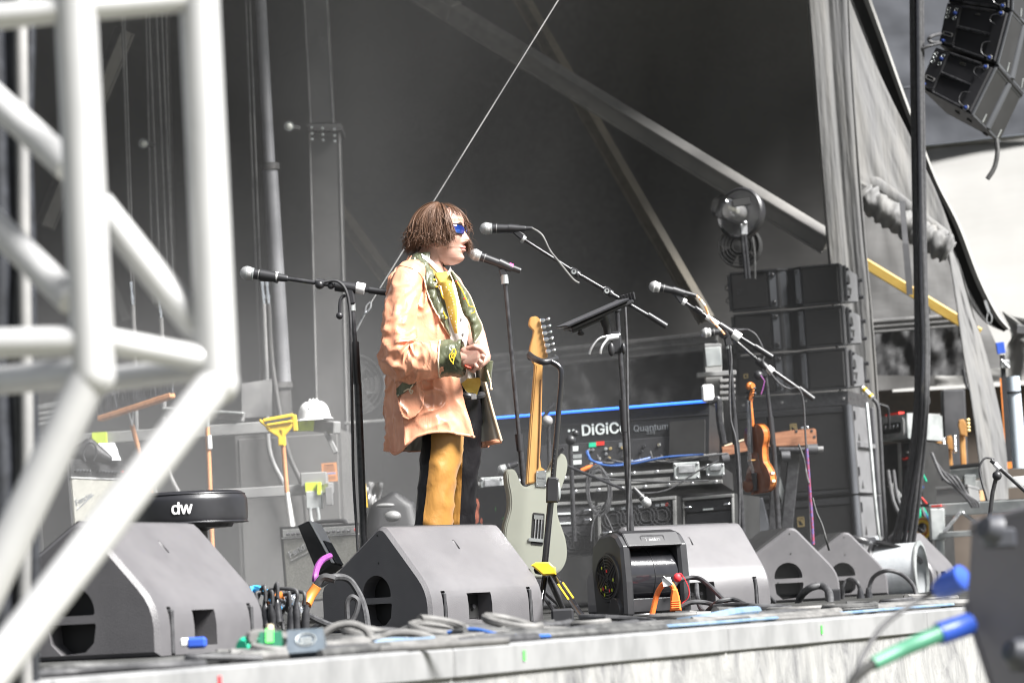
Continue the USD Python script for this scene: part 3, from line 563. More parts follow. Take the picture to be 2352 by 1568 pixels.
# ---------------------------------------------------------------- hanging array at upper right
M('array_body', (0.014, 0.014, 0.016), 0.5, vs=5, c2=(0.020, 0.020, 0.023), bump=0.15, bs=200, bdist=0.001)
M('array_grille', (0.018, 0.018, 0.019), 0.6, vs=5, c2=(0.025, 0.025, 0.0265), bump=0.25, bs=500, bdist=0.001)
M('blue_led', (0.02, 0.04, 0.16), 0.3)
def QX(cx, cy): return (3500 + cx / 2.24) / 1.7415, (cy / 2.24) / 1.7415
def hung_box(lb, rb, rt, lt, gb, gt, label, bottom=False):
    """rear face corners (crop coordinates), then the grille's outer lower and upper corners"""
    Y0, Y1, Y2 = 17.3, 16.9, 17.3
    a, b, d, c = P(*QX(*lb), Y0), P(*QX(*rb), Y1), P(*QX(*rt), Y1), P(*QX(*lt), Y0)
    G = [P(*QX(*gb), Y2), P(*QX(*gt), Y2)]
    t = thing('hanging_speaker', label, 'speaker', (a + b + c + d) / 4)
    F = Face(a, b, c, d); S = Face(b, G[0], d, G[1])
    e = (G[0] - b) * 0.97; m = MB()
    hexa(m, a + e, b + e, c + e, d + e, a, b, c, d); obj('cabinet', m, 'array_body', t)
    m = MB(); F.plate(m, .015, .04, .26, .97, .001, .018, .006); obj('connector_panel', m, 'array_body', t)
    m = MB(); F.plate(m, .80, .03, .985, .97, .001, .022, .006); obj('rigging_plate', m, 'array_body', t)
    m = MB(); F.plate(m, .27, .53, .79, .93, .001, .006); F.plate(m, .27, .06, .79, .47, .001, .006); obj('rear_panel', m, 'black_gloss' if False else 'array_body', t)
    m = MB(); m.tube([F.p(.27, .50, .012), F.p(.80, .50, .012)], .011, 10); m.tube([F.p(.27, .965, .012), F.p(.80, .965, .012)], .011, 10); m.tube([F.p(.27, .03, .012), F.p(.80, .03, .012)], .011, 10); obj('rear_bar', m, 'black_metal', t)
    for u, v in ((.05, .86), (.05, .78), (.05, .67), (.17, .86), (.17, .67)): obj('socket_ring', MB().lathe([(.010, .0), (.013, .004), (.014, 0)], F.p(u + .02, v, .018), F.n, 12), 'galvanised', t)
    for u, v in ((.19, .78), (.09, .10), (.90, .93), (.90, .06)): obj('locking_pin', MB().lathe([(0, .022), (.010, .018), (.014, 0)], F.p(u, v, .018), F.n, 12), 'blue_led', t)
    for u, v in ((.90, .93), (.90, .06)): obj('pin_collar', MB().lathe([(.016, .0), (.021, .006), (.022, 0)], F.p(u, v, .022), F.n, 14), 'rail_grey', t)
    m = MB(); F.rplate(m, .06, .24, .22, .33, .01, .018, .021, (.075, .255, .205, .315, .006)); obj('label_frame', m, 'rail_grey', t)
    m = MB(); F.rplate(m, .47, .82, .57, .88, .004, .006, .010); obj('name_plate', m, 'chrome', t)
    m = MB(); [obj('pin_cord', F.tube(MB(), q_, .0035, 6), 'black_metal', t) for q_ in ([(.90, .93, .02), (.80, .86, .04), (.79, .75, .04), (.86, .70, .03)], [(.9, .06, .02), (.80, .10, .05), (.78, .28, .05), (.86, .36, .03)], [(.09, .10, .02), (.2, .06, .04), (.3, .12, .03)])]
    m = MB(); S.plate(m, .03, .03, .44, .97, .001, .010, .003); obj('grille', m, 'array_grille', t)
    m = MB(); S.plate(m, .60, .03, .97, .97, .001, .010, .003); obj('grille', m, 'array_grille', t)
    m = MB(); m.tube([S.p(.52, .02, .0), S.p(.52, .98, .0)], .028, 12); obj('centre_rib', m, 'fin_grey', t)
    m = MB(); m.bar(S.p(.0, .0, .006), S.p(.0, 1, .006), .014, .012, up=S.n); m.bar(S.p(.0, .99, .006), S.p(1, .99, .006), .014, .012, up=S.n); m.bar(S.p(.0, .01, .006), S.p(1, .01, .006), .014, .012, up=S.n); obj('grille_frame', m, 'fin_grey', t)
    for u in (.30, .86): obj('slot_marker', MB().bar(S.p(u, .03, .014), S.p(u, .20, .014), .010, .006, up=S.n), 'galvanised', t)
    m = MB(); m.tube([S.p(.02, 1.03, .0), S.p(.98, 1.03, .0)], .018, 10); obj('hinge_bar', m, 'array_body', t)
    if bottom:
        m = MB(); z = np.array([0, 0, -0.001]); q = P(*QX(720, 1075), 17.25)
        B = Face(a + z, b + z, a + e + z, G[0] + z); 
        for u, v in ((.55, .35), (.7, .5), (.8, .9)): obj('rubber_foot', MB().lathe([(0, .012), (.02, .010), (.02, 0)], B.p(u, v), -B.n if B.n[2] > 0 else B.n, 10), 'dark_rubber', t)
    return t
hung_box((400, 782), (868, 1030), (1078, 605), (548, 428), (1112, 1272), (1302, 868), 'lowest speaker of the black array hanging at upper right', True)
hung_box((574, 398), (1092, 575), (1215, 108), (650, 30), (1322, 838), (1420, 330), 'second speaker from the bottom of the hanging black array')
hung_box((660, 20), (1222, 95), (1240, -330), (690, -330), (1440, 330), (1460, -180), 'third speaker from the bottom of the hanging black array, cut by the top edge')
solo('hanging_cable', MB().tube(smooth_path(PX([(2288, 318, 17.2), (2291, 350, 17.2), (2284, 385, 17.2), (2268, 411, 17.2)]), 8), 0.016, 8), 'grey_cable', 'short dark cable end dangling below the hanging speaker array', 'cable')
# loops at the side of the array
m = MB(); m.tube(smooth_path(PX([(2160, 78, 17.0), (2140, 84, 16.9), (2133, 92, 16.9), (2142, 98, 16.9), (2156, 98, 17.0)]), 6), .012, 8)
m.tube(smooth_path(PX([(2160, 100, 17.0), (2140, 104, 16.9), (2118, 112, 16.9)]), 6), .011, 8)
solo('cable_loop', m, 'dark_rubber', 'black cable loop between the hanging speakers and the cable bundle', 'cable')
# vertical cable bundle
offs = [(-13, 0, 1), (-7, -.03, 1), (-1, -.05, 1), (5, -.04, 1), (10, -.01, 1)]
t = thing('cable_bundle', 'thick bundle of black cables hanging from above down past the right of the speaker stack', 'cables', P(2120, 600, 16.95))
for i, (dx, dy, _) in enumerate(offs):
    w = lambda: rng.normal(0, 1.2)
    pts = [(2107 + dx, -30, 16.95 + dy), (2109 + dx + w(), 200, 16.95 + dy), (2112 + dx + w(), 420, 16.95 + dy), (2117 + dx + w(), 640, 16.95 + dy), (2121 + dx * 1.1 + w(), 800, 16.95 + dy), (2119 + dx * 1.1 + w(), 920, 16.95 + dy), (2110 + dx * 1.2 + w(), 1040, 17.2 + dy), (2094 + dx * 1.5 + w(), 1150, 17.3 + dy), (2078 + dx * 2.0, 1245, 17.4 + dy), (2066 + dx * 2.4, 1340, 17.45 + dy)]
    obj('cable', MB().tube(smooth_path(PX(pts), 8), 0.0155, 10), 'black_gloss' if i in (2,) else 'dark_rubber', t)
for y, x in ((720, 2119), (928, 2119), (1185, 2089)):
    obj('tie', MB().lathe([(.05, 0), (.053, .01), (.053, .035), (.05, .045)], P(x, y, 17.37), (0.05, 0, 1), 18), 'lining_black', t)
obj('silver_ring', MB().sph(P(2133, 800, 17.3), .012), 'chrome', t)
# ---------------------------------------------------------------- floor monitors
M('wedge_paint', (0.092, 0.089, 0.093), 0.45, vs=5, vd=5, c2=(0.118, 0.114, 0.118), bump=0.5, bs=230, bdist=0.0016, coord='obj', spec=0.5)
M('handle_dark', (0.008, 0.008, 0.008), 0.6)
WW, WD, WH = 0.66, 0.60, 0.40
WPROF = [(0, 0), (0, .16), (.012, .185), (.325, .392), (.345, .40), (.37, .395), (.388, .38), (.548, .203), (.570, .175), (.586, .146), (.596, .115), (.60, .08), (.60, 0)]
def wedge_model(t):
    prof = np.array(WPROF); prof[:, 0] -= WD / 2
    # local: x along the width, y from grille side to back, z up
    R = np.array([[0, 0, 1.0], [1, 0, 0], [0, 1, 0]])   # polygon (y, z), extruded along x
    body = m3.Manifold.extrude(m3.CrossSection([prof], m3.FillRule.EvenOdd), WW - 0.03)
    rim = m3.CrossSection([prof], m3.FillRule.EvenOdd).offset(-0.013, m3.JoinType.Round, 2.0, 16)
    full = m3.Manifold.batch_hull([body.translate((0, 0, .015)), m3.Manifold.extrude(rim, WW)])
    T = np.eye(4); T[:3, :3] = R; T[0, 3] = -WW / 2
    full = full.transform(T[:3])
    def cut(poly, depth, side):
        c = m3.Manifold.extrude(m3.CrossSection([np.array(poly)], m3.FillRule.EvenOdd), depth); 
        return c.transform(np.array([[0, 0, 1.0, (WW / 2 - depth + .02) if side > 0 else (-WW / 2 - .02)], [1, 0, 0, 0], [0, 1, 0, 0]]))
    def arc(y, z, r, a0, a1, n=14): return [(y + r * math.cos(a), z + r * math.sin(a)) for a in np.linspace(a0, a1, n)]
    up = Polygon(arc(.015, .135, .070, 0.0, math.pi)).buffer(.008); lo = Polygon([(-.055, .095), (.088, .095), (.080, .05), (.055, .028), (-.02, .022), (-.05, .05)]).buffer(.008)
    for side in (1, -1):
        for q in (up, lo): full = full - cut(np.array(q.exterior.coords)[:-1][::-1] if False else np.array(q.exterior.coords)[:-1], 0.09, side)
    for side in (1, -1):
        for q in (up, lo): m = MB(); m.prism(q.buffer(-.001), .002, (side * (WW / 2 - .068) - .001, 0, 0), R); obj('handle_recess', m, 'handle_dark', t, world=False)
    notch = m3.Manifold.cube((0.135, 0.2, 0.105)).translate((-.02, WD / 2 - .075, 0.022)); full = full - notch
    for x in (-.245, .245):
        full = full - m3.Manifold.cube((0.022, 0.06, 0.15)).translate((x - .011, WD / 2 - .025, -.01))
    full = full - m3.Manifold.cylinder(.05, .006, .006, 12).rotate((35, 0, 0)).translate((0, .155, .30)) 
    obj('cabinet', full, 'wedge_paint', t, world=False, smooth=28)
    m = MB(); m.box((WW - .08, .385, .012), (0, -.135, .293), np.array([[1, 0, 0], [0, math.cos(.583), -math.sin(.583)], [0, math.sin(.583), math.cos(.583)]])); obj('grille', m, 'grille', t, world=False)
    for x in (-.245, .245):
        m = MB(); m.box((0.014, .05, .13), (x, WD / 2 - .020, .067), ch=.004); obj('skid', m, 'dark_rubber', t, world=False)
    m = MB(); m.box((.12, .004, .09), (.045, WD / 2 - .073, .075)); obj('connector_plate', m, 'handle_dark', t, world=False)
    for x in (.02, .07):
        m = MB(); m.lathe([(0, .012), (.009, .012), (.0105, 0)], (x, WD / 2 - .071, .075), (0, 1, 0), 14); obj('socket', m, 'black_metal', t, world=False)
    for y, z in ((.035, .26), (-.045, .105), (.02, .365), (.16, .08), (-.1, .02), (.19, .28)):
        if z > .33 or y > .15: continue
        m = MB(); m.lathe([(0, .001), (.004, .0015), (.005, 0)], (WW / 2, y, z), (1, 0, 0), 8); obj('screw', m, 'handle_dark', t, world=False)
    m = MB(); m.lathe([(0, .001), (.004, .0015), (.005, 0)], (WW / 2, .035, .368), (1, 0, 0), 8); obj('screw', m, 'handle_dark', t, world=False)
G_W = 'floor monitor wedges along the stage front'
def wedge_at(px, py, Z, phi, scale, label, src=None):
    s = np.array([-math.sin(phi), -math.cos(phi), 0]); b = np.array([math.cos(phi), -math.sin(phi), 0])
    R = np.stack([s, b, [0, 0, 1]], 1); c = P(px, py, Z); c[2] = DECK + 0.002
    o = c - R @ (np.array([WW / 2, WD / 2, 0]) * scale)
    if src is None:
        t = thing('floor_monitor', label, 'floor monitor', o, R=R, scale=scale, group=G_W); wedge_model(t); return t
    return copy_of(src, label, 'floor monitor', o, R=R, scale=scale, group=G_W)
r = math.radians
w1 = wedge_at(990, 1443, 10.0, r(42), 1.0, 'dark grey floor monitor in front of the singer, the widest grey slope in the middle')
wedge_at(365, 1518, 6.55, r(22), 0.87, 'dark grey floor monitor at the left edge below the round stool, behind the white truss', w1)
wedge_at(1497, 1420, 12.0, r(62), 1.0, 'dark grey floor monitor behind the black blower fan', w1)
wedge_at(1933, 1392, 14.3, r(-8), 1.0, 'dark grey floor monitor showing its side with handle holes, left of two at right', w1)
wedge_at(2043, 1376, 16.4, r(-7), 1.0, 'dark grey floor monitor right before the silver drum fan', w1)
wedge_at(2150, 1368, 17.3, r(22), 1.0, 'dark grey floor monitor farthest right, just behind the silver drum fan', w1)
# ---------------------------------------------------------------- black blower fan
M('blower_plastic', (0.022, 0.022, 0.024), 0.34, vs=8, c2=(0.032, 0.032, 0.034), bump=0.06, bs=300, coat=0.1)
M('blower_drum', (0.018, 0.018, 0.021), 0.10, vs=6, c2=(0.026, 0.026, 0.029), coat=0.6, rv=0.05)
def build_blower():
    # local: x along the axis of the drum (negative x is the visible inlet side), y depth (outlet at -y), z up
    phi = r(52); c = P(1444, 1428, 10.4); c[2] = DECK + 0.003
    s = np.array([-math.sin(r(62)), -math.cos(r(62)), 0]); f = np.array([math.cos(r(38)), -math.sin(r(38)), 0])
    R = np.stack([-s, -f, [0, 0, 1]], 1)      # +x away from the inlet side, -y towards the outlet
    R = np.stack([-s, np.cross([0, 0, 1.0], -s), [0, 0, 1]], 1)
    t = thing('blower_fan', 'black plastic blower fan on the floor with round inlet grille and glossy drum', 'fan', c, R=R, scale=.93)
    W, D, H = 0.335, 0.27, 0.36
    # side panels: tall rounded outline in (y, z)
    out = Polygon([(.02, 0), (.02, .15), (.035, .19), (-.03 + .06, .30), (.0 + .07, .345), (.11, .36), (.22, .35), (.285, .31), (.30, .22), (.29, .1), (.28, 0)]).buffer(-.015).buffer(.015)
    Rp = np.array([[0, 0, 1.0], [1, 0, 0], [0, 1, 0]])
    for x0, nm in ((0.0, 'inlet_panel'), (W - .05, 'side_panel')):
        m = MB(); m.prism(out, .05, (x0, 0, 0), Rp, bev=.012); obj(nm, m, 'blower_plastic', t, world=False, smooth=40)
    # housing bridging over the top with the brand moulding
    top = Polygon([(.045, .295), (.075, .345), (.11, .36), (.22, .35), (.22, .335), (.11, .34), (.085, .32), (.06, .285)])
    m = MB(); m.prism(Polygon([(.028, .30), (.068, .352), (.11, .364), (.19, .362), (.19, .322), (.10, .322), (.062, .296)]).buffer(.004), W - .06, (.03, 0, 0), Rp, bev=.006); obj('top_hood', m, 'blower_plastic', t, world=False, smooth=40)
    m = MB(); m.cyl((.05, .165, .17), (W - .05, .165, .17), .128, n=48); obj('drum', m, 'blower_drum', t, world=False, smooth=50)
    m = MB(); m.box((W - .1, .012, .06), (W / 2, .05, .045), ch=.004); m.box((W - .1, .2, .02), (W / 2, .15, .02), ch=.004); obj('base', m, 'blower_plastic', t, world=False)
    m = MB(); m.tube([(W / 2 + .0, .165 + .129 * math.cos(a), .17 + .129 * math.sin(a)) for a in np.linspace(1.6, 4.2, 24)], .0016, 5); obj('drum_seam', m, 'black_metal', t, world=False)
    # inlet grille: rings and spokes
    gy, gz = .155, .17
    m = MB(); m.lathe([(0, .002), (.093, .002), (.093, 0)], (0, gy, gz), (-1, 0, 0), 36); obj('inlet_hole', m, 'handle_dark', t, world=False)
    m = MB(); m.lathe([(.09, .002), (.094, .009), (.103, .009), (.107, 0)], (0, gy, gz), (-1, 0, 0), 40); obj('inlet_rim', m, 'blower_plastic', t, world=False)
    for k in range(7):
        rr = .014 + k * .0125; m = MB(); a = np.arange(28) / 28 * 2 * np.pi; m.tube(np.stack([np.full(28, -.007), gy + rr * np.cos(a), gz + rr * np.sin(a)], 1), .0026, 6, closed=True); obj('grille_ring', m, 'blower_plastic', t, world=False)
    for k in range(6):
        a = k * math.pi / 3 + .3; m = MB(); m.bar((-.006, gy, gz), (-.006, gy + .092 * math.cos(a), gz + .092 * math.sin(a)), .005, .004, up=(1, 0, 0)); obj('grille_spoke', m, 'blower_plastic', t, world=False)
    for k, (a, rr, mm) in enumerate([(1.8, .03, 'red_tape'), (0.9, .055, 'yellow_tape'), (3.3, .06, 'yellow_tape'), (4.0, .07, 'yellow_tape'), (4.9, .04, 'yellow_tape'), (5.0, .075, 'yellow_tape'), (5.5, .07, 'yellow_tape'), (4.3, .06, 'red_tape'), (5.3, .055, 'red_tape')]):
        m = MB(); m.box((.003, .008, .013), (-.010, gy + rr * math.cos(a), gz + rr * math.sin(a)), ch=.001); obj('paint_fleck', m, mm, t, world=False)
    m = MB(); m.text('Lasko', .019, (W / 2 - .0, .0425, .324), (1, 0, 0), (0, .45, .9), .002, center=True)
    obj('lettering', m, 'black_metal', t, world=False)
    m = MB(); q = rrect(.115, .034, .006).exterior; pts = np.array(q.coords)[:-1]; m.tube([(W / 2 + u, .043 + v * .45, .328 + v * .9) for u, v in pts], .0012, 5, closed=True); obj('badge_outline', m, 'black_metal', t, world=False)
    m = MB(); m.cyl((W, .165, .12), (W + .04, .165, .12), .035, n=20); obj('motor_cap', m, 'blower_plastic', t, world=False)
    m = MB(); m.lathe([(.0, .012), (.045, .012), (.055, 0)], (0, .10, .035), (-1, 0, 0), 20); obj('foot_boss', m, 'blower_plastic', t, world=False)
    m = MB(); m.bar((.04, .24, .335), (W - .04, .27, .33), .10, .016, up=(0, .3, 1), ch=.006); obj('carry_handle', m, 'blower_drum', t, world=False)
    return t
build_blower()
# ---------------------------------------------------------------- silver drum fan at right
M('silver_paint', (0.50, 0.53, 0.55), 0.35, 0.5, vs=4, vd=6, c2=(0.66, 0.68, 0.69), rv=0.1)
t = thing('drum_fan', 'silver drum fan with black rim lying between the two rightmost floor monitors', 'fan', P(2060, 1370, 16.65))
c = P(2066, 1318, 16.75); ax = nrm(np.array([0.93, -0.36, 0.02])); h = .135; Rr = .195
o = c - ax * h
obj('housing', MB().lathe([(Rr - .006, 0), (Rr, .004), (Rr, 2 * h - .004), (Rr - .006, 2 * h), (Rr - .012, 2 * h), (Rr - .012, 0), (Rr - .006, 0)], o, ax, 48), 'silver_paint', t)
obj('rim', MB().lathe([(Rr - .02, -.03), (Rr + .012, -.03), (Rr + .016, -.01), (Rr + .004, .01), (Rr - .02, .0), (Rr - .02, -.03)], o, ax, 48), 'black_plastic', t)
obj('rim', MB().lathe([(Rr - .02, .0), (Rr + .008, .0), (Rr + .010, .012), (Rr - .02, .018), (Rr - .02, .0)], o + ax * 2 * h, ax, 48), 'galvanised', t)
R_ = frame(ax)
for k in range(4):
    rr = .04 + k * .042; a = np.arange(32) / 32 * 2 * np.pi; obj('guard_ring', MB().tube(o - ax * .02 + rr * (np.cos(a)[:, None] * R_[:, 0] + np.sin(a)[:, None] * R_[:, 1]), .003, 6, closed=True), 'black_metal', t)
obj('carry_handle', MB().tube(smooth_path([P(2006, 1240, 16.65), P(1990, 1242, 16.55), P(1960, 1236, 16.55), P(1925, 1240, 16.65), P(1915, 1252, 16.65)], 6), .022, 10), 'black_plastic', t)
obj('grip', MB().cyl(P(2000, 1243, 16.95), P(2018, 1240, 16.95), .03, n=16), 'silver_paint', t)
m = MB(); q = smooth_path(PX([(2015, 1238, 16.65), (2050, 1247, 16.65), (2090, 1262, 16.65), (2120, 1285, 16.65)]), 6); m.sheet(np.stack([q, q + [0, 0.02, -.06]])); obj('hood', MB().m(solid_sheet(np.stack([q, q + [0, 0.12, -.01]]), .02, (0, 0, -1))), 'black_gloss', t)
# ---------------------------------------------------------------- white truss in the foreground, cable bundle at far left
M('truss_white', (0.34, 0.34, 0.34), 0.42, 0.3, vs=3, vd=6, c2=(0.46, 0.46, 0.457), stretch=(1, 1, 0.5), rv=0.1, bump=0.03, bs=40)
t = thing('lighting_truss', 'large blurred white tubular truss frame in the left foreground', 'truss', P(340, 700, 3.25))
YA, YB, YC = 3.15, 3.2, 3.55
def tb(a, b, rad, nm='brace'):
    obj(nm, MB().tube([P(*a), P(*b)], rad, 18), 'truss_white', t)
tb((170, -60, YA), (216, 862, YA), 0.0262, 'chord'); tb((455, -60, YB), (500, 880, YB), 0.0252, 'chord')
tb((-40, 42, YA), (180, 20, YA), 0.0165); tb((180, 20, YA), (460, -5, YB), 0.0165)
tb((-60, 185, YC - .2), (160, 385, YC - .3), 0.0195); tb((-60, 470, YC - .2), (165, 690, YC - .3), 0.0195)
tb((225, 468, YA + .05), (465, 770, YB + .02), 0.0190)
tb((-40, 790, YA), (205, 782, YA), 0.0185); tb((-40, 878, YC), (215, 852, YA + .05), 0.0195)
tb((215, 778, YA), (500, 832, YB), 0.0165); tb((215, 875, YC), (490, 842, YB + .1), 0.0165)
tb((212, 850, YA), (-60, 1420, YA), 0.0235, 'leg'); tb((502, 868, YB), (-80, 1625, YB - .25), 0.0235, 'leg')
for (x, y, Y) in ((216, 862, YA), (500, 880, YB)): obj('node', MB().sph(P(x, y, Y), 0.0262), 'truss_white', t)
M('bundle_dark', (0.014, 0.015, 0.018), 0.38, vs=30, c2=(0.03, 0.032, 0.038))
t = thing('cable_bundle', 'bundle of thick dark cables hanging along the left edge behind the white truss', 'cables', P(35, 800, 4.4))
for i, (x0, x1, yb, Y, rad) in enumerate([(-30, -12, 1700, 4.40, .016), (-6, 8, 1700, 4.36, .015), (14, 26, 1700, 4.42, .016), (34, 46, 1700, 4.38, .0135), (52, 62, 1700, 4.36, .011), (66, 78, 1700, 4.45, .010), (22, 58, 1700, 4.5, .018)]):
    pts = [(x0 - 4, -80, Y)] + [(x0 + (x1 - x0) * k + rng.normal(0, 3), 1568 * k, Y) for k in np.linspace(.05, 1, 7)] + [(x1 + 2, yb, Y)]
    obj('cable', MB().tube(smooth_path(PX(pts), 7), rad, 12), 'bundle_dark' if i != 4 else 'rail_grey', t)
# ---------------------------------------------------------------- pale blurred speaker at the right foreground, its cables
M('pit_speaker', (0.125, 0.12, 0.132), 0.6, vs=4, vd=4, c2=(0.155, 0.149, 0.162), bump=0.25, bs=120)
t = thing('pit_speaker', 'blurred dark grey loudspeaker cabinet close to the camera at lower right', 'speaker', P(2300, 1400, 4.1))
F = pxface((2250, 1585, 4.1), (2480, 1610, 3.9), (2190, 1205, 4.15), (2480, 1140, 3.95))
w, h = F.w, F.hh
pl = Polygon([(.035, h * .98), (w, h * 1.0), (w, -.05), (.05, -.05), (.02, .05), (.0, .13)]).buffer(-.02).buffer(.02)
m = MB(); F.poly(m, pl, -0.20, 0.0); obj('cabinet', m, 'pit_speaker', t)
obj('edge_trim', MB().tube(smooth_path([F.p(q[0] / w, q[1] / h, -.002) for q in np.array(pl.exterior.coords)[::3]], 3), .006, 8), 'pit_speaker', t)
M('dark_pale', (0.035, 0.037, 0.045), 0.5)
for (x, y) in ((2282, 1218), (2340, 1500)):
    c = P(x, y, 3.98); obj('corner_bracket', MB().lathe([(0, .022), (.016, .020), (.024, .008), (.027, 0)], c, F.n + [0, 0, .3], 20).box((.05, .012, .03), c + [0.01, .01, -.012], ch=.004), 'dark_pale', t)
t = thing('foreground_cable', 'blurred green and blue connector cable running to the foreground speaker at lower right', 'cable', P(2100, 1480, 4.0))
obj('cord', MB().tube(smooth_path(PX([(1950, 1620, 4.0), (1962, 1560, 4.0), (2010, 1520, 4.0)]), 6), .008, 10), 'grey_cable', t)
obj('green_sleeve', MB().tube(smooth_path(PX([(2005, 1524, 4.0), (2060, 1497, 4.02), (2110, 1474, 4.03), (2160, 1453, 4.05)]), 6), [.0105 + .0035 * k / 18 for k in range(19)], 12), 'green_sleeve' if 'green_sleeve' in _mats else M('green_sleeve', (0.05, 0.19, 0.115), 0.45), t)
obj('blue_plug', MB().tube(smooth_path(PX([(2156, 1455, 4.05), (2190, 1444, 4.06), (2225, 1432, 4.08)]), 6), .0175, 14), 'blue_plastic', t)
t = thing('foreground_cable', 'blurred thin black cable curving up to a blue plug beside the foreground speaker', 'cable', P(2080, 1400, 4.2))
obj('cord', MB().tube(smooth_path(PX([(1955, 1580, 4.1), (1985, 1500, 4.15), (2035, 1430, 4.2), (2110, 1378, 4.25), (2175, 1345, 4.25)]), 7), .0045, 8), 'dark_rubber', t)
obj('blue_plug', MB().tube(PX([(2160, 1352, 4.25), (2178, 1342, 4.22), (2212, 1325, 4.2)]), [.016, .020, .021], 14), 'blue_plastic', t)
# ---------------------------------------------------------------- drum stool
M('vinyl', (0.013, 0.013, 0.015), 0.34, vs=10, c2=(0.02, 0.02, 0.023), bump=0.22, bs=420, bdist=0.0012, spec=0.6)
t = thing('drum_stool', 'round black vinyl drum stool with dw lettering on its side', 'stool', floorY(425, 8.4))
c = P(437, 1160, 8.4); R0 = 0.183
up = nrm([-.0, -.015, 1]); 
prof = [(0, .040), (R0 * .7, .043), (R0 * .9, .038), (R0 * .975, .024), (R0, .008), (R0 * 1.0, -.035), (R0 * .985, -.055), (R0 * .93, -.062), (0, -.062)]
obj('cushion', MB().lathe([(a, b) for a, b in smooth_path(np.array([(a, b, 0) for a, b in prof]), 4)[:, :2]], c, up, 56), 'vinyl', t, smooth=50)
obj('seam_piping', MB().tube([c + up * .030 + np.array([math.cos(a), math.sin(a), 0]) * (R0 * .955) for a in np.linspace(0, 2 * np.pi, 60)[:-1]], .0025, 6, closed=True), 'vinyl', t)
for ch_, a0 in (('d', -.215), ('w', -.06)):
    q = meshkit.text_mesh(ch_, .036, .002, True); v = np.asarray(q.vertices).copy(); ang = -np.pi / 2 + a0 + v[:, 0] / R0 * 1.0
    rr = R0 * 1.002 + v[:, 2]; w_ = np.stack([rr * np.cos(ang), rr * np.sin(ang), v[:, 1] - .032], 1) + c
    obj('lettering', trimesh.Trimesh(w_, q.faces, process=False), 'white_plastic', t)
obj('base_plate', MB().lathe([(0, -.062), (R0 * .75, -.062), (R0 * .72, -.074), (.06, -.078), (.05, -.085), (0, -.085)], c, up, 32), 'black_metal', t)
pz = c + np.array([.018, 0, -.08]); fl = np.array([pz[0], pz[1], DECK])
obj('post', MB().cyl(pz, fl + [0, 0, .12], .016), 'black_metal', t); obj('clamp', MB().lathe([(0, .0), (.034, -.005), (.034, -.055), (.02, -.06)], pz + [0, 0, 0], (0, 0, 1), 18), 'black_metal', t)
obj('wing_bolt', MB().bar(pz + [.03, -.02, -.05], pz + [.045, -.03, -.095], .03, .014, ch=.005), 'black_gloss', t)
for k in range(3):
    a = k * 2.094 + .5; e = fl + np.array([math.cos(a) * .26, math.sin(a) * .26, .008]); obj('leg', MB().tube([fl + [0, 0, .30], e], .011, 10).tube([fl + [0, 0, .13], (fl + [0, 0, .30] + e) / 2], .007, 8), 'black_metal', t)
# ---------------------------------------------------------------- masts and rails at back left
M('mast_grey', (0.17, 0.17, 0.178), 0.42, 0.3, vs=3, vd=5, c2=(0.24, 0.24, 0.25), rv=0.1)
M('column_grey', (0.055, 0.054, 0.053), 0.5, 0.2, vs=3, vd=6, c2=(0.085, 0.083, 0.081), bump=0.05, bs=30)
def FP(x, Y): return floorY(x, Y)
t = thing('telescopic_mast', 'tall grey telescopic mast with a collar, standing behind the left microphone stand', 'mast', FP(672, 17.0))
obj('upper_tube', MB().tube([P(597, -40, 17), P(620, 385, 17)], .037, 20), 'mast_grey', t); obj('lower_tube', MB().tube([P(620, 380, 17), P(652, 885, 17)], .050, 20), 'mast_grey', t)
obj('collar', MB().tube([P(620, 376, 17), P(621, 391, 17)], .062, 20), 'column_grey', t)
obj('base_sleeve', MB().tube([P(638, 882, 17), P(668, 1350, 17)], .085, 24), 'column_grey', t); obj('base_collar', MB().tube([P(638, 880, 16.99), P(639, 893, 16.99)], .095, 24), 'column_grey', t)
def thinrail(x0, x1, ya, yb, Y, label, rad=.008, n=2, gap=8):
    t = thing('guide_rail', label, 'rail', P((x0 + x1) / 2, (ya + yb) / 2, Y))
    for k in range(n): obj('rod', MB().tube([P(x0 + k * gap, ya, Y), P(x1 + k * gap, yb, Y)], rad, 8), 'rail_grey', t)
    return t
thinrail(563, 598, -40, 880, 17.1, 'pair of thin guide rails running up just left of the tall telescopic mast', .007, 2, 9)
thinrail(277, 303, -40, 700, 17.4, 'thin guide rails at far left seen between the white truss tubes', .007, 2, 6)
t = thing('steel_column', 'dark grey steel column with bolted flange behind the telescopic mast', 'column', FP(780, 18.0))
def sqcol(t, x0a, x0b, ya, x1a, x1b, yb, Y, nm, m='column_grey'):
    a, b = P((x0a + x0b) / 2, ya, Y), P((x1a + x1b) / 2, yb, Y); w = (x0b - x0a) / 6000 * Y
    obj(nm, MB().bar(a, b, w, w, up=(0, -1, 0), ch=.006), m, t)
    for s in (-1, 1): o = np.array([s * (w / 2 - .004), -w / 2 - .003, 0]); obj('corner_edge', MB().bar(a + o, b + o, .012, .012, up=(0, -1, 0), ch=.002), 'rail_grey', t)
sqcol(t, 697, 752, -40, 712, 772, 288, 18.0, 'upper_shaft'); sqcol(t, 712, 783, 292, 746, 806, 1360, 17.95, 'lower_shaft')
F = pxface((712, 300, 17.75), (778, 300, 17.75), (710, 285, 17.75), (776, 285, 17.75)); m = MB(); F.plate(m, -.08, 0, 1.12, 1, -.35, 0.01); obj('flange', m, 'column_grey', t)
for x in (716, 741, 768):
    for y in (293, 307, 320): obj('bolt', MB().lathe([(0, .014), (.009, .013), (.011, 0)], P(x + (y - 293) * .05, y + (x - 716) * .09, 17.72), (0, -1, 0), 8), 'galvanised', t)
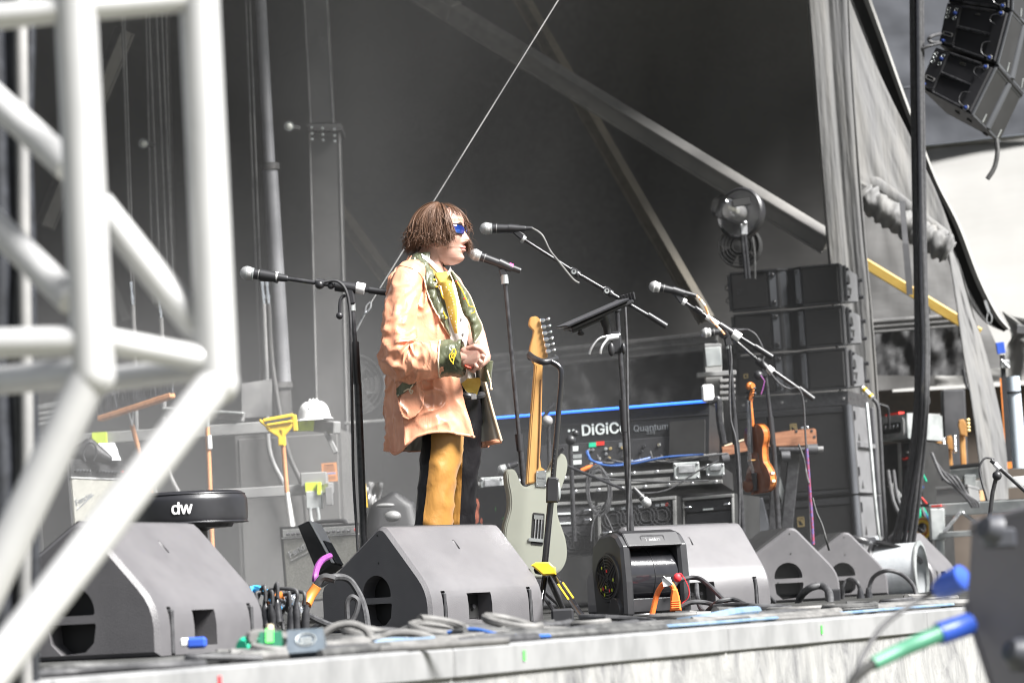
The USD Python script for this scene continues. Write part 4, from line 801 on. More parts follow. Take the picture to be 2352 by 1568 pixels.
t = thing('steel_column', 'dark grey steel column at far left seen between the white truss tubes', 'column', FP(410, 18.2))
sqcol(t, 335, 385, -40, 352, 405, 700, 18.2, 'shaft')
for x in (345, 362, 374): obj('cable_rod', MB().tube([P(x - 6, -40, 18.0), P(x + 26, 720, 18.0)], .007, 8), 'rail_grey', t)
M('bulb_glass', (0.55, 0.56, 0.52), 0.12, vs=5, coat=0.6)
for x, y, lab in ((330, 330, 'small round glass lamp at left between the white truss tubes'), (664, 291, 'small round glass lamp right of the telescopic mast')):
    t = thing('bulkhead_lamp', lab, 'lamp', P(x, y, 17.3)); c = P(x, y, 17.3)
    obj('bulb', MB().sph(c, .026), 'bulb_glass', t); obj('cage', MB().tube([c + .031 * np.array([math.cos(a), -.3, math.sin(a)]) for a in np.linspace(0, 6.28, 20)[:-1]], .003, 6, closed=True), 'galvanised', t); obj('bracket', MB().bar(c + [.02, .02, 0], c + [.07, .03, -.01], .03, ch=.004), 'column_grey', t)
# hydraulic hoses with fittings
for x0, y0, lab in ((307, 650, 'grey hose with bright hydraulic fitting at far left'), (608, 648, 'grey hoses with bright hydraulic fittings against the telescopic mast'), (372, 680, 'grey hose with bright fitting left of the white truss chord')):
    t = thing('hydraulic_hose', lab, 'hose', P(x0, y0 + 100, 16.85))
    for k in (0, 1) if x0 == 608 else (0,):
        xx = x0 - 4 + k * 11
        obj('fitting', MB().lathe([(0, .0), (.012, .0), (.012, .03), (.016, .03), (.016, .06), (.011, .06), (.011, .12), (.015, .12), (.015, .15), (0, .15)], P(xx + 2, y0 + 50, 16.85), (-.055, 0, 1), 10), 'chrome', t)
        obj('hose', MB().tube(smooth_path(PX([(xx + 2, y0 + 50, 16.85), (xx + 8 + k * 4, y0 + 200, 16.85), (xx + 14 + k * 30, y0 + 380, 16.8), (xx + 50 + k * 30, y0 + 470, 16.8), (xx + 70 + k * 20, y0 + 560, 16.8)]), 7), .016, 10), 'column_grey' if k else 'rail_grey', t)
# ladder-like base frame: two bars with tape, outrigger brackets
M('bar_grey', (0.20, 0.20, 0.20), 0.45, 0.3, vs=3, vd=5, c2=(0.28, 0.28, 0.275), rv=0.1)
t = thing('mast_frame', 'grey steel frame of two long level bars carrying yellow green tape at back left', 'frame', P(500, 1060, 16.0))
m = MB(); m.bar(P(60, 1018, 16.0), P(706, 975, 16.0), .07, .072, ch=.006); obj('upper_bar', m, 'bar_grey', t)
m = MB(); m.bar(P(706, 975, 15.99), P(775, 982, 15.8), .06, .074, ch=.006); obj('outrigger', m, 'bar_grey', t)
m = MB(); m.bar(P(748, 990, 15.85), P(772, 1040, 15.85), .05, .03, ch=.004); obj('outrigger_strut', m, 'bar_grey', t)
m = MB(); m.bar(P(60, 1165, 15.9), P(730, 1122, 15.9), .06, .065, ch=.006); obj('lower_bar', m, 'bar_grey', t)
m = MB(); m.bar(P(730, 1122, 15.85), P(762, 1120, 15.8), .06, .068, ch=.006); m2 = MB(); m2.bar(P(755, 1118, 15.75), P(757, 1160, 15.75), .045, .03, ch=.004); obj('lower_outrigger', m, 'bar_grey', t); obj('drop_bracket', m2, 'bar_grey', t)
for (xa, ya, xb, yb, Y, lab) in ((681, 976, 705, 974.5, 15.94, 'yellow'), (706, 974.5, 722, 976, 15.93, 'y'), (703, 1123, 729, 1121.5, 15.82, 'y'), (730, 1121.5, 738, 1121.5, 15.79, 'y'), (214, 1008, 246, 1006, 15.95, 'y')):
    obj('tape', MB().bar(P(xa, ya, Y), P(xb, yb, Y), .078, .075), 'yellow_tape', t)
m = MB(); m.box((.16, .12, .085), P(722, 1101, 15.85), ch=.006); obj('junction_box', m, 'bar_grey', t)
m = MB(); m.box((.10, .06, .11), P(722, 1148, 15.8), ch=.006); m2 = MB().tube(smooth_path(PX([(712, 1165, 15.75), (714, 1190, 15.75), (722, 1215, 15.75)]), 5), .012).tube(smooth_path(PX([(728, 1165, 15.75), (732, 1190, 15.75), (728, 1215, 15.75)]), 5), .012); obj('valve_block', m, 'galvanised', t); obj('valve_hose', m2, 'galvanised', t)
t = thing('step_bracket', 'grey ribbed steel bracket bar high behind the round stool', 'bracket', P(470, 955, 16.1))
obj('bar', MB().bar(P(375, 945, 16.1), P(560, 957, 16.0), .05, .06, ch=.005), 'bar_grey', t); obj('lip', MB().bar(P(375, 938, 16.05), P(560, 949, 15.95), .05, .012, ch=.003), 'galvanised', t)
# hard hat on the upper bar
t = thing('hard_hat', 'white hard hat resting on the upper steel bar beside yellow green tape', 'hard hat', P(724, 965, 15.9))
c = P(722, 962, 15.92); k = 16 / 6000
g = [(0, 42), (14, 41), (25, 36), (33, 25), (37, 8), (38.5, 0)]
m = MB().lathe([(a * k, b * k) for a, b in smooth_path(np.array([(a, b, 0) for a, b in g]), 4)[:, :2]], c, (-.03, -.05, 1), 32)
obj('shell', m, 'white_plastic', t, smooth=60)
obj('brim', MB().lathe([(38.5 * k, 2 * k), (43 * k, -1 * k), (43 * k, -2.5 * k), (37 * k, -1 * k)], c, (-.03, -.05, 1), 32).add(*(lambda q: (q.vertices * [.032, .055, .004] + c + [.085, -.06, -.004], q.faces))(trimesh.creation.icosphere(2))), 'white_plastic', t)
m = MB()
for s in (-1, 0, 1): m.tube([c + np.array([s * .02, -math.cos(a) * .104, math.sin(a) * .118 + .002]) for a in np.linspace(.5, 2.6, 12)], .006, 8)
obj('crown_ridge', m, 'white_plastic', t)
# mop with yellow clamp, brooms
t = thing('mop', 'upside down mop handle with yellow plastic clamp leaning against the steel bars', 'mop', P(660, 1080, 15.3))
Y = 15.3; F = pxface((612, 1000, Y), (680, 1000, Y), (606, 955, Y), (676, 950, Y))
obj('handle', MB().tube(PX([(650, 1020, Y), (659, 1130, Y + .03)]), .0135, 12), 'wood_orange' if 'wood_orange' in _mats else M('wood_orange', (0.50, 0.22, 0.10), 0.5, vs=10, c2=(0.60, 0.29, 0.14), stretch=(4, 4, .6)), t)
obj('handle_sleeve', MB().tube(PX([(659, 1130, Y + .03), (671, 1215, Y + .06)]), .0145, 12), 'white_paint', t)
obj('clamp_plate', MB().prism([(a / 6000 * Y, b / 6000 * Y) for a, b in ((-33, 6), (34, 12), (33, -8), (10, -32), (10, -52), (-4, -52), (-4, -32), (-30, -14))], .03, P(642, 972, Y), np.array([[1, 0, 0], [0, 0, -1], [.045, 1, 0]]).T if False else frame((0, -1, 0), (1, 0, 0)), bev=.006), 'yellow_plastic', t)
obj('clamp_jaw', MB().bar(P(604, 966, Y - .03), P(675, 953, Y - .03), .03, .022, ch=.006), 'yellow_plastic', t); obj('clamp_jaw', MB().bar(P(612, 976, Y - .03), P(672, 967, Y - .03), .03, .018, ch=.006), 'yellow_plastic', t)
obj('clamp_side', MB().bar(P(675, 952, Y - .03), P(679, 990, Y - .02), .03, .018, ch=.006), 'yellow_plastic', t); obj('clamp_lever', MB().bar(P(596, 964, Y - .03), P(620, 985, Y - .02), .03, .016, ch=.005), 'yellow_plastic', t)
obj('slot', MB().bar(P(608, 971, Y - .037), P(668, 960, Y - .037), .012, .012), 'column_grey', t)
obj('ferrule', MB().tube(PX([(648, 985, Y - .02), (650, 1022, Y)]), .019, 12), 'yellow_plastic', t)
M('bristle', (0.030, 0.031, 0.036), 0.8, vs=60, c2=(0.07, 0.072, 0.08), bump=0.4, bs=200)
t = thing('push_broom', 'push broom held up with dark bristles and orange wooden head at back left', 'broom', P(310, 930, 15.6))
a, b = P(228, 962, 15.6), P(398, 907, 15.4); obj('head', MB().bar(a, b, .06, .035, ch=.008), 'wood_orange', t)
m = MB(); rr_ = np.random.default_rng(3)
for k in np.linspace(0.01, .99, 70):
    for j in range(3):
        q = a + (b - a) * k + [0, (j - 1) * .02, .012]; m.cyl(q, q + [rr_.normal(0, .012), rr_.normal(0, .01), .125 + rr_.normal(0, .008)], .007, .004, 5)
q = obj('bristles', m, 'bristle', t); tag(stage.GetPrimAtPath(q.path), kind='stuff')
m = MB().tube(PX([(303, 975, 15.55), (318, 1030, 15.55), (345, 1125, 15.55), (372, 1220, 15.55)]), .014, 12); obj('handle', m, 'wood_orange', t)
obj('brace', MB().tube(PX([(296, 948, 15.5), (304, 978, 15.5)]), .005, 6).tube(PX([(306, 945, 15.5), (304, 978, 15.5)]), .005, 6), 'steel', t)
t = thing('broom_handle', 'brick coloured broom handle standing upright behind the round stool', 'broom', P(480, 1060, 15.5))
obj('handle', MB().tube(PX([(476, 978, 15.5), (480, 1060, 15.5), (488, 1260, 15.5)]), .014, 12), 'wood_orange', t); obj('silver_cap', MB().tube(PX([(475, 955, 15.5), (476, 980, 15.5)]), .015, 12), 'galvanised', t); obj('paper_label', MB().tube(PX([(480, 1000, 15.49), (482, 1030, 15.49)]), .0146, 12), 'white_paint', t)
# orange warning sign on a grey cabinet panel
M('sign_orange', (0.52, 0.22, 0.09), 0.5); M('sign_ink', (0.10, 0.06, 0.04), 0.6); M('sign_blue', (0.18, 0.2, 0.34), 0.6); M('cabinet_panel', (0.085, 0.084, 0.083), 0.55, vs=2, vd=5, c2=(0.115, 0.113, 0.11))
t = thing('equipment_cabinet', 'plain grey equipment cabinet door behind the mast frame, below the hard hat', 'cabinet', FP(760, 16.9))
F = pxface((560, 1445, 16.9), (800, 1430, 16.85), (540, 1000, 16.9), (782, 985, 16.85)); m = MB(); F.plate(m, 0, 0, 1, 1, -.5, 0); obj('body', m, 'cabinet_panel', t); m = MB(); F.plate(m, .03, .02, .97, .98, .001, .012, .006); obj('door', m, 'cabinet_panel', t)
t = thing('warning_sign', 'small faded orange warning sign with dark printed lines on the grey cabinet', 'sign', P(757, 1083, 16.8))
F = pxface((741, 1106, 16.78), (776, 1104, 16.78), (738, 1064, 16.78), (773, 1061, 16.78)); m = MB(); F.plate(m, 0, 0, 1, 1, 0, .004); obj('plate', m, 'sign_orange', t)
m = MB(); F.text(m, 'DANGER', .011, .5, .88, .0045, .001, True, True); obj('lettering', m, 'sign_ink', t)
m = MB()
for v in (.77, .70, .63, .56, .26, .19, .12): F.plate(m, .12, v - .013, .88 - .1 * (v % .1), v + .013, .0041, .005)
obj('text_line', m, 'sign_ink', t)
m = MB(); F.plate(m, .10, .38, .90, .48, .0041, .005); obj('blue_line', m, 'sign_blue', t)
# white sill and panels at back left
t = thing('white_window_frame', 'white window frame behind the broom at far left', 'window', P(150, 925, 18.5))
obj('sill', MB().bar(P(70, 938, 18.5), P(275, 905, 18.5), .06, .035, ch=.005), 'white_paint', t); obj('jamb', MB().bar(P(273, 905, 18.5), P(272, 885, 18.5), .02, .04), 'white_paint', t)
for k in range(3): obj('slat', MB().bar(P(85, 950 + 12 * k, 18.4), P(160, 940 + 12 * k, 18.4), .03, .02, ch=.003), 'white_paint', t)
solo('mesh_panel', MB().sheet(wavy(P(555, 960, 16.4), P(625, 955, 16.4), P(555, 880, 16.4), P(625, 870, 16.4), 6, 6, .02, 5, 2, 2)), 'rail_grey', 'grey wire mesh panel at the foot of the telescopic mast', 'panel')
# ---------------------------------------------------------------- microphones and stands
_mats['mic_mesh'] = usdkit.material(stage, '/World/Looks/mic_mesh', {
    'tc': ('geometry', {}), 'v': ('voronoi_texture', {'scale': 420, 'randomness': 0.3}), 'r': ('rgb_ramp', {'ramp': [(0.0, (0.62, 0.62, 0.61)), (0.5, (0.42, 0.42, 0.42)), (0.8, (0.12, 0.12, 0.12))]}),
    'b': ('bump', {'strength': 0.8, 'distance': 0.001, 'invert': True}), 'p': ('principled_bsdf', {'metallic': 0.55, 'roughness': 0.42})},
    [('tc.position', 'v.vector'), ('v.distance', 'r.fac'), ('r.color', 'p.base_color'), ('v.distance', 'b.height'), ('b.normal', 'p.normal')], surface='p.BSDF')
def mic(label, ball, tail, Y, parent=None, Y2=None, pink=False, ring='galvanised', lenk=1.0, pale=False):
    Y2 = Y if Y2 is None else Y2
    c, e = P(*ball, Y), P(*tail, Y2); ax = nrm(e - c); L = np.linalg.norm(e - c)
    t = thing('microphone', label, 'microphone', c)
    obj('grille_ball', MB().lathe([(0, -.0255), (.010, -.0235), (.019, -.017), (.0245, -.006), (.0255, .002), (.0245, .010), (.022, .018)], c, ax, 24), 'mic_mesh', t, smooth=60)
    obj('collar_ring', MB().lathe([(.0255, -.003), (.0262, .0), (.0255, .003)], c, ax, 24).lathe([(.022, .0178), (.0225, .019), (.0225, .024), (.018, .026)], c, ax, 24), ring if not pale else 'white_plastic', t)
    obj('body', MB().lathe([(.0, .0255), (.0185, .0255), (.019, .03), (.017, L * .5), (.0125, L * .97), (.011, L), (0, L)], c, ax, 22), 'black_plastic', t)
    obj('switch_ring', MB().lathe([(.0192, .042), (.0196, .043), (.0192, .045)], c, ax, 22), 'rail_grey', t)
    if pink: obj('pink_band', MB().lathe([(.0155, L * .74), (.0175, L * .74), (.017, L * .82), (.0145, L * .82)], c, ax, 22), 'pink_tape', t)
    return t, c, e, ax
def rod(t, nm, a, b, rad, m='black_metal', n=14): return obj(nm, MB().tube([a, b], rad, n), m, t)
def tripod(t, foot, R=.24):
    if abs(foot[1] - 11.5) < .01:
        obj('round_base', MB().lathe([(0, .03), (.03, .03), (.11, .012), (.115, 0)], foot, (0, 0, 1), 28), 'black_metal', t); return
    for k in range(3):
        a = k * 2.094 + .9; e = foot + np.array([math.cos(a) * R, math.sin(a) * R, .012]); obj('leg', MB().tube([foot + [0, 0, .16], e], .009, 8), 'black_metal', t)
    obj('hub', MB().lathe([(0, .2), (.02, .2), (.024, .17), (.024, .13), (.016, .11), (0, .11)], foot, (0, 0, 1), 14), 'black_plastic', t)
def pole(t, pts, Y, radii, sleeve=None):
    """pole through picture points; ends on the deck"""
    for (a, b), rad in zip(zip(pts[:-1], pts[1:]), radii): rod(t, 'pole', P(*a, Y), P(*b, Y), rad)
    a, b = P(*pts[-2], Y), P(*pts[-1], Y); d = nrm(b - a); k = (DECK - b[2]) / d[2]; f = b + d * k
    rod(t, 'pole', b, f + [0, 0, .1], radii[-1]); tripod(t, np.array([f[0], f[1], DECK]))
    if sleeve: obj('clutch_sleeve', MB().tube([P(*sleeve[0], Y), P(*sleeve[1], Y)], [sleeve[2], sleeve[2] * .9], 16), 'black_plastic', t)
def cablet(label, pts, rad, m='dark_rubber', nm='microphone_cable'):
    return solo(nm, MB().tube(smooth_path(PX(pts), 8), rad, 8), m, label, 'cable')
# stand at left
MB.K = 1.16; Y = 10.8; mic('grey ball microphone on the leftmost boom stand, left of the singer', (567, 627), (648, 638), Y)
t = thing('microphone_stand', 'black boom microphone stand at left with white joint collar and nearly level boom', 'mic stand', P(820, 1000, Y))
rod(t, 'boom', P(632, 636, Y), P(800, 660, Y), .0078); rod(t, 'boom', P(795, 659, Y), P(905, 674, Y), .0095); obj('counter_grip', MB().tube([P(848, 666, Y), P(924, 677, Y)], .0125, 14), 'black_plastic', t)
obj('clip', MB().tube([P(598, 632, Y), P(634, 636, Y)], [.022, .019], 14).bar(P(618, 636, Y), P(640, 645, Y), .02, .025, ch=.004), 'black_plastic', t); obj('clip_nut', MB().cyl(P(632, 634, Y), P(638, 635, Y), .017), 'white_plastic', t)
obj('boom_clutch', MB().tube([P(726, 648, Y), P(745, 651, Y)], .015, 14), 'black_plastic', t); obj('clutch_knob', MB().sph(P(734, 654, Y - .02), .016).sph(P(760, 656, Y - .02), .013), 'black_plastic', t)
obj('joint', MB().tube([P(770, 656, Y), P(818, 662, Y)], .020, 14).bar(P(802, 662, Y), P(808, 700, Y), .034, .04, ch=.006), 'black_plastic', t); obj('joint_collar', MB().tube([P(818, 660, Y), P(838, 664, Y)], .0205, 16), 'white_plastic', t)
obj('lever', MB().tube(smooth_path(PX([(797, 676, Y - .02), (782, 688, Y - .03), (780, 722, Y - .03)]), 5), .006, 8).sph(P(780, 725, Y - .03), .013), 'black_plastic', t)
pole(t, [(808, 698), (818, 810), (822, 880), (836, 1235)], Y, [.0085, .0095, .0135], ((814, 785), (821, 882), .0165))
obj('pole_ring', MB().tube([P(808, 696, Y), P(809, 714, Y)], .0125, 14), 'galvanised', t)
cablet('black microphone cable looping from the left boom down its pole', [(745, 648, Y - .03), (775, 646, Y - .04), (795, 668, Y - .04), (804, 720, Y - .03), (806, 800, Y - .03), (809, 950, Y - .03), (812, 1100, Y - .03), (820, 1230, Y - .03), (826, 1330, Y - .03)], .0052)
# singer's stand
MB.K = 1.0; Y = 10.95; tt_, c, e, ax = mic('silver ball microphone with a pink band right before the mouth of the singer', (1091, 585), (1196, 622), Y, pink=True)
t = thing('microphone_stand', 'straight black microphone stand directly in front of the singer', 'mic stand', P(1180, 900, Y))
obj('clip', MB().tube([P(1146, 604, Y), P(1178, 617, Y)], [.021, .0175], 14).bar(P(1152, 616, Y), P(1160, 640, Y), .022, .03, ch=.005), 'black_plastic', t); obj('clip_nut', MB().tube([P(1158, 632, Y), P(1160, 652, Y)], .016, 14), 'galvanised', t)
pole(t, [(1160, 648), (1192, 1000), (1196, 1035), (1203, 1110)], Y, [.0088, .0088, .0125], ((1191, 997), (1195, 1036), .0165))
# boom stand right of the singer with tablet
MB.K = 1.09; Y = 11.5; mic('silver ball microphone at the top of the high boom beside the forehead of the singer', (1116, 525), (1200, 525), Y)
t = thing('microphone_stand', 'black boom stand right of the singer, its boom rising steeply to the left', 'mic stand', P(1430, 950, Y))
obj('connector', MB().tube([P(1198, 525, Y), P(1224, 524, Y)], [.011, .007], 12), 'black_metal', t)
rod(t, 'boom', P(1196, 546, Y), P(1345, 640, Y), .0068); rod(t, 'boom', P(1335, 634, Y), P(1490, 725, Y), .0088); obj('counter_grip', MB().tube([P(1488, 723, Y), P(1531, 749, Y)], .013, 14), 'black_plastic', t)
obj('clip', MB().tube([P(1168, 525, Y), P(1192, 525, Y)], [.019, .016], 14).bar(P(1182, 530, Y), P(1204, 548, Y), .02, .03, ch=.005), 'black_plastic', t); obj('clip_nut', MB().tube([P(1200, 548, Y), P(1205, 552, Y)], .016, 14), 'galvanised', t)
for x, y in ((1318, 624), (1394, 668)): obj('boom_clutch', MB().tube([P(x - 8, y - 4, Y), P(x + 12, y + 8, Y)], .0155, 14).lathe([(0, .022), (.014, .02), (.017, 0)], P(x, y, Y - .012), (0, -1, 0), 14), 'black_metal', t); obj('clutch_face', MB().lathe([(0, .001), (.010, .001), (.010, 0)], P(x, y, Y - .034), (0, -1, 0), 14), 'galvanised', t)
pole(t, [(1416, 700), (1432, 915), (1435, 990), (1450, 1225)], Y, [.0095, .0105, .0125], ((1430, 918), (1435, 992), .0165))
obj('joint', MB().tube([P(1412, 690, Y), P(1418, 715, Y)], .017, 14).bar(P(1425, 682, Y), P(1452, 698, Y), .03, .03, ch=.006), 'black_plastic', t)
# tablet holder
t = thing('tablet_holder', 'dark tablet in a tilted clamp holder on the boom stand right of the singer', 'tablet', P(1370, 730, 11.35))
a, b = P(1290, 752, 11.3), P(1432, 690, 11.35); d = nrm(b - a); up = nrm(np.cross(d, [0, 1, .16])); up = up if up[2] > 0 else -up
w = np.cross(d, up); a, b = a - w * 0, b
obj('tablet', MB().bar(a, b, .22, .010, up=up, ch=.004), 'black_gloss', t); obj('screen_edge', MB().bar(a + up * .006, b + up * .006, .20, .002, up=up), 'dark_grey_paint', t)
obj('holder_back', MB().bar(a + d * .02 - up * .018, b + d * .02 - up * .014, .17, .016, up=up, ch=.004), 'black_plastic', t)
obj('holder_tray', MB().bar(a + d * .03 - up * .034, a + d * .18 - up * .034, .06, .012, up=up, ch=.003), 'black_plastic', t)
for k in range(5): obj('clamp_tab', MB().bar(b + d * (.004 + .007 * k) - up * .012 + w * (-.05 + .025 * k), b + d * (.010 + .007 * k) + up * .02 + w * (-.05 + .025 * k), .02, .008, ch=.002), 'black_plastic', t)
obj('swivel', MB().tube([P(1382, 720, 11.35), P(1392, 745, 11.38)], .020, 14).tube([P(1392, 745, 11.38), P(1396, 772, 11.4)], .015, 14).tube([P(1396, 772, 11.4), P(1420, 778, 11.45)], .014, 12), 'black_plastic', t)
obj('clamp', MB().bar(P(1412, 762, 11.44), P(1418, 812, 11.44), .045, .05, ch=.006).sph(P(1404, 802, 11.36), (.014, .012, .028)).sph(P(1432, 800, 11.4), (.010, .014, .024)), 'black_plastic', t)
obj('wing_screw', MB().tube([P(1330, 752, 11.3), P(1334, 766, 11.3)], .008, 8).sph(P(1334, 766, 11.3), (.014, .008, .008)), 'black_plastic', t)
t = thing('guitar_capo', 'grey metal guitar capo clipped on the pole of the tablet stand', 'capo', P(1390, 790, 11.35))
obj('lever', MB().tube(smooth_path(PX([(1353, 813, 11.33), (1360, 796, 11.33), (1375, 778, 11.34), (1398, 771, 11.36), (1424, 768, 11.38)]), 6), .0055, 10), 'steel', t)
obj('jaw', MB().tube(smooth_path(PX([(1379, 812, 11.33), (1381, 800, 11.33), (1388, 788, 11.34), (1398, 776, 11.36)]), 6), .006, 10), 'steel', t)
obj('spring_body', MB().tube(PX([(1392, 778, 11.36), (1420, 774, 11.38)]), .010, 10), 'steel', t)
cablet('grey cable hanging from the high boom microphone along its boom', [(1222, 524, 11.47), (1245, 540, 11.45), (1263, 575, 11.45), (1285, 603, 11.45), (1315, 640, 11.46), (1330, 650, 11.47)], .0045, 'dusty_cable')
cablet('black cable running down beside the pole of the tablet stand', [(1436, 705, 11.44), (1440, 800, 11.44), (1442, 950, 11.44), (1446, 1060, 11.46), (1443, 1170, 11.46), (1441, 1300, 11.48)], .0055)
# two stands at right
MB.K = 1.1; Y = 12.9; mic('grey ball microphone on the boom stand left of the speaker stack', (1503, 658), (1576, 674), Y, pale=True)
t = thing('microphone_stand', 'black boom stand wrapped with white tape and orange striped cord, left of the hanging violin', 'mic stand', P(1690, 1000, Y))
obj('connector', MB().tube([P(1574, 673, Y), P(1600, 679, Y)], [.012, .008], 12), 'black_metal', t)
obj('clip', MB().tube([P(1545, 667, Y), P(1572, 674, Y)], [.020, .017], 14).bar(P(1553, 674, Y), P(1568, 694, Y), .02, .03, ch=.005), 'black_plastic', t); obj('clip_nut', MB().tube([P(1568, 691, Y), P(1575, 695, Y)], .015, 14), 'white_plastic', t)
rod(t, 'boom', P(1572, 694, Y), P(1640, 738, Y), .0075); rod(t, 'boom', P(1606, 716, Y), P(1760, 812, Y), .0090); obj('counter_grip', MB().tube([P(1733, 795, Y), P(1774, 820, Y)], .0135, 14), 'black_plastic', t)
obj('boom_clutch', MB().tube([P(1595, 708, Y), P(1612, 718, Y)], .015, 14), 'black_metal', t); obj('white_tape', MB().tube([P(1622, 727, Y), P(1650, 745, Y)], .0125, 14), 'white_plastic', t); obj('joint_collar', MB().tube([P(1683, 765, Y), P(1700, 776, Y)], .021, 14), 'white_plastic', t)
obj('joint', MB().tube([P(1652, 746, Y), P(1683, 765, Y)], .017, 14).bar(P(1668, 762, Y), P(1674, 795, Y), .035, .03, ch=.006).lathe([(0, .03), (.02, .028), (.022, 0)], P(1664, 768, Y), (-.3, -1, 0), 14), 'black_plastic', t)
pole(t, [(1673, 790), (1688, 965), (1692, 1015), (1706, 1215)], Y, [.0095, .0100, .0125], ((1685, 960), (1690, 1020), .016))
obj('pole_ring', MB().tube([P(1673, 786, Y), P(1674, 801, Y)], .0125, 14), 'galvanised', t)
cablet('orange and white striped cord twisted along the boom left of the speaker stack', [(1600, 679, Y - .02), (1618, 700, Y - .04), (1628, 725, Y - .04), (1640, 742, Y - .04), (1655, 757, Y - .04), (1664, 768, Y - .04)], .005, 'orange_stripe' if 'orange_stripe' in _mats else M('orange_stripe', (0.75, 0.28, 0.10), 0.5, vs=45, c2=(0.75, 0.72, 0.62), ramp=(.48, .52)))
cablet('dark cable hanging along the pole left of the violin', [(1676, 792, Y - .03), (1680, 830, Y - .03), (1676, 880, Y - .03), (1678, 960, Y - .03), (1690, 1010, Y - .03), (1698, 1100, Y - .03), (1698, 1240, Y - .03)], .005)
MB.K = 1.1; Y = 14.9; mic('small grey ball microphone in front of the left edge of the speaker stack', (1621, 764), (1668, 761), Y, pale=True)
t = thing('microphone_stand', 'black boom stand sloping down to the right with the violin hanging on it', 'mic stand', P(1770, 1000, Y))
obj('connector', MB().tube([P(1690, 759, Y), P(1718, 757, Y)], [.011, .007], 12), 'black_metal', t); obj('clip', MB().tube([P(1655, 762, Y), P(1692, 759, Y)], [.02, .014], 12), 'black_plastic', t)
rod(t, 'boom', P(1672, 768, Y), P(1770, 852, Y), .0085); rod(t, 'boom', P(1745, 830, Y), P(1850, 903, Y), .0105); obj('counter_grip', MB().tube([P(1835, 891, Y), P(1869, 916, Y)], .014, 14), 'black_plastic', t)
obj('joint', MB().tube([P(1738, 826, Y), P(1762, 846, Y)], .02, 14).bar(P(1753, 845, Y), P(1758, 866, Y), .034, .03, ch=.006).sph(P(1742, 862, Y - .03), .026), 'black_plastic', t); obj('joint_collar', MB().tube([P(1762, 845, Y), P(1774, 854, Y)], .021, 14), 'white_plastic', t)
pole(t, [(1758, 862), (1770, 960), (1776, 1020), (1790, 1235)], Y, [.0105, .012, .0145], ((1768, 958), (1775, 1022), .019))
cablet('dark cable curving from the small microphone and over the sloping boom', [(1718, 757, Y - .02), (1735, 768, Y - .03), (1748, 790, Y - .03), (1756, 815, Y - .03), (1752, 830, Y - .03), (1765, 850, Y - .04), (1790, 880, Y - .04), (1815, 893, Y - .04), (1833, 891, Y - .05), (1845, 920, Y - .05), (1850, 1000, Y - .05), (1855, 1080, Y - .05), (1862, 1240, Y - .05)], .005)
M('braided_cord', (0.22, 0.03, 0.06), 0.7, vs=70, c2=(0.09, 0.08, 0.24), ramp=(.45, .55))
cablet('red and blue braided cord hanging before the subwoofers right of the violin', [(1853, 1030, 14.8), (1858, 1100, 14.8), (1864, 1180, 14.8), (1868, 1250, 14.8)], .008, 'braided_cord')
cablet('thin grey cable slanting down to the floor before the lower subwoofer', [(1866, 1142, 13.0), (1875, 1175, 13.0), (1888, 1205, 13.0), (1898, 1240, 13.0), (1904, 1262, 13.1)], .005, 'grey_cable')
cablet('thin grey cable under the wooden keyboard', [(1834, 1020, 14.0), (1845, 1050, 14.0), (1852, 1085, 14.0), (1858, 1110, 13.8)], .005, 'grey_cable')
MB.K = 1.0
# ---------------------------------------------------------------- guitar on its stand
M('seafoam', (0.275, 0.283, 0.240), 0.3, vs=2, c2=(0.30, 0.308, 0.262), coat=0.6)
M('maple', (0.46, 0.24, 0.075), 0.32, vs=3, vd=5, c2=(0.56, 0.32, 0.115), stretch=(14, 14, 1.2), coat=0.4)
M('walnut_line', (0.14, 0.07, 0.03), 0.5)
def GX(cx, cy): return (1950 + cx / 1.3625) / 1.7415, (1250 + cy / 1.3625) / 1.7415
Yg = 10.75
def gp(cx, cy, Y=Yg): return P(*GX(cx, cy), Y)
O = gp(250, 1000); gx = nrm(gp(350, 1000) - O); gz = nrm(np.array([0.0, 0, 1]) - gx * gx[2]); sc = np.linalg.norm(gp(350, 1000) - O) / 100
def g2(pts): return [((x - 250) * sc, -(y - 1000) * sc) for x, y in pts]
thick = nrm(np.array([-.42, .9, .06])); Rg = np.stack([gx, gz, -thick], 1)      # plane x, y, extruded away from the camera
body = g2(smooth_path(np.array([(x, y, 0) for x, y in [(104, 890), (113, 862), (133, 852), (154, 860), (168, 885), (180, 918), (196, 941), (217, 948), (240, 938), (258, 918), (264, 862), (322, 856), (334, 868), (348, 842), (366, 800), (386, 774), (408, 767), (428, 780), (440, 815), (438, 858), (425, 905), (405, 962), (389, 1020), (384, 1072), (393, 1125), (411, 1175), (428, 1228), (437, 1285), (435, 1335), (420, 1378), (393, 1412), (350, 1436), (290, 1446), (220, 1440), (165, 1420), (125, 1385), (102, 1335), (92, 1275), (91, 1210), (97, 1160), (108, 1118), (119, 1075), (122, 1030), (117, 980), (107, 930)]]), 4, True)[:, :2])
t = thing('electric_guitar', 'pale sea green electric guitar seen from behind, hanging in a black and yellow stand', 'guitar', O)
obj('body', MB().prism(body, .043, O - (-thick) * 0 + thick * .043, np.stack([gx, gz, -thick], 1), bev=.009), 'seafoam', t, smooth=45)
neck = g2([(262, 270), (307, 285), (301, 600), (292, 790), (299, 842), (322, 858), (320, 930), (214, 935), (236, 600)])
obj('neck', MB().prism(neck, .019, O + thick * .022, Rg, bev=.008), 'maple', t, smooth=50)
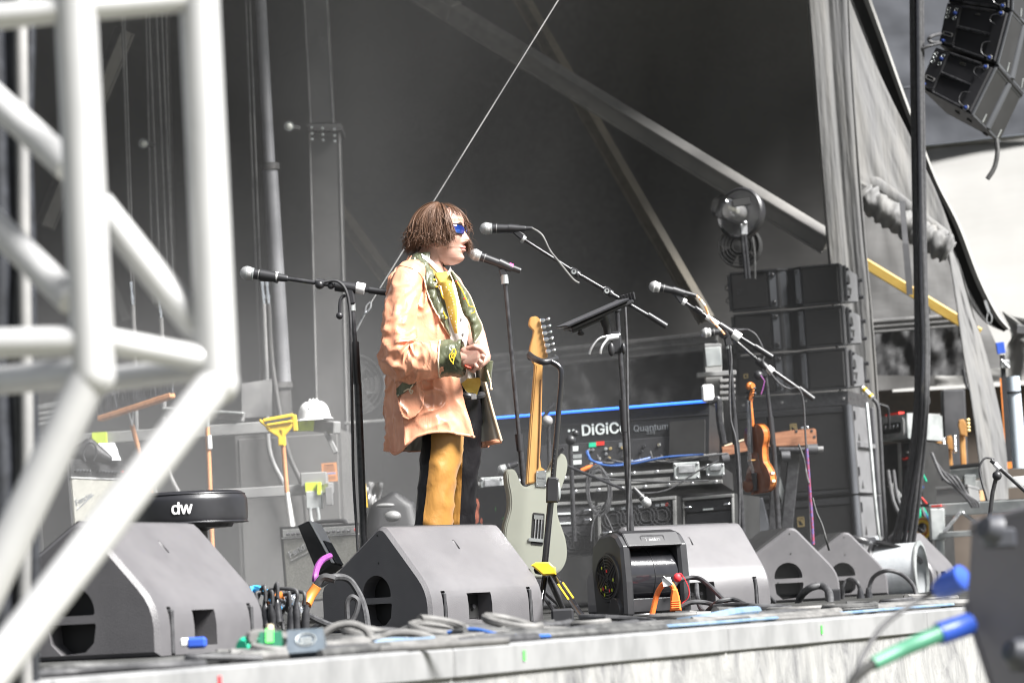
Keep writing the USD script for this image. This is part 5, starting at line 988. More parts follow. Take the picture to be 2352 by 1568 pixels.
head = g2(smooth_path(np.array([(x, y, 0) for x, y in [(237, 50), (246, 22), (265, 13), (285, 17), (299, 38), (312, 90), (326, 160), (340, 232), (325, 246), (306, 270), (307, 287), (262, 274), (252, 234), (240, 205), (247, 165), (258, 125), (262, 95), (248, 78), (238, 65)]]), 3, True)[:, :2])
obj('headstock', MB().prism(head, .014, O + thick * .030, Rg, bev=.003), 'maple', t, smooth=40)
obj('skunk_stripe', MB().tube([gp(291, 365, Yg - .0) , gp(286, 600, Yg - .0), gp(277, 845, Yg + .0)], .0028, 6), 'walnut_line', t)
for k, (x, y) in enumerate([(301, 42), (307, 78), (313, 112), (320, 145), (326, 178), (332, 211)]):
    c = gp(x, y, Yg + .005); m = MB().box((.020, .012, .016), c + gx * -.002, np.stack([gx, -thick, gz], 1), ch=.003).cyl(c, c + gx * .018 + gz * .003, .003, n=8).sph(c + gx * .023 + gz * .005, (.008, .004, .0065), 1); obj('tuning_peg', m, 'chrome', t)
m = MB(); F = Face(gp(263, 948, Yg - .001), gp(321, 952, Yg - .001), gp(264, 862, Yg - .001), gp(322, 856, Yg - .001)); F.plate(m, 0, 0, 1, 1, 0, .0025, .001); obj('neck_plate', m, 'chrome', t)
m = MB()
for u, v in ((.14, .1), (.86, .1), (.14, .9), (.86, .9)): F.knob(m, u, v, .0038, .002, .0025)
obj('plate_screw', m, 'steel', t); m = MB(); F.text(m, 'Fender', .0075, .5, .52, .0027, .0006, True, True); F.text(m, 'MADE IN U.S.A.', .003, .5, .33, .0027, .0006, False, True); obj('plate_lettering', m, 'black_plastic', t)
F = Face(gp(236, 1262, Yg - .001), gp(303, 1268, Yg - .001), gp(247, 1088, Yg - .001), gp(312, 1094, Yg - .001))
m = MB(); F.rplate(m, 0, 0, 1, 1, .006, .0, .001); obj('spring_cavity', m, 'lining_black', t)
m = MB()
for u in (.25, .5, .75): m.tube([F.p(u, .16, .002), F.p(u + .03, .80, .002)], .0026, 8)
obj('spring', m, 'steel', t); m = MB(); F.plate(m, .12, .80, .9, .93, .001, .004); obj('spring_claw', m, 'chrome', t); m = MB(); F.plate(m, -.2, .10, .98, .20, .001, .005); obj('tremolo_block', m, 'galvanised', t)
obj('strap', MB().tube(smooth_path([gp(x, y, Yg - .01) for x, y in ((340, 842), (365, 800), (395, 765), (412, 745), (408, 738), (392, 755), (372, 790))], 5), .004, 6), 'black_plastic', t)
t = thing('guitar_stand', 'black guitar stand with a neck yoke, yellow hub and a yellow label on its leg', 'guitar stand', gp(330, 1300, 10.6))
ys = 10.6
obj('yoke', MB().tube(smooth_path([gp(x, y, yy) for x, y, yy in ((232, 232, 10.70), (255, 250, 10.64), (300, 268, 10.6), (345, 262, 10.62), (372, 250, 10.66))], 5), .0135, 12), 'black_plastic', t)
obj('yoke_arm', MB().sph(gp(230, 236, 10.74), (.013, .03, .018)).sph(gp(368, 252, 10.72), (.016, .04, .016)), 'black_plastic', t)
obj('upper_pole', MB().tube(smooth_path([gp(x, y, ys) for x, y in ((350, 268), (385, 290), (402, 330), (396, 450), (386, 560), (374, 700), (357, 905))], 6), .0112, 14), 'black_gloss', t)
for k in range(7): obj('pole_hole', MB().sph(gp(368 - k * 3.2, 745 + k * 26, ys - .0105), (.0035, .002, .0035), 1), 'lining_black', t)
obj('clutch_block', MB().prism([(-.027, -.05), (.022, -.05), (.024, .045), (.012, .052), (-.020, .052), (-.026, .03)], .05, gp(355, 968, ys - .03), frame((0, 1, 0), (1, 0, 0)) @ np.diag([1, -1, 1]) if False else np.stack([gx, gz, np.cross(gx, gz)], 1), bev=.006), 'black_plastic', t)
obj('clutch_trigger', MB().sph(gp(386, 970, ys - .02), (.010, .012, .040)), 'galvanised', t)
obj('lower_pole', MB().tube([gp(347, 1000, ys), gp(312, 1375, ys)], .0135, 14), 'black_gloss', t)
obj('hub', MB().prism(g2([(236, 1378), (262, 1362), (330, 1360), (368, 1392), (370, 1428), (300, 1432), (262, 1400)]), .06, O + np.array([0, ys - .04 - O[1], 0]), np.stack([gx, gz, np.cross(gx, gz)], 1), bev=.006), 'yellow_plastic', t)
obj('hub_knob', MB().lathe([(0, .03), (.018, .028), (.02, 0)], gp(290, 1400, ys - .045), (-.5, -1, 0), 8), 'black_plastic', t)
a = gp(350, 1410, ys - .03); b = floorY(1338, 10.2) + [0, 0, .012]; obj('leg', MB().tube([a, b], .0125, 12), 'black_gloss', t)
F = Face(a + (b - a) * .28 + [-.012, -.014, 0], a + (b - a) * .62 + [-.012, -.014, 0], a + (b - a) * .28 + [.014, -.014, .006], a + (b - a) * .62 + [.014, -.014, .006]); m = MB(); F.plate(m, 0, 0, 1, 1, -.001, .0012); obj('leg_label', m, 'yellow_plastic', t)
m = MB(); F.text(m, 'HERCULES', .012, .5, .5, .0013, .0006, True, True); obj('label_lettering', m, 'lining_black', t)
for x, yy in ((1235, 10.5), (1300, 11.0)): obj('leg', MB().tube([gp(318, 1410, ys), floorY(x, yy) + [0, 0, .012]], .0125, 12), 'black_gloss', t)
# ---------------------------------------------------------------- violin
M('violin_front', (0.085, 0.022, 0.008), 0.3, vs=5, vd=5, c2=(0.16, 0.045, 0.014), stretch=(3, 3, .6), coat=0.5)
M('violin_rib', (0.40, 0.105, 0.02), 0.25, vs=4, vd=5, c2=(0.58, 0.19, 0.04), stretch=(3, 3, 8), coat=0.6)
M('ivory', (0.68, 0.58, 0.42), 0.4)
th = math.radians(-57); c = P(1743, 1052, 14.7); lean = .055
vx = np.array([math.cos(th), math.sin(th), 0]); vz = nrm(np.array([-lean * .6, 0, 1])); vx = nrm(vx - vz * (vx @ vz)); vy = np.cross(vz, vx)     # vx across, vy normal of the back?
# front of the violin faces left of the picture
if vy[0] > 0: vy = -vy
Rv = np.stack([np.cross(vz, vy) if np.cross(vz, vy)[1] < 0 else np.cross(vy, vz), vz, vy], 1)
half = [(0, .178), (.045, .170), (.075, .145), (.083, .115), (.076, .085), (.062, .060), (.055, .030), (.054, .0), (.058, -.025), (.078, -.05), (.097, -.085), (.102, -.115), (.092, -.150), (.06, -.172), (0, -.178)]
vo = smooth_path(np.array([(x, y, 0) for x, y in half] + [(-x, y, 0) for x, y in half[-2:0:-1]]), 5, True)[:, :2]
t = thing('violin', 'reddish brown violin hanging by its scroll from the boom stand before the speaker stack', 'violin', c, R=np.stack([Rv[:, 0], Rv[:, 1], Rv[:, 2]], 1), scale=1.09)
def L(p): return c + Rv @ np.asarray(p, float)
vp = Polygon(vo)
obj('rib', MB().prism(vp.buffer(-.0035), .034, (0, 0, -.017)), 'violin_rib', t, world=False, smooth=50)
for z, s, nm, mm in ((.017, 1, 'front_plate', 'violin_front'), (-.017, -1, 'back_plate', 'violin_rib')):
    rows = []
    for k in range(6):
        q = np.array(vp.buffer(.001 - .0095 * k).exterior.coords) if k < 5 else None
        f = Polygon(vo).buffer(.001 - .0095 * k); e = f.exterior if f.geom_type == 'Polygon' else max(f.geoms, key=lambda g: g.area).exterior
        ps = [e.interpolate(u, True) for u in np.linspace(0, 1, 72)]; rows.append([(p.x, p.y, z + s * (.003 + .011 * math.sin(k / 5 * math.pi / 2))) for p in ps])
    rows.insert(0, [(x, y, z) for x, y, _ in rows[0]]); m = MB().sheet(rows); cc = np.array(rows[-1]); m.add(np.vstack([cc, cc.mean(0)]), [(i, (i + 1) % 72, 72) for i in range(72)])
    obj(nm, m, mm, t, world=False, smooth=60)
obj('neck', MB().prism([(-.012, .165), (.012, .165), (.011, .30), (-.011, .30)], .022, (0, 0, .012), bev=.006), 'violin_rib', t, world=False)
m = MB(); m.box((.028, .27, .006), (0, .165, .040), np.array([[1, 0, 0], [0, math.cos(-.07), -math.sin(-.07)], [0, math.sin(-.07), math.cos(-.07)]])); obj('fingerboard', m, 'black_plastic', t, world=False)
m = MB(); m.tube(smooth_path([(0, .295, .02), (0, .325, .012), (0, .352, .0), (0, .372, -.006), (0, .384, .004), (0, .384, .018), (0, .372, .024), (0, .364, .016)], 5), .0115, 10); m.cyl((-.02, .374, .010), (.02, .374, .010), .015, n=18); obj('scroll', m, 'violin_rib', t, world=False)
for k in range(4): m = MB().cyl((-.03, .318 + .014 * k, .010), (.03, .318 + .014 * k, .010), .0028, n=8).sph(((.034 if k % 2 else -.034), .318 + .014 * k, .010), (.004, .008, .008), 1); obj('peg', m, 'black_plastic', t, world=False)
m = MB(); m.prism([(-.020, .004), (.020, .004), (.016, .032), (-.016, .030)], .004, (0, -.01, .03), np.array([[1, 0, 0], [0, 0, 1], [0, 1, 0]])); obj('bridge', m, 'maple', t, world=False)
m = MB()
for k in range(4): m.tube([((k - 1.5) * .004, .30, .036), ((k - 1.5) * .010, -.01, .063), ((k - 1.5) * .006, -.075, .045)], .0009, 5)
obj('string', m, 'steel', t, world=False)
obj('tailpiece', MB().prism([(-.012, -.165), (.012, -.165), (.020, -.075), (-.020, -.075)], .008, (0, 0, .037), bev=.002), 'black_plastic', t, world=False)
obj('chin_rest', MB().sph((-.055, -.135, .046), (.045, .035, .009)).box((.02, .012, .04), (-.03, -.178, .02)), 'violin_front', t, world=False)
for s in (1, -1): m = MB().tube(smooth_path([(s * .030, .028, .030), (s * .036, .015, .0305), (s * .033, -.005, .031), (s * .042, -.028, .030), (s * .036, -.036, .029)], 4), .0016, 6); obj('f_hole', m, 'lining_black', t, world=False)
obj('fine_tuner', MB().box((.012, .012, .02), (.098, -.085, .0)).box((.012, .012, .02), (.100, -.125, .0)), 'ivory', t, world=False)
obj('hanging_loop', MB().tube([L(q) * 0 + P(*q2, 14.75) for q, q2 in (((0, 0, 0), (1747, 862)), ((0, 0, 0), (1756, 875)), ((0, 0, 0), (1752, 892)), ((0, 0, 0), (1748, 905)))], .004, 8), 'purple_cable', t)
# ---------------------------------------------------------------- the singer
def satin(name, c, c2, rough, bump1, extra=None):
    nodes = {'g': ('geometry', {}), 'm': ('mapping', {'scale': (1.0, 1.0, 0.55)}), 'n': ('noise_texture', {'scale': 16, 'detail': 3, 'roughness': 0.55, 'distortion': 0.8}), 'n2': ('noise_texture', {'scale': 55, 'detail': 3, 'roughness': 0.6, 'distortion': 0.5}),
             'n3': ('noise_texture', {'scale': 7, 'detail': 4}), 'r': ('rgb_ramp', {'ramp': [(0.32, c), (0.66, c2)]}), 'b1': ('bump', {'strength': bump1, 'distance': 0.02}), 'b2': ('bump', {'strength': bump1 * .7, 'distance': 0.004}),
             'p': ('principled_bsdf', {'roughness': rough, 'sheen_weight': 0.12 if extra is None else 0.0, 'specular_ior_level': 0.6 if extra is None else 0.3})}
    links = [('g.position', 'm.vector'), ('m.vector', 'n.vector'), ('m.vector', 'n2.vector'), ('g.position', 'n3.vector'), ('n3.fac', 'r.fac'), ('r.color', 'p.base_color'), ('n.fac', 'b1.height'), ('n2.fac', 'b2.height'), ('b1.normal', 'b2.normal'), ('b2.normal', 'p.normal')]
    _mats[name] = usdkit.material(stage, '/World/Looks/' + name, nodes, links, surface='p.BSDF')
satin('peach_satin', (0.60, 0.25, 0.14), (0.70, 0.33, 0.20), 0.36, 0.24)
satin('olive_satin', (0.060, 0.068, 0.034), (0.098, 0.106, 0.056), 0.42, 0.55)
satin('gold_satin', (0.28, 0.125, 0.02), (0.37, 0.18, 0.034), 0.42, 0.22)
satin('black_satin', (0.006, 0.006, 0.007), (0.010, 0.009, 0.011), 0.4, 0.30, 0)
satin('cream_cloth', (0.50, 0.46, 0.42), (0.60, 0.56, 0.52), 0.7, 0.12)
satin('lining_cloth', (0.30, 0.30, 0.27), (0.40, 0.40, 0.36), 0.6, 0.2)
M('shirt_white', (0.62, 0.62, 0.66), 0.7, c2=(0.70, 0.70, 0.73))
M('tie_yellow', (0.58, 0.40, 0.06), 0.5, vs=30, c2=(0.68, 0.50, 0.11), bump=0.1, bs=300)
M('tie_mesh', (0.30, 0.20, 0.05), 0.6, vs=260, c2=(0.46, 0.33, 0.10), bump=0.4, bs=300)
M('piping_cream', (0.60, 0.50, 0.36), 0.7); M('thread_yellow', (0.80, 0.52, 0.03), 0.6); M('thread_red', (0.45, 0.06, 0.03), 0.6)
M('skin', (0.44, 0.245, 0.185), 0.5, vs=22, vd=4, c2=(0.53, 0.32, 0.255), bump=0.12, bs=140, sub=0.08)
M('lip', (0.46, 0.17, 0.14), 0.4, sub=0.05)
M('lens_blue', (0.05, 0.22, 0.95), 0.07, 1.0, vs=40, c2=(0.26, 0.20, 0.85))
_mats['hair'] = usdkit.material(stage, '/World/Looks/hair', {
    'g': ('geometry', {}), 'r': ('rgb_ramp', {'ramp': [(0.0, (0.12, 0.062, 0.036)), (0.2, (0.30, 0.172, 0.104)), (0.7, (0.52, 0.335, 0.22)), (0.9, (0.70, 0.52, 0.38)), (1.0, (0.80, 0.67, 0.54))]}), 'p': ('principled_bsdf', {'roughness': 0.48, 'specular_ior_level': 0.4})},
    [('g.random_per_island', 'r.fac'), ('r.color', 'p.base_color')], surface='p.BSDF')
YP = 10.78; KP = 6000 / YP
def J(x, y, d=0.0): return P(x, y, YP + d)
AL = math.radians(35)
fv, rv_ = np.array([math.cos(AL), -math.sin(AL), 0]), np.array([-math.sin(AL), -math.cos(AL), 0])
person = thing('person', 'singer with brown hair and blue sunglasses in a peach satin jacket with olive lapels', 'person', floorY(1020, YP))
# jacket rings: picture height, centre column, half width, half depth, near edge angle
JR = np.array([(588, 975, .062, .060, 70), (602, 976, .085, .078, 62), (618, 974, .135, .098, 52), (636, 975, .178, .115, 46), (665, 982, .208, .132, 44), (700, 989, .222, .144, 42), (740, 994, .228, .153, 33), (782, 997, .232, .160, 22), (860, 998, .238, .168, 14), (940, 1003, .250, .178, 10), (1000, 1011, .266, .188, 7), (1030, 1013, .272, .192, 5)], float)
def ring(y): return [np.interp(y, JR[:, 0], JR[:, k]) for k in range(1, 5)]
def crease(q, seed, p=5):
    return (1 - np.abs(2 * meshkit.noise(q, seed) - 1)) ** p
def fold(th, y):
    """folds of the jacket cloth"""
    s = np.clip((y - 700) / 330, 0, 1)
    v = s * (0.016 * np.sin(th * 5.3 + 1.2 * np.sin(th * 2.3) + (y - 700) * .004) + .022 * (crease(np.stack([th * 3.2, y * .0065 + th * .4, th * 0 + 2], -1), 61) - .3))
    v = v + .012 * (crease(np.stack([th * 2.4 + y * .012, y * .028 - th * 1.2, th * 0], -1), 71) - .3) * (.35 + np.exp(-((y - 890) / 70) ** 2))
    v = v + .016 * (crease(np.stack([th * 4.2 - y * .004, y * .009 + th * 0, th * 0 + 5], -1), 81) - .3) * (1 - s)
    q = np.stack([np.cos(th) * 2.2, np.sin(th) * 2.2, (y + 0 * th) * .011], -1)
    return v + 0.012 * (meshkit.fbm(q, 4, 17) - 0.5)
def jp(th, y, off=0.0):
    cx, a, b, _ = ring(y); th = np.asarray(th, float); c = J(cx, y)
    o = off + fold(th, y)
    return c + ((b + o) * np.cos(th))[..., None] * fv + ((a + o) * np.sin(th))[..., None] * rv_
def hem(th): return np.interp(math.degrees(th), [0, 10, 22, 40, 58, 72, 84, 95, 108, 122, 140, 180, 290], [1016, 1013, 1006, 999, 1000, 1008, 1026, 1040, 1043, 1034, 1028, 1026, 1022])
_thg = np.radians(np.linspace(-60, 190, 300))
def on_jacket(px, py, off=0.004):
    p = jp(_thg, py, off); d = p - EYE; x = CX + FPX * (d @ _r) / (d @ _f)
    best = np.where(np.abs(x - px) < np.abs(x - px).min() + 1.5)[0]; i = best[np.argmin(p[best, 1])]; return p[i]
# -- jacket shell
ths = np.radians(np.linspace(0, 1, 130)); rows_o, rows_i = [], []
for v in np.linspace(0, 1, 120):
    ro = []
    for u in np.linspace(0, 1, 150):
        y0 = 588; th_guess = math.radians(12 + u * 268); yb = hem(th_guess); y = y0 + (yb - y0) * v
        tn = math.radians(ring(y)[3]); th = tn + (math.radians(286) - tn) * u
        ro.append((th, y))
    ro = np.array(ro); rows_o.append([jp(a, b) for a, b in ro]); rows_i.append([jp(a, b, -.014) for a, b in ro])
rows_o, rows_i = np.array(rows_o), np.array(rows_i)
m = MB().sheet(rows_o)
e = np.concatenate([rows_o[:, 0], rows_o[-1, 1:], rows_o[::-1, -1][1:]]); ei = np.concatenate([rows_i[:, 0], rows_i[-1, 1:], rows_i[::-1, -1][1:]])
m.sheet(np.stack([e, e * .5 + ei * .5, ei]))
jacket = obj('jacket', m, 'peach_satin', person, smooth=70)
obj('lining', MB().sheet(rows_i[:, ::-1]), 'lining_cloth', jacket, smooth=70)
obj('hem_piping', MB().tube(rows_o[-1, ::3], .006, 8), 'peach_satin', jacket)
# -- far front panel swung open, showing its grey lining
A = smooth_path([J(1085, 790, -.02), J(1092, 860, .02), J(1100, 940, .05), J(1106, 1020, .07)], 8); B = smooth_path([J(1090, 785, -.10), J(1110, 862, -.04), J(1130, 940, .0), J(1151, 1012, .02)], 8)
u = np.linspace(0, 1, 14)[None, :, None]; g = A[:, None] * (1 - u) + B[:, None] * u
g = g + np.array([0, 1, 0]) * (.012 * np.sin(np.linspace(0, 7, 14)))[None, :, None]
far = obj('jacket_front', MB().sheet((g + [0.004, .012, 0])[:, ::-1]), 'peach_satin', person, smooth=70)
obj('lining', MB().sheet(g), 'lining_cloth', far, smooth=70); obj('edge_piping', MB().tube(B, .0065, 8), 'piping_cream', far); obj('hem', MB().tube(g[-1], .011, 8), 'peach_satin', far)
# -- sleeve of the near arm
sh, el, wr = J(936, 655, -.150), J(921, 812, -.236), J(1018, 823, -.275)
cl = smooth_path([J(962, 618, -.09), J(938, 648, -.150), J(922, 700, -.195), J(915, 760, -.222), J(917, 808, -.240), J(938, 828, -.252), J(968, 828, -.262), J(1000, 824, -.270), J(1022, 822, -.275)], 10)
rad0 = np.interp(np.linspace(0, 1, len(cl)), [0, .08, .2, .35, .5, .58, .7, .85, 1.0], [.040, .070, .066, .064, .075, .082, .080, .073, .068])
def fold_tube(cl, rad, n, fn, flat=1.0):
    rows = []; t = np.gradient(cl, axis=0); t /= np.linalg.norm(t, axis=1, keepdims=True); x = nrm(np.cross(t[0], [0, 1, 0])); a = np.linspace(0, 2 * np.pi, n + 1)
    for i in range(len(cl)):
        x = nrm(x - t[i] * (x @ t[i])); y = np.cross(t[i], x); r_ = rad[i] * (1 + 0 * a) + fn(i / (len(cl) - 1), a); r_[-1] = r_[0]
        rows.append(cl[i] + r_[:, None] * (np.cos(a)[:, None] * x + flat * np.sin(a)[:, None] * y))
    return np.array(rows)
def sl(s, a):
    q = np.stack([np.cos(a) * 1.3, np.sin(a) * 1.3, np.full_like(a, s * 7)], -1); k = math.exp(-((s - .55) / .16) ** 2)
    c1 = crease(np.stack([s * 15 + 1.5 * np.cos(a + .7), np.cos(a) * 1.1, np.sin(a) * 1.1], -1), 41, 2.5); c2 = crease(np.stack([s * 26 - 2.2 * np.sin(a), np.cos(a) * 1.6, np.sin(a) * 1.6], -1), 43)
    return 0.014 * (meshkit.fbm(q, 4, 31) - .5) + (.008 + .024 * k) * (c1 - .3) + (.003 + .012 * k) * (c2 - .3)
i_ = np.linspace(0, len(cl) - 1, 150); cl2 = np.stack([np.interp(i_, np.arange(len(cl)), cl[:, k]) for k in range(3)], 1); rad2 = np.interp(i_, np.arange(len(cl)), rad0)
g = fold_tube(cl2, rad2, 48, sl); m = MB().sheet(g)
sleeve = obj('sleeve', m, 'peach_satin', person, smooth=75); obj('shoulder_seam', MB().tube(g[16][:-1], .0025, 6, closed=True), 'peach_satin', sleeve)
# cuff
cc = smooth_path([J(1012, 823, -.274), J(1030, 823, -.277), J(1050, 822, -.281), J(1064, 821, -.284)], 8)
g = fold_tube(cc, np.linspace(.074, .070, len(cc)), 44, lambda s, a: .006 * np.sin(a * 7 + s * 5) * (.4 + s * .4) + .02 * (meshkit.fbm(np.stack([np.cos(a) * 2, np.sin(a) * 2, np.full_like(a, s * 3)], -1), 3, 5) - .5))
m = MB().sheet(g); m.sheet((g * .97 + cc.mean(0) * .03)[:, ::-1]); cuff = obj('cuff', m, 'olive_satin', person, smooth=75)
obj('cuff_piping', MB().tube(g[0][:-1], .0035, 6, closed=True), 'piping_cream', cuff)
def QJ(cx, cy): return (1450 + cx / 1.845) / 1.7415, (1250 + cy / 1.845) / 1.7415
em = [(668, 372), (650, 352), (640, 318), (655, 300), (668, 272), (684, 272), (688, 300), (680, 325), (662, 335), (658, 318), (672, 300), (676, 318), (672, 350), (668, 380)]
obj('embroidery', MB().tube(smooth_path([P(*QJ(x, y), YP - .362) for x, y in em], 5), .0022, 6), 'thread_yellow', cuff)
# lapels and shawl collar
def ribbon(pa, pb, k, lift, lift2, th=.010, q=.006):
    """quilted lapel between two picture polylines lying on the jacket"""
    a = smooth_path(np.array([(x, y, 0) for x, y in pa], float), 14)[:, :2]; b = smooth_path(np.array([(x, y, 0) for x, y in pb], float), 14)[:, :2]
    n = 70; ii = np.linspace(0, 1, n); a = np.stack([np.interp(ii, np.linspace(0, 1, len(a)), a[:, j]) for j in (0, 1)], 1); b = np.stack([np.interp(ii, np.linspace(0, 1, len(b)), b[:, j]) for j in (0, 1)], 1)
    rows = []
    for i in range(n):
        pA, pB = k(*a[i]), k(*b[i]); rr = []
        for u in np.linspace(0, 1, 16):
            z = math.sin(u * math.pi); p = pA * (1 - u) + pB * u
            p = p + np.array([0, -1, .0]) * (lift * (1 - u) + lift2 * u + .010 * z + q * abs(math.sin(i * .42 + u * 5)) * z); rr.append(p)
        rows.append(rr)
    return np.array(rows)
near = ribbon([(952, 596), (955, 612), (968, 634), (978, 668), (990, 702), (1006, 735), (1020, 760), (1036, 784)], [(968, 588), (980, 606), (993, 630), (1006, 668), (1020, 692), (1030, 730), (1034, 760), (1037, 785)], on_jacket, .004, .010)
lap = obj('lapel', solid_sheet(near, .008), 'olive_satin', person, smooth=70); obj('lapel_piping', MB().tube(near[:, 0][::2] + [0, -.003, 0], .0032, 6), 'piping_cream', lap)
farL = ribbon([(1034, 626), (1046, 655), (1055, 690), (1064, 720), (1078, 742), (1086, 786)], [(1038, 622), (1062, 655), (1080, 682), (1095, 722), (1108, 756), (1090, 788)], lambda x, y: J(x, y, -.185 + (x - 1040) * .0008), 0, 0)
lap2 = obj('lapel', solid_sheet(farL, .010), 'olive_satin', person, smooth=70); obj('lapel_piping', MB().tube(farL[:, -1][::2], .0036, 6), 'piping_cream', lap2)
# collar round the back of the neck
rows = []
for v in np.linspace(0, 1, 10):
    rr = []
    for th in np.radians(np.linspace(38, 322, 50)):
        a, b = .070 + .030 * v, .066 + .024 * v; c = J(980 - 4 * v, 584 + 26 * v + 0 * th); o = .003 * math.sin(th * 9)
        rr.append(c + (b + o) * math.cos(th) * fv + (a + o) * math.sin(th) * rv_)
    rows.append(rr)
obj('collar', solid_sheet(np.array(rows), .004), 'olive_satin', person, smooth=70)
# embroidery on the lapels
for k, (x, y) in enumerate([(998, 655), (1001, 664), (1004, 671), (995, 663), (1008, 660), (1000, 668)]):
    c = on_jacket(x, y, .030); obj('embroidery', MB().sph(c, (.006, .003, .004)), 'piping_cream' if k % 2 else 'thread_yellow', lap)
obj('embroidery', MB().tube(smooth_path([on_jacket(x, y, .030) for x, y in ((1006, 662), (1012, 680), (1018, 695), (1022, 700))], 5), .0024, 6), 'thread_yellow', lap)
obj('embroidery', MB().tube(smooth_path([on_jacket(x, y, .030) for x, y in ((1020, 728), (1023, 738), (1027, 742), (1024, 744))], 5), .0026, 6), 'thread_yellow', lap)
obj('embroidery', MB().tube(smooth_path([J(x, y, -.215) for x, y in ((1050, 648), (1060, 664), (1072, 690), (1078, 704))], 6), .0026, 6), 'thread_yellow', lap2)
obj('embroidery', MB().tube(smooth_path([J(x, y, -.20) for x, y in ((1080, 704), (1090, 706), (1090, 716), (1082, 720))], 6), .002, 6), 'thread_yellow', lap2)
for x, y in ((1052, 652), (1048, 646), (1056, 657), (1066, 686)): obj('embroidery', MB().sph(J(x, y, -.214), (.005, .003, .004)), 'thread_red', lap2)
# pocket
def patch(poly, off, th):
    pl = Polygon(poly); x0, y0, x1, y1 = pl.bounds; m = MB(); n = 26
    from shapely.ops import triangulate
    pts = [(x, y) for x in np.linspace(x0, x1, n) for y in np.linspace(y0, y1, n) if pl.buffer(-.8).contains(Point(x, y))] + [tuple(q) for q in np.array(pl.exterior.segmentize(3).coords)[:-1]]
    from scipy.spatial import Delaunay
    d = Delaunay(np.array(pts)); f = np.array([t for t in d.simplices if pl.contains(Point(*np.array(pts)[t].mean(0)))])
    v = np.array([on_jacket(x, y, off) for x, y in pts]); V2 = np.array(pts)
    s = np.cross(V2[f[:, 1]] - V2[f[:, 0]], V2[f[:, 2]] - V2[f[:, 0]]); f[s < 0] = f[s < 0][:, ::-1]
    m.add(v, f[:, ::-1]); return m, [on_jacket(x, y, off) for x, y in np.array(pl.exterior.segmentize(3).coords)[:-1]]
pm, pe = patch([QJ(x, y) for x, y in [(253, 628), (265, 690), (285, 750), (308, 792), (340, 805), (385, 785), (425, 745), (448, 700), (452, 640), (440, 570), (427, 512)]], .022, 0)
pocket = obj('pocket', pm, 'peach_satin', person, smooth=70); obj('pocket_seam', MB().tube(np.array(pe), .0035, 6, closed=True), 'peach_satin', pocket)
pm, pe = patch([QJ(x, y) for x, y in [(249, 582), (255, 644), (330, 602), (427, 526), (413, 448), (330, 512)]], .032, 0)
fl = obj('pocket_flap', pm, 'olive_satin', pocket, smooth=70); obj('flap_piping', MB().tube(smooth_path([on_jacket(*QJ(x, y), .034) for x, y in [(255, 634), (330, 590), (345, 605), (355, 625), (365, 605), (352, 588), (427, 512)]], 4), .003, 6), 'piping_cream', pocket)
# vest, shirt, tie
def chest(th, y, off): 
    cx, a, b, _ = ring(y); c = J(cx, y); return c + (b + off) * math.cos(th) * fv + (a + off) * math.sin(th) * rv_
def vest_low(th): return 872 + 36 * math.exp(-((th + .10) / .22) ** 2) 
rows = []
for v in np.linspace(0, 1, 40):
    rr = []
    for th in np.radians(np.linspace(-75, 75, 50)):
        y = 628 + (vest_low(th) - 628) * v; rr.append(chest(th, y, -.022 + .003 * math.sin(th * 9 + y * .02)))
    rows.append(rr)
vest = obj('waistcoat', solid_sheet(np.array(rows), .006), 'cream_cloth', person, smooth=70)
ctr = [chest(math.radians(-6), y, -.019) for y in np.linspace(690, 895, 20)]
obj('front_edge', MB().tube(np.array(ctr), .003, 6), 'cream_cloth', vest)
for y in (741, 775, 812, 845): obj('button', MB().lathe([(0, .003), (.006, .003), (.007, 0)], chest(math.radians(-3), y, -.017), fv, 12), 'rail_grey', vest)
rows = [[chest(th, y, -.030) for th in np.radians(np.linspace(-80, 80, 40))] for y in np.linspace(604, 760, 16)]
shirt = obj('shirt', MB().sheet(np.array(rows)), 'shirt_white', person, smooth=70)
cA = [(968, 582), (984, 592), (1000, 606), (1014, 622), (1020, 630)]; cB = [(970, 592), (986, 604), (1000, 618), (1010, 630), (1019, 634)]
def neckp(x, y, o=0): return J(x, y, -.085 - .0 - (x - 968) * .0012 - o)
g = np.stack([smooth_path([neckp(*q) for q in cA], 8), smooth_path([neckp(*q, .012) for q in cB], 8)]); obj('shirt_collar', solid_sheet(g.transpose(1, 0, 2), .004), 'shirt_white', shirt, smooth=70)
g = np.stack([smooth_path([J(x, y, -.135) for x, y in ((1020, 632), (1030, 622), (1034, 612))], 6), smooth_path([J(x, y, -.150) for x, y in ((1024, 648), (1040, 642), (1044, 630))], 6)]); obj('shirt_collar', solid_sheet(g.transpose(1, 0, 2), .004), 'shirt_white', shirt, smooth=70)
tie = obj('tie', solid_sheet(np.stack([smooth_path([J(x, y, -.19 + .0002 * (y - 640)) for x, y in ((1012, 648), (1016, 668), (1024, 700), (1034, 735), (1044, 765))], 6), smooth_path([J(x, y, -.205 + .0002 * (y - 640)) for x, y in ((1024, 646), (1030, 668), (1040, 700), (1046, 735), (1050, 765))], 6), smooth_path([J(x, y, -.19 + .0002 * (y - 640)) for x, y in ((1036, 644), (1043, 668), (1049, 700), (1050, 735), (1051, 765))], 6)], 1), .006), 'tie_yellow', person, smooth=70)
obj('knot', MB().m(m3.Manifold.batch_hull([m3.Manifold.sphere(.012, 12).translate(tuple(J(x, y, d))) for x, y, d in ((1005, 632, -.16), (1026, 630, -.165), (1014, 650, -.175), (1033, 646, -.175))])), 'tie_yellow', tie, smooth=60)
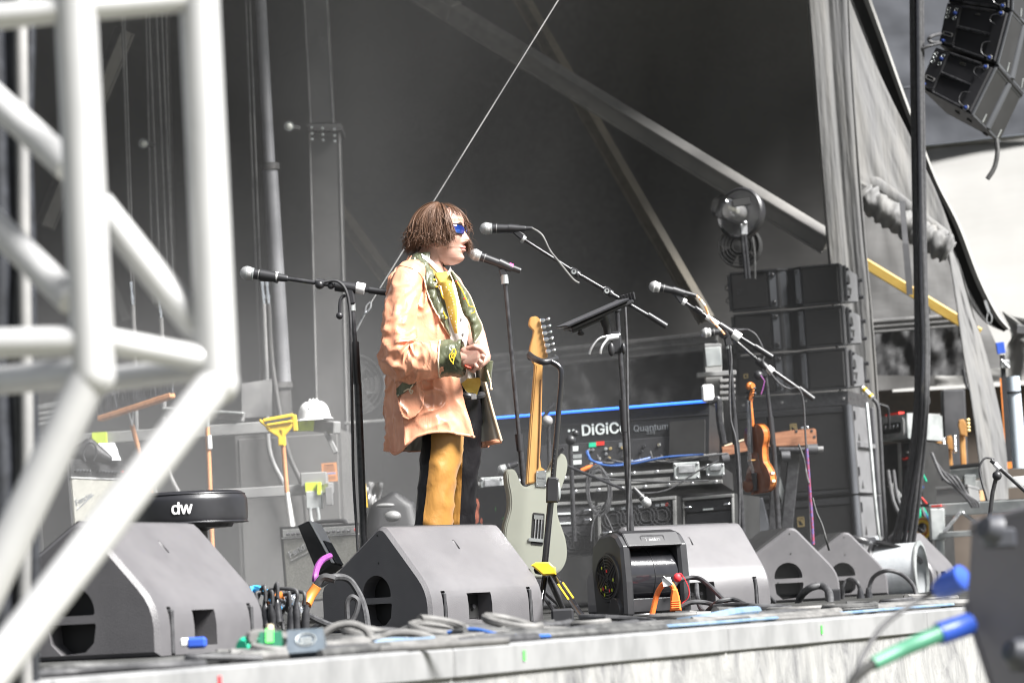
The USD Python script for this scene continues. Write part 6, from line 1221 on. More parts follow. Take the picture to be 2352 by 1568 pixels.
obj('neck_band', solid_sheet(np.stack([smooth_path([J(x, y, -.10 - (x - 975) * .0013) for x, y in ((974, 594), (986, 606), (1000, 620), (1010, 630))], 6), smooth_path([J(x, y, -.115 - (x - 975) * .0013) for x, y in ((982, 612), (992, 626), (1002, 638), (1012, 648))], 6)], 1), .005), 'tie_mesh', tie, smooth=60)
r9 = np.random.default_rng(9)
for k in range(16):
    u, v = r9.uniform(.2, .8), (k + .5) / 16; y = 650 + 105 * v; xa, xb = np.interp(y, [648, 668, 700, 735, 765], [1014, 1016, 1024, 1034, 1044]), np.interp(y, [644, 668, 700, 735, 765], [1036, 1043, 1049, 1050, 1051])
    obj('tie_dot', MB().sph(J(xa + (xb - xa) * u, y, -.207 + .0002 * (y - 640)), (.0022, .0015, .0022), 1), 'shirt_white', tie)
obj('shirt_tail', solid_sheet(np.stack([smooth_path([J(x, y, -.115) for x, y in ((1060, 880), (1068, 895), (1080, 906), (1092, 917))], 5), smooth_path([J(x, y, -.12) for x, y in ((1075, 868), (1088, 868), (1102, 868), (1104, 882))], 5)], 1), .006), 'tie_yellow', person, smooth=60)
# -- trousers
def leg(rows, n=40):
    """rows: picture (y, x left, x right, depth)"""
    rw = np.array(rows, float); yy = np.linspace(rw[0, 0], rw[-1, 0], 60); out = []
    for y in yy:
        xl, xr, d = (np.interp(y, rw[:, 0], rw[:, k]) for k in (1, 2, 3)); c = J((xl + xr) / 2, y, d); hw = (xr - xl) / 2 / KP
        a = np.linspace(0, 2 * np.pi, n + 1); o = .006 * (meshkit.fbm(np.stack([np.cos(a) * 1.6, np.sin(a) * 1.6, np.full_like(a, y * .02)], -1), 3, 8) - .5) + .008 * (crease(np.stack([np.cos(a) * 1.3 + y * .006, np.sin(a) * 1.3, np.full_like(a, y * .022)], -1), 91) - .3); o[-1] = o[0]
        out.append(c + (hw + o)[:, None] * np.stack([np.cos(a), 0 * a, 0 * a], 1) + (hw * 1.12 + o)[:, None] * np.stack([0 * a, np.sin(a), 0 * a], 1))
    return np.array(out)
fl_y = lambda x, d: 1434.5 - .052 * x + 600 / (YP + d)
nearleg = leg([(890, 962, 1062, -.04), (960, 968, 1066, -.05), (1020, 967, 1064, -.06), (1100, 961, 1047, -.08), (1205, 951, 1037, -.09), (1320, 946, 1026, -.095), (fl_y(985, -.1) - 12, 948, 1022, -.10)])
farleg = leg([(890, 1010, 1109, .03), (960, 1016, 1109, .04), (1020, 1022, 1106, .05), (1100, 1026, 1098, .06), (1205, 1022, 1091, .07), (1320, 1018, 1082, .075), (fl_y(1050, .08) - 12, 1014, 1080, .08)])
trousers = obj('trousers', MB().sheet(nearleg[:, ::-1]).sheet(farleg[:, ::-1]), 'black_satin', person, smooth=75)
def panel(gr, a0, a1, off):
    n = gr.shape[1] - 1; i0, i1 = int(a0 / 360 * n), int(a1 / 360 * n); c = gr.mean(1, keepdims=True); ix = [k % n for k in range(i0, i1 + 1)]
    q = gr[:, ix]; d = q - c; return q + d / np.linalg.norm(d, axis=2, keepdims=True) * off
obj('gold_panel', solid_sheet(panel(nearleg, 243, 378, .003), .002), 'gold_satin', trousers, smooth=75)
obj('gold_panel', solid_sheet(panel(farleg, 170, 272, .003), .002), 'gold_satin', trousers, smooth=75)
belt = obj('belt', MB().tube(smooth_path([J(x, y, d) for x, y, d in ((1052, 905, -.12), (1075, 909, -.13), (1098, 909, -.09), (1108, 906, -.04))], 6), .014, 8), 'black_plastic', person)
obj('buckle', MB().box((.022, .006, .022), J(1088, 911, -.135), ch=.002), 'rail_grey', belt)
for lg, x, d in (('near', 990, -.14), ('far', 1052, .03)):
    f = floorY(x, YP + d); obj('shoe', MB().m(m3.Manifold.batch_hull([m3.Manifold.sphere(rr, 20).translate(tuple(f + np.array(o))) for rr, o in ((.035, (-.06, .03, .036)), (.04, (.02, -.02, .04)), (.034, (.14, -.09, .034)), (.03, (.10, -.05, .05)))])), 'black_gloss', person, smooth=60)
# -- body: one continuous mesh (head, neck, trunk, limbs, hands)
HA = math.radians(14); hf, hr = np.array([math.cos(HA), -math.sin(HA), 0]), np.array([-math.sin(HA), -math.cos(HA), 0]); hu = nrm([-.03, 0, 1]); HC = J(1017, 541, 0)
def hd(f, r, u): return HC + hf * f + hr * r + hu * u
Z = np.array([-.126, -.121, -.112, -.10, -.086, -.075, -.069, -.063, -.056, -.049, -.04, -.02, 0, .02, .036, .06, .09, .11, .120, .125])
FF = np.array([.038, .060, .072, .0765, .0775, .079, .0795, .080, .0805, .081, .082, .084, .085, .083, .089, .093, .082, .060, .038, .006])
FB = np.array([-.02, .0, .02, .04, .055, .065, .07, .074, .078, .082, .086, .092, .097, .10, .101, .099, .083, .060, .038, .006])
WD_ = np.array([.010, .024, .034, .043, .050, .054, .056, .058, .0625, .064, .0655, .068, .070, .0715, .073, .071, .058, .040, .025, .004])
rows = []
zz = np.concatenate([np.linspace(-.126, .06, 120), np.linspace(.062, .125, 26)])
for z in zz:
    F, B, W = (np.interp(z, Z, q) for q in (FF, FB, WD_)); rr = []
    for a in np.linspace(0, 2 * np.pi, 97)[:-1]:
        c_, s_ = math.cos(a), math.sin(a); ex = .82 if c_ > 0 else .95
        x = (F if c_ > 0 else B) * math.copysign(abs(c_) ** ex, c_); y = W * math.copysign(abs(s_) ** .9, s_)
        if c_ > 0:
            nz = np.interp(z, [-.048, -.041, -.034, -.024, -.010, .006, .022, .034], [0, .010, .023, .029, .022, .013, .006, 0]); ns = np.interp(z, [-.045, -.03, 0, .03], [.015, .0135, .010, .009])
            x += nz * math.exp(-(y / ns) ** 2)
            x += -.011 * math.exp(-((z - .016) / .013) ** 2) * math.exp(-((abs(y) - .032) / .016) ** 2)     # eye sockets
            x += .005 * math.exp(-((z - .035) / .008) ** 2) * math.exp(-((abs(y) - .03) / .02) ** 2)        # brow
            x += .006 * math.exp(-((z + .018) / .022) ** 2) * math.exp(-((abs(y) - .042) / .016) ** 2)      # cheekbone
            x += -.005 * math.exp(-((z + .060) / .02) ** 2) * math.exp(-((abs(y) - .040) / .012) ** 2)      # cheek hollow
            x += .004 * math.exp(-((z + .038) / .006) ** 2) * math.exp(-((abs(y) - .015) / .007) ** 2)      # nostril wing
            x -= .007 * math.exp(-((z + .0625) / .0022) ** 2) * math.exp(-(y / .019) ** 2)                  # mouth line
            x += .008 * math.exp(-((z + .1015) / .012) ** 2) * math.exp(-(y / .020) ** 2) + .0075 * (math.exp(-((z + .0715) / .005) ** 2) + math.exp(-((z + .0545) / .0055) ** 2)) * math.exp(-(y / .017) ** 2)
        rr.append(hd(x, y, z))
    rows.append(rr)
n = 96; V = np.vstack(rows); f = []
for i in range(len(rows) - 1):
    for q in range(n): f += [(i * n + q, i * n + (q + 1) % n, (i + 1) * n + (q + 1) % n), (i * n + q, (i + 1) * n + (q + 1) % n, (i + 1) * n + q)]
b0, b1 = len(V), len(V) + 1; V = np.vstack([V, rows[0] and np.mean(rows[0], 0), np.mean(rows[-1], 0)]); L_ = (len(rows) - 1) * n
f += [(b0, (q + 1) % n, q) for q in range(n)] + [(b1, L_ + q, L_ + (q + 1) % n) for q in range(n)]
f = np.array(f); hm = trimesh.Trimesh(V, f, process=False)
if hm.volume < 0: f = f[:, ::-1]
def mani(v, f): return m3.Manifold(m3.Mesh(np.asarray(v, np.float32), np.asarray(f, np.uint32)))
head = mani(V, f)
def chain(js, seg=18): return sum((m3.Manifold.batch_hull([m3.Manifold.sphere(r0, seg).translate(tuple(p0)), m3.Manifold.sphere(r1, seg).translate(tuple(p1))]) for (p0, r0), (p1, r1) in zip(js[:-1], js[1:])), m3.Manifold())
soft = chain([(hd(-.03, 0, -.05), .054), (J(984, 600, 0), .056), (J(982, 640, 0), .075)], 32)
soft += m3.Manifold.batch_hull([m3.Manifold.sphere(r_, 24).translate(tuple(J(x, y, 0) + rv_ * o)) for x, y, o, r_ in ((984, 650, .13, .06), (984, 650, -.13, .06), (992, 720, .11, .085), (992, 720, -.11, .085), (1005, 860, .08, .095), (1005, 860, -.08, .095))])
soft += m3.Manifold.batch_hull([m3.Manifold.sphere(r_, 24).translate(tuple(J(x, y, 0) + rv_ * o)) for x, y, o, r_ in ((1005, 850, .08, .09), (1005, 850, -.08, .09), (1022, 950, .08, .095), (1022, 950, -.08, .095))])
soft += chain([(J(1012, 950, -.05), .075), (J(1000, 1150, -.085), .058), (J(985, fl_y(985, -.1) - 40, -.10), .045), (J(990, fl_y(985, -.1) - 12, -.13), .03)])
soft += chain([(J(1062, 950, .05), .07), (J(1060, 1150, .065), .056), (J(1048, fl_y(1050, .08) - 40, .08), .045), (J(1054, fl_y(1050, .08) - 12, .05), .03)])
soft += chain([(sh, .05), (J(919, 805, -.236), .042), (J(1050, 822, -.283), .030), (J(1072, 820, -.288), .027)])
shf = J(1035, 655, .13); soft += chain([(shf, .05), (J(1092, 770, .02), .042), (J(1108, 820, -.17), .034), (J(1100, 830, -.22), .028)])
# near hand: palm, four curled fingers, thumb
def H(x, y, d): return J(x, y, -.29 + d)
palm = m3.Manifold.batch_hull([m3.Manifold.sphere(rr, 20).translate(tuple(H(*q))) for rr, q in ((.021, (1068, 808, 0)), (.021, (1068, 832, .0)), (.0165, (1093, 799, -.012)), (.0155, (1097, 808, -.02)), (.015, (1097, 820, -.018)), (.0145, (1091, 834, -.01)))])
fing = m3.Manifold()
for (x0, y0), (x1, y1), (x2, y2), (x3, y3), rr in [((1094, 800), (1108, 806), (1106, 822), (1092, 822), .0098), ((1097, 809), (1109, 818), (1104, 834), (1090, 832), .0100), ((1096, 820), (1104, 831), (1098, 845), (1085, 841), .0096), ((1090, 833), (1095, 842), (1088, 852), (1076, 846), .0086)]:
    fing += chain([(H(x0, y0, -.014), rr * 1.1), (H(x1, y1, -.022), rr), (H(x2, y2, -.006), rr * .92), (H(x3, y3, .014), rr * .85)], 14)
fing += chain([(H(1076, 802, -.012), .013), (H(1090, 796, -.026), .0115), (H(1104, 802, -.030), .0100), (H(1112, 812, -.018), .0088)], 14)
# far hand underneath, fingers folded
fing += m3.Manifold.batch_hull([m3.Manifold.sphere(.018, 16).translate(tuple(J(*q))) for q in ((1098, 832, -.22), (1104, 815, -.22), (1088, 838, -.235), (1092, 818, -.24))])
for k in range(4): fing += chain([(J(1092 - k * 2, 816 + 8 * k, -.245), .0098), (J(1078 - k * 2, 818 + 8 * k, -.262), .009), (J(1070, 822 + 7 * k, -.25), .0085)], 12)
hand = (palm + fing)
hm2 = tm(hand.refine_to_length(.0035)); hm2.merge_vertices(); trimesh.smoothing.filter_taubin(hm2, lamb=.5, nu=.53, iterations=4); hs = mani(hm2.vertices, hm2.faces)
hand = hs if hs.num_tri() > 0 else hand
try:
    sm = tm(soft.refine_to_length(.012)); sm.merge_vertices(); trimesh.smoothing.filter_taubin(sm, lamb=.5, nu=.53, iterations=6)
    soft2 = mani(sm.vertices, sm.faces)
    if soft2.num_tri() == 0: soft2 = soft
except Exception:
    soft2 = soft
body = obj('body', head + soft2 + hand, 'skin', person, smooth=60)
# lips, eyes behind the lenses, ear
for z, nm, s in ((-.0565, 'upper_lip', 1), (-.0695, 'lower_lip', 1)):
    F = np.interp(z, Z, FF); obj(nm, MB().tube(smooth_path([hd(F * math.cos(a) ** .82 + .0085 - .016 * abs(a), .058 * math.sin(a) * .85, z - .004 * (abs(a) * 1.5) * (1 if z > -.06 else -1)) for a in np.linspace(-.40, .40, 9)], 4), [.0012 + .0042 * math.sin(k / 32 * math.pi) for k in range(33)], 8), 'lip', person, smooth=60)
obj('ear', MB().m(m3.Manifold.batch_hull([m3.Manifold.sphere(.008, 12).translate(tuple(hd(*q))) for q in ((-.012, .071, .022), (-.03, .076, .018), (-.028, .075, -.02), (-.012, .071, -.028), (-.005, .070, .0))])), 'skin', person, smooth=60)
for s in (-1, 1): obj('eye', MB().sph(hd(.074, s * .031, .016), .0115), 'shirt_white', person)
# sunglasses
gl = obj('sunglasses', MB().tube(smooth_path([hd(.098, -.014, .024), hd(.103, 0, .027), hd(.098, .014, .024)], 5), .0028, 8), 'black_gloss', person)
for s in (1, -1):
    rows = []
    for v in np.linspace(-1, 1, 9):
        rr = []
        for u in np.linspace(0, 1, 13):
            a = .16 + u * .88; hgt = .0235 * (1 - .25 * u) * (1 - .15 * (1 - u)); r0 = .099
            rr.append(hd(r0 * math.cos(a) + .004 - .006 * v * v, s * (.078 * math.sin(a) + .002), .013 + .006 * u + hgt * v * math.sqrt(max(0, 1 - (2 * u - 1) ** 6)) * 1.0 ))
        rows.append(rr)
    rows = np.array(rows); lens = obj('lens', MB().sheet(rows if s > 0 else rows[:, ::-1]), 'lens_blue', gl, smooth=80)
    bd = np.concatenate([rows[0], rows[-1, ::-1]]); obj('rim', MB().tube(bd, .0026, 6, closed=True), 'black_gloss', gl)
    obj('temple', MB().tube(smooth_path([rows[6, -1], hd(.02, s * .078, .026), hd(-.04, s * .076, .022)], 6), .0038, 8), 'black_gloss', gl)
for s in (1, -1): obj('eyebrow', MB().tube(smooth_path([hd(.092, s * .016, .036), hd(.089, s * .03, .042), hd(.078, s * .046, .038)], 5), [.0015, .002, .003, .003, .003, .003, .003, .0028, .0022, .0018, .0012], 6), 'hair', person)
# -- hair: tapered locks over a cap
rh = np.random.default_rng(21); m = MB()
def scalp(psi, beta, off): return np.array([(.100 + off) * math.cos(psi) * math.sin(beta), (.077 + off) * math.sin(psi) * math.sin(beta), (.128 + off) * math.cos(beta)])
def lock(psi, b0, b1, zend, flare, off, rad, drift=0.0, fwd=0.0, wob=.006):
    pts = []
    for k in np.linspace(0, 1, 7):
        b = b0 + (b1 - b0) * k; pts.append(scalp(psi + drift * k * k, b, off * (.35 + .65 * k)))
    p = pts[-1]; drop = p[2] - zend
    if drop > 0.01:
        out = np.array([math.cos(psi + drift), math.sin(psi + drift), 0])
        for k in np.linspace(.2, 1, 6): pts.append(p + out * flare * k ** 1.3 + np.array([fwd * k, 0, -drop * k]) + rh.normal(0, wob * k, 3))
    q = smooth_path([hd(*x) for x in pts], 2); n = len(q); kk = np.linspace(0, 1, n)
    m.tube(q, rad * np.where(kk < .75, .75 + .35 * np.sin(kk * 3.5), 1.0) * np.clip((1 - kk) / .3, .12, 1), 5, cap=False)
for i in range(1700):                                  # near side, back, far side, in layers of different length
    psi = rh.uniform(1.16, 5.1); back = math.exp(-((psi - math.pi) / .85) ** 2); ly = rh.random()
    zend = (-.046 + rh.normal(0, .012) - .006 * back) if ly < .62 else rh.uniform(-.04, .035)
    clump = .5 + .5 * math.sin(psi * 23 + 2 * math.sin(psi * 7)); zend += .022 * (clump - .5) * (ly < .62)
    lock(psi + .05 * math.sin(psi * 23), rh.uniform(.04, .65), 1.50 + .12 * rh.random(), zend, .003 + .018 * back + abs(rh.normal(0, .006)), rh.uniform(.002, .010) + .010 * clump + .028 * back * (.5 + .5 * rh.random()), rh.uniform(.0008, .0023), rh.normal(0, .10) + .05 * clump, -.010 * back, .005)
for i in range(90):                                   # loose lighter locks on the outside
    psi = rh.uniform(1.10, 5.0); back = math.exp(-((psi - math.pi) / .85) ** 2)
    lock(psi, rh.uniform(.05, .8), rh.uniform(1.2, 1.65), rh.uniform(-.070, .02), .006 + .02 * back + abs(rh.normal(0, .010)), rh.uniform(.012, .026) + .026 * back, rh.uniform(.0008, .0020), rh.normal(0, .16), -.012 * back, .007)
for i in range(110):                                   # strands in front of the near cheek
    psi = rh.uniform(.98, 1.22); lock(psi, rh.uniform(.1, .5), 1.5, rh.uniform(-.055, .0), .004, rh.uniform(.006, .016), rh.uniform(.0007, .0017), rh.normal(0, .06), .006, .006)
for i in range(380):                                   # fringe swept to the far side
    psi = rh.uniform(-1.15, -.16); lock(psi * .7, rh.uniform(.15, .55), rh.uniform(1.0, 1.40), .034 + rh.normal(0, .014), .005, rh.uniform(.006, .022), rh.uniform(.0007, .0019), psi * .3 - .1, .008, .006)
for i in range(40):                                    # thin fringe strands over the forehead
    psi = rh.uniform(.0, .8); lock(psi, rh.uniform(.2, .5), rh.uniform(.80, 1.15), .07, .003, rh.uniform(.008, .016), rh.uniform(.0005, .0009), rh.normal(.1, .10), .0)
for i in range(150):                                   # far side, hanging past the cheek
    psi = rh.uniform(-1.5, -.8); lock(psi, .3, 1.5, rh.uniform(-.09, -.03), .010, rh.uniform(.008, .018), rh.uniform(.0008, .0018), .05, .024, .006)
for i in range(60):                                    # flyaway hairs
    psi = rh.uniform(.3, 6.0); lock(psi, rh.uniform(.1, .7), rh.uniform(.8, 1.6), rh.uniform(-.06, .0), rh.uniform(.01, .04), rh.uniform(.022, .036), .0005, rh.normal(0, .3), -.02, .012)
hair = obj('hair', m, 'hair', person, smooth=80)
rows = [[hd(*scalp(a, b, .004 - .012 * (math.cos(a) > .35 and b > .9))) for a in np.linspace(0, 2 * np.pi, 41)] for b in np.linspace(.02, 1.75, 24)]
rows = [[hd(*(scalp(a, min(b, (.80 if math.cos(a) > .45 else 1.15) if math.cos(a) > .22 else 1.9), .004))) for a in np.linspace(0, 2 * np.pi, 61)] for b in np.linspace(.02, 1.85, 26)]
M('hair_root', (0.022, 0.012, 0.008), 0.6); obj('under_hair', MB().sheet(np.array(rows)), 'hair_root', hair, smooth=80)
# far cuff with its tassel
obj('cuff', MB().tube(smooth_path([J(1121, 828, -.16), J(1118, 850, -.15), J(1116, 872, -.13)], 6), .022, 14), 'olive_satin', jacket)
obj('tassel', MB().tube(smooth_path([J(1119, 850, -.19), J(1124, 868, -.19), J(1127, 880, -.19), J(1128, 892, -.19)], 5), .0035, 6).sph(J(1128, 893, -.19), .006, 1).sph(J(1126, 872, -.19), .0045, 1), 'piping_cream', jacket)
obj('wristband', MB().tube(smooth_path([H(1066, 838, -.01), H(1072, 842, -.02), H(1082, 845, -.014)], 5), .004, 6), 'thread_red', person)
# ---------------------------------------------------------------- amplifiers
M('amp_cloth', (0.20, 0.197, 0.175), 0.75, vs=150, vd=2, c2=(0.29, 0.285, 0.255), bump=0.5, bs=330, bdist=0.002, ramp=(.45, .55))
M('tolex', (0.014, 0.014, 0.015), 0.55, vs=8, c2=(0.022, 0.022, 0.023), bump=0.3, bs=320)
M('amp_panel', (0.36, 0.36, 0.35), 0.4, 0.6, vs=10, c2=(0.46, 0.46, 0.45))
def amp(label, a, b, c, d, depth, pan, brand_uv, knobs, dark=False):
    F = pxface(a, b, c, d); t = thing('guitar_amplifier', label, 'amplifier', F.p(.5, 0))
    m = MB(); F.plate(m, -.02, 0, 1.02, 1.02, -depth, 0); obj('cabinet', m, 'tolex', t)
    m = MB(); F.plate(m, .02, .02, .98, pan - .015, .0005, .012, .004); obj('grille_cloth', m, 'amp_cloth', t)
    m = MB(); F.plate(m, .01, pan - .012, .99, pan, .0005, .016); obj('trim_strip', m, 'aluminium', t)
    m = MB(); F.plate(m, .02, pan + .005, .98, .985, .0005, .008, .002); obj('control_panel', m, 'tolex' if dark else 'amp_panel', t)
    for k in range(knobs):
        u = .10 + .78 * k / (knobs - 1)
        if abs(u - .40) < .035: continue
        m = MB(); F.knob(m, u, (pan + .985) / 2 - .012, F.w * .017, .022, .008); q = obj('knob', m, 'black_plastic', t)
        m = MB(); F.knob(m, u, (pan + .985) / 2 - .004, F.w * .010, .003, .0305); obj('knob_cap', m, 'chrome', q)
    m = MB(); F.knob(m, .955, (pan + .985) / 2, F.w * .014, .008, .008); obj('pilot_lamp', m, 'red_plastic', t)
    m = MB(); R = nrm(F.x + .42 * F.y); m.text('Fender', F.w * .075, F.p(*brand_uv, .0135), R, F.y, .003, True); obj('lettering', m, 'chrome', t)
    m = MB(); m.tube([F.p(brand_uv[0] + .01, brand_uv[1] - .035, .014), F.p(brand_uv[0] + .33, brand_uv[1] + .10, .014)], .004, 6); obj('lettering_flourish', m, 'chrome', t)
    m = MB(); m.tube(smooth_path([F.p(.3, 1.02, -.12), F.p(.34, 1.06, -.12), F.p(.66, 1.06, -.12), F.p(.7, 1.02, -.12)], 5), .012, 8); obj('carry_strap', m, 'tolex', t)
    return t
amp('guitar amplifier with silver grille at far left, seen between the truss tubes', (176, 1330, 14.6), (300, 1330, 14.9), (155, 1058, 14.6), (284, 1064, 14.9), .25, .865, (.06, .62), 15, True)
amp('guitar amplifier with silver grille behind the middle floor monitor, left of the singer', (660, 1385, 14.9), (832, 1372, 14.7), (646, 1213, 14.9), (826, 1203, 14.7), .26, .875, (.10, .60), 13)
# things on the left amp
t = thing('folded_cloth', 'folded pale cloth and dark bag on top of the far left amplifier', 'cloth', P(225, 1050, 14.8))
obj('cloth', MB().m(solid_sheet(wavy(P(225, 1056, 14.75), P(276, 1056, 14.8), P(222, 1018, 14.9), P(262, 1016, 14.95), 14, 10, .06, 4, 3, 3), .03)), 'shirt_white', t, smooth=60)
obj('bag', MB().m(m3.Manifold.batch_hull([m3.Manifold.sphere(r0, 14).translate(tuple(P(x, y, 14.7))) for x, y, r0 in ((178, 1040, .045), (205, 1022, .04), (230, 1044, .04), (250, 1052, .02))])), 'tolex', t, smooth=60)
obj('handle', MB().tube(smooth_path(PX([(196, 1060, 14.6), (192, 1040, 14.6), (202, 1018, 14.6), (217, 1020, 14.6), (222, 1040, 14.6), (214, 1058, 14.6)]), 6), .006, 8), 'black_metal', t)
# standing black and white box
t = thing('foot_pedal', 'glossy black and white effects pedal box leaning upright behind the middle floor monitor', 'pedal', P(715, 1260, 10.9))
def Q2(cx, cy): return (1024 + cx / 1.7207) / 1.7415, (1820 + cy / 1.7207) / 1.7415
Yd = 10.9
bl, br, tl, tr = (P(*Q2(*q), Yd) for q in ((425, 820), (520, 745), (288, 485), (360, 452)))
dv = (P(*Q2(440, 478), Yd + .10) - tr); F = Face(bl, br, tl, tr); m = MB(); F.plate(m, .03, .03, .97, .97, .0005, .003); obj('black_front', m, 'black_gloss', t)
S = Face(br, br + dv, tr, tr + dv); m = MB(); hexa(m, bl + dv, br + dv, tl + dv, tr + dv, bl, br, tl, tr); obj('body', m, 'black_plastic', t)
m = MB(); S.plate(m, .03, .55, 1, 1, .001, .006); obj('white_panel', m, 'white_plastic', t); m = MB(); S.plate(m, .03, .02, .22, .55, .001, .006); obj('white_strip', m, 'white_plastic', t)
for k in range(6): m = MB(); S.plate(m, .26 + k * .12, .02, .33 + k * .12, .54, .001, .010); obj('rubber_rib', m, 'black_plastic', t)
# ---------------------------------------------------------------- mixing console and flight cases
M('console_black', (0.012, 0.0125, 0.014), 0.42, vs=6, c2=(0.018, 0.0185, 0.02)); M('console_grey', (0.028, 0.028, 0.030), 0.45)
M('blue_light', (0.05, 0.18, 0.8), 0.4, emit=(0.02, 0.13, 1.0), es=0.22); M('logo_white', (0.62, 0.66, 0.64), 0.5); M('logo_dim', (0.16, 0.17, 0.18), 0.5)
M('case_black', (0.014, 0.014, 0.014), 0.5, vs=8, c2=(0.022, 0.022, 0.022), bump=0.15, bs=200); M('case_rail', (0.24, 0.24, 0.235), 0.42, 0.6, vs=8, c2=(0.36, 0.36, 0.35), rv=0.1)
def Q3(cx, cy): return (1900 + cx / 2.352) / 1.7415, (1500 + cy / 2.352) / 1.7415
YC_ = 15.6
def q3(cx, cy, Y=YC_): return P(*Q3(cx, cy), Y)
t = thing('mixing_console', 'wide black mixing console with a glowing blue light strip, seen from its back', 'mixing console', q3(1100, 850))
F = Face(q3(-60, 960), q3(2200, 800, 15.3), q3(-40, 440), q3(2205, 262, 15.3)); w, h = F.w, F.hh
m = MB(); F.plate(m, 0, 0, 1, 1, -.45, 0); obj('back_panel', m, 'console_black', t)
m = MB(); F.plate(m, -.005, 1.0, 1.005, 1.055, -.40, .02); obj('top_hood', m, 'console_grey', t)
m = MB(); m.tube([F.p(.01, 1.03, .028), F.p(.988, 1.03, .028)], .0080, 10); obj('blue_light_strip', m, 'blue_light', t)
m = MB(); F.plate(m, .30, .02, .84, .47, .001, .008, .003); obj('connector_panel', m, 'console_grey', t)
m = MB(); F.rplate(m, .84, .12, .985, .72, .01, .001, .03); obj('side_screen', m, 'lining_black', t)
m = MB(); F.plate(m, .0, .80, 1.0, .82, .0005, .004); obj('panel_seam', m, 'console_grey', t)
m = MB(); F.text(m, 'DiGiCo', .062, .470, .60, .002, .003, True); obj('lettering', m, 'logo_white', t)
m = MB(); F.text(m, 'Quantum', .036, .688, .60, .002, .002, False); F.text(m, '338', .020, .742, .535, .002, .002, False); obj('lettering_small', m, 'logo_dim', t)
for u, v in ((.418, .70), (.437, .70), (.443, .62)): m = MB(); F.knob(m, u, v, .008, .003); obj('logo_dot', m, 'logo_white', t)
for k, (u0, v0, u1, v1, mm) in enumerate([(.505, .38, .535, .46, 'bright_green'), (.535, .40, .568, .47, 'red_plastic'), (.43, .33, .46, .42, 'logo_white'), (.43, .20, .475, .27, 'galvanised'), (.435, .09, .475, .17, 'logo_white'), (.63, .34, .655, .42, 'logo_dim')]): m = MB(); F.plate(m, u0, v0, u1, v1, .008, .012); obj('panel_label', m, mm, t)
rb = np.random.default_rng(5)
for k in range(26):
    u, v = .50 + .33 * rb.random(), rb.choice([.08, .16, .24, .33]); m = MB(); m.lathe([(0, .010), (.008, .010), (.010, 0)], F.p(u, v, .008), F.n, 10); obj('connector', m, ['black_metal', 'galvanised', 'gold', 'steel'][k % 4], t)
for k, mm in enumerate(['blue_cable', 'dark_rubber', 'dark_rubber', 'blue_cable', 'orange_cable', 'dark_rubber', 'grey_cable', 'dark_rubber']):
    x0 = 1050 + 100 * k; pts = [q3(x0, 720 + 30 * (k % 3), 15.3), q3(x0 + 40, 800 + 15 * (k % 2), 15.2), q3(x0 + 200, 830 - 4 * k, 15.2), q3(x0 + 420, 815 - 8 * k, 15.2), q3(x0 + 620, 770 - 5 * k, 15.25)]
    if k == 4: pts = [q3(1000, 898, 15.2), q3(1060, 870, 15.2), q3(1130, 850, 15.2), q3(1170, 830, 15.2)]
    if k == 3: pts = [q3(1055, 710, 15.25), q3(1100, 800, 15.2), q3(1250, 850, 15.15), q3(1500, 830, 15.15), q3(1800, 770, 15.1), q3(2150, 745, 15.1)]
    solo('console_cable', MB().tube(smooth_path(pts, 6), .006 if k != 4 else .012, 8), mm, ['thin blue cable plugged into the back of the mixing console at left', 'black cables looped along the back of the mixing console', 'black cables looped along the back of the mixing console', 'long blue cable swooping right along the bottom of the mixing console', 'short orange cable below the green label of the mixing console', 'black cables looped along the back of the mixing console', 'grey cable arching over the connectors of the mixing console', 'black cables looped along the back of the mixing console'][k], 'cable', 'black cables on the back of the mixing console' if k in (1, 2, 5, 7) else None)
def latch(t, c, k=1.0):
    q = obj('latch', MB().box((.15 * k, .012, .10 * k), c, ch=.01), 'galvanised', t); obj('latch_wing', MB().box((.10 * k, .014, .05 * k), c + [0, -.012, .01], ch=.006), 'steel', q)
    for sx in (-1, 1):
        for sz in (-1, 1): obj('rivet', MB().sph(c + [sx * .062 * k, -.008, sz * .038 * k], .008, 1), 'steel', q)
t = thing('flight_case', 'long black flight case with metal edges under the mixing console', 'flight case', q3(1100, 1100))
F = Face(q3(-100, 1190, 15.2), q3(2330, 1020, 14.95), q3(-80, 1010, 15.2), q3(2320, 850, 14.95)); m = MB(); F.plate(m, 0, 0, 1, 1, -.7, 0); obj('box', m, 'case_black', t)
for v0, v1, nm in ((.78, .98, 'top_rail'), (.02, .24, 'bottom_rail')): m = MB(); F.plate(m, 0, v0, 1, v1, .001, .015, .004); obj(nm, m, 'case_rail', t)
m = MB(); F.plate(m, .33, .34, .80, .58, .001, .010, .003); obj('name_rail', m, 'case_rail', t)
for k in range(22): m = MB(); F.knob(m, .03 + .045 * k, .13 if k % 2 else .90, .010, .006, .015); obj('rivet', m, 'steel', t)
latch(t, q3(1990, 900, 14.9)); latch(t, q3(160, 1030, 15.1), .9); latch(t, q3(2260, 890, 14.9), .7)
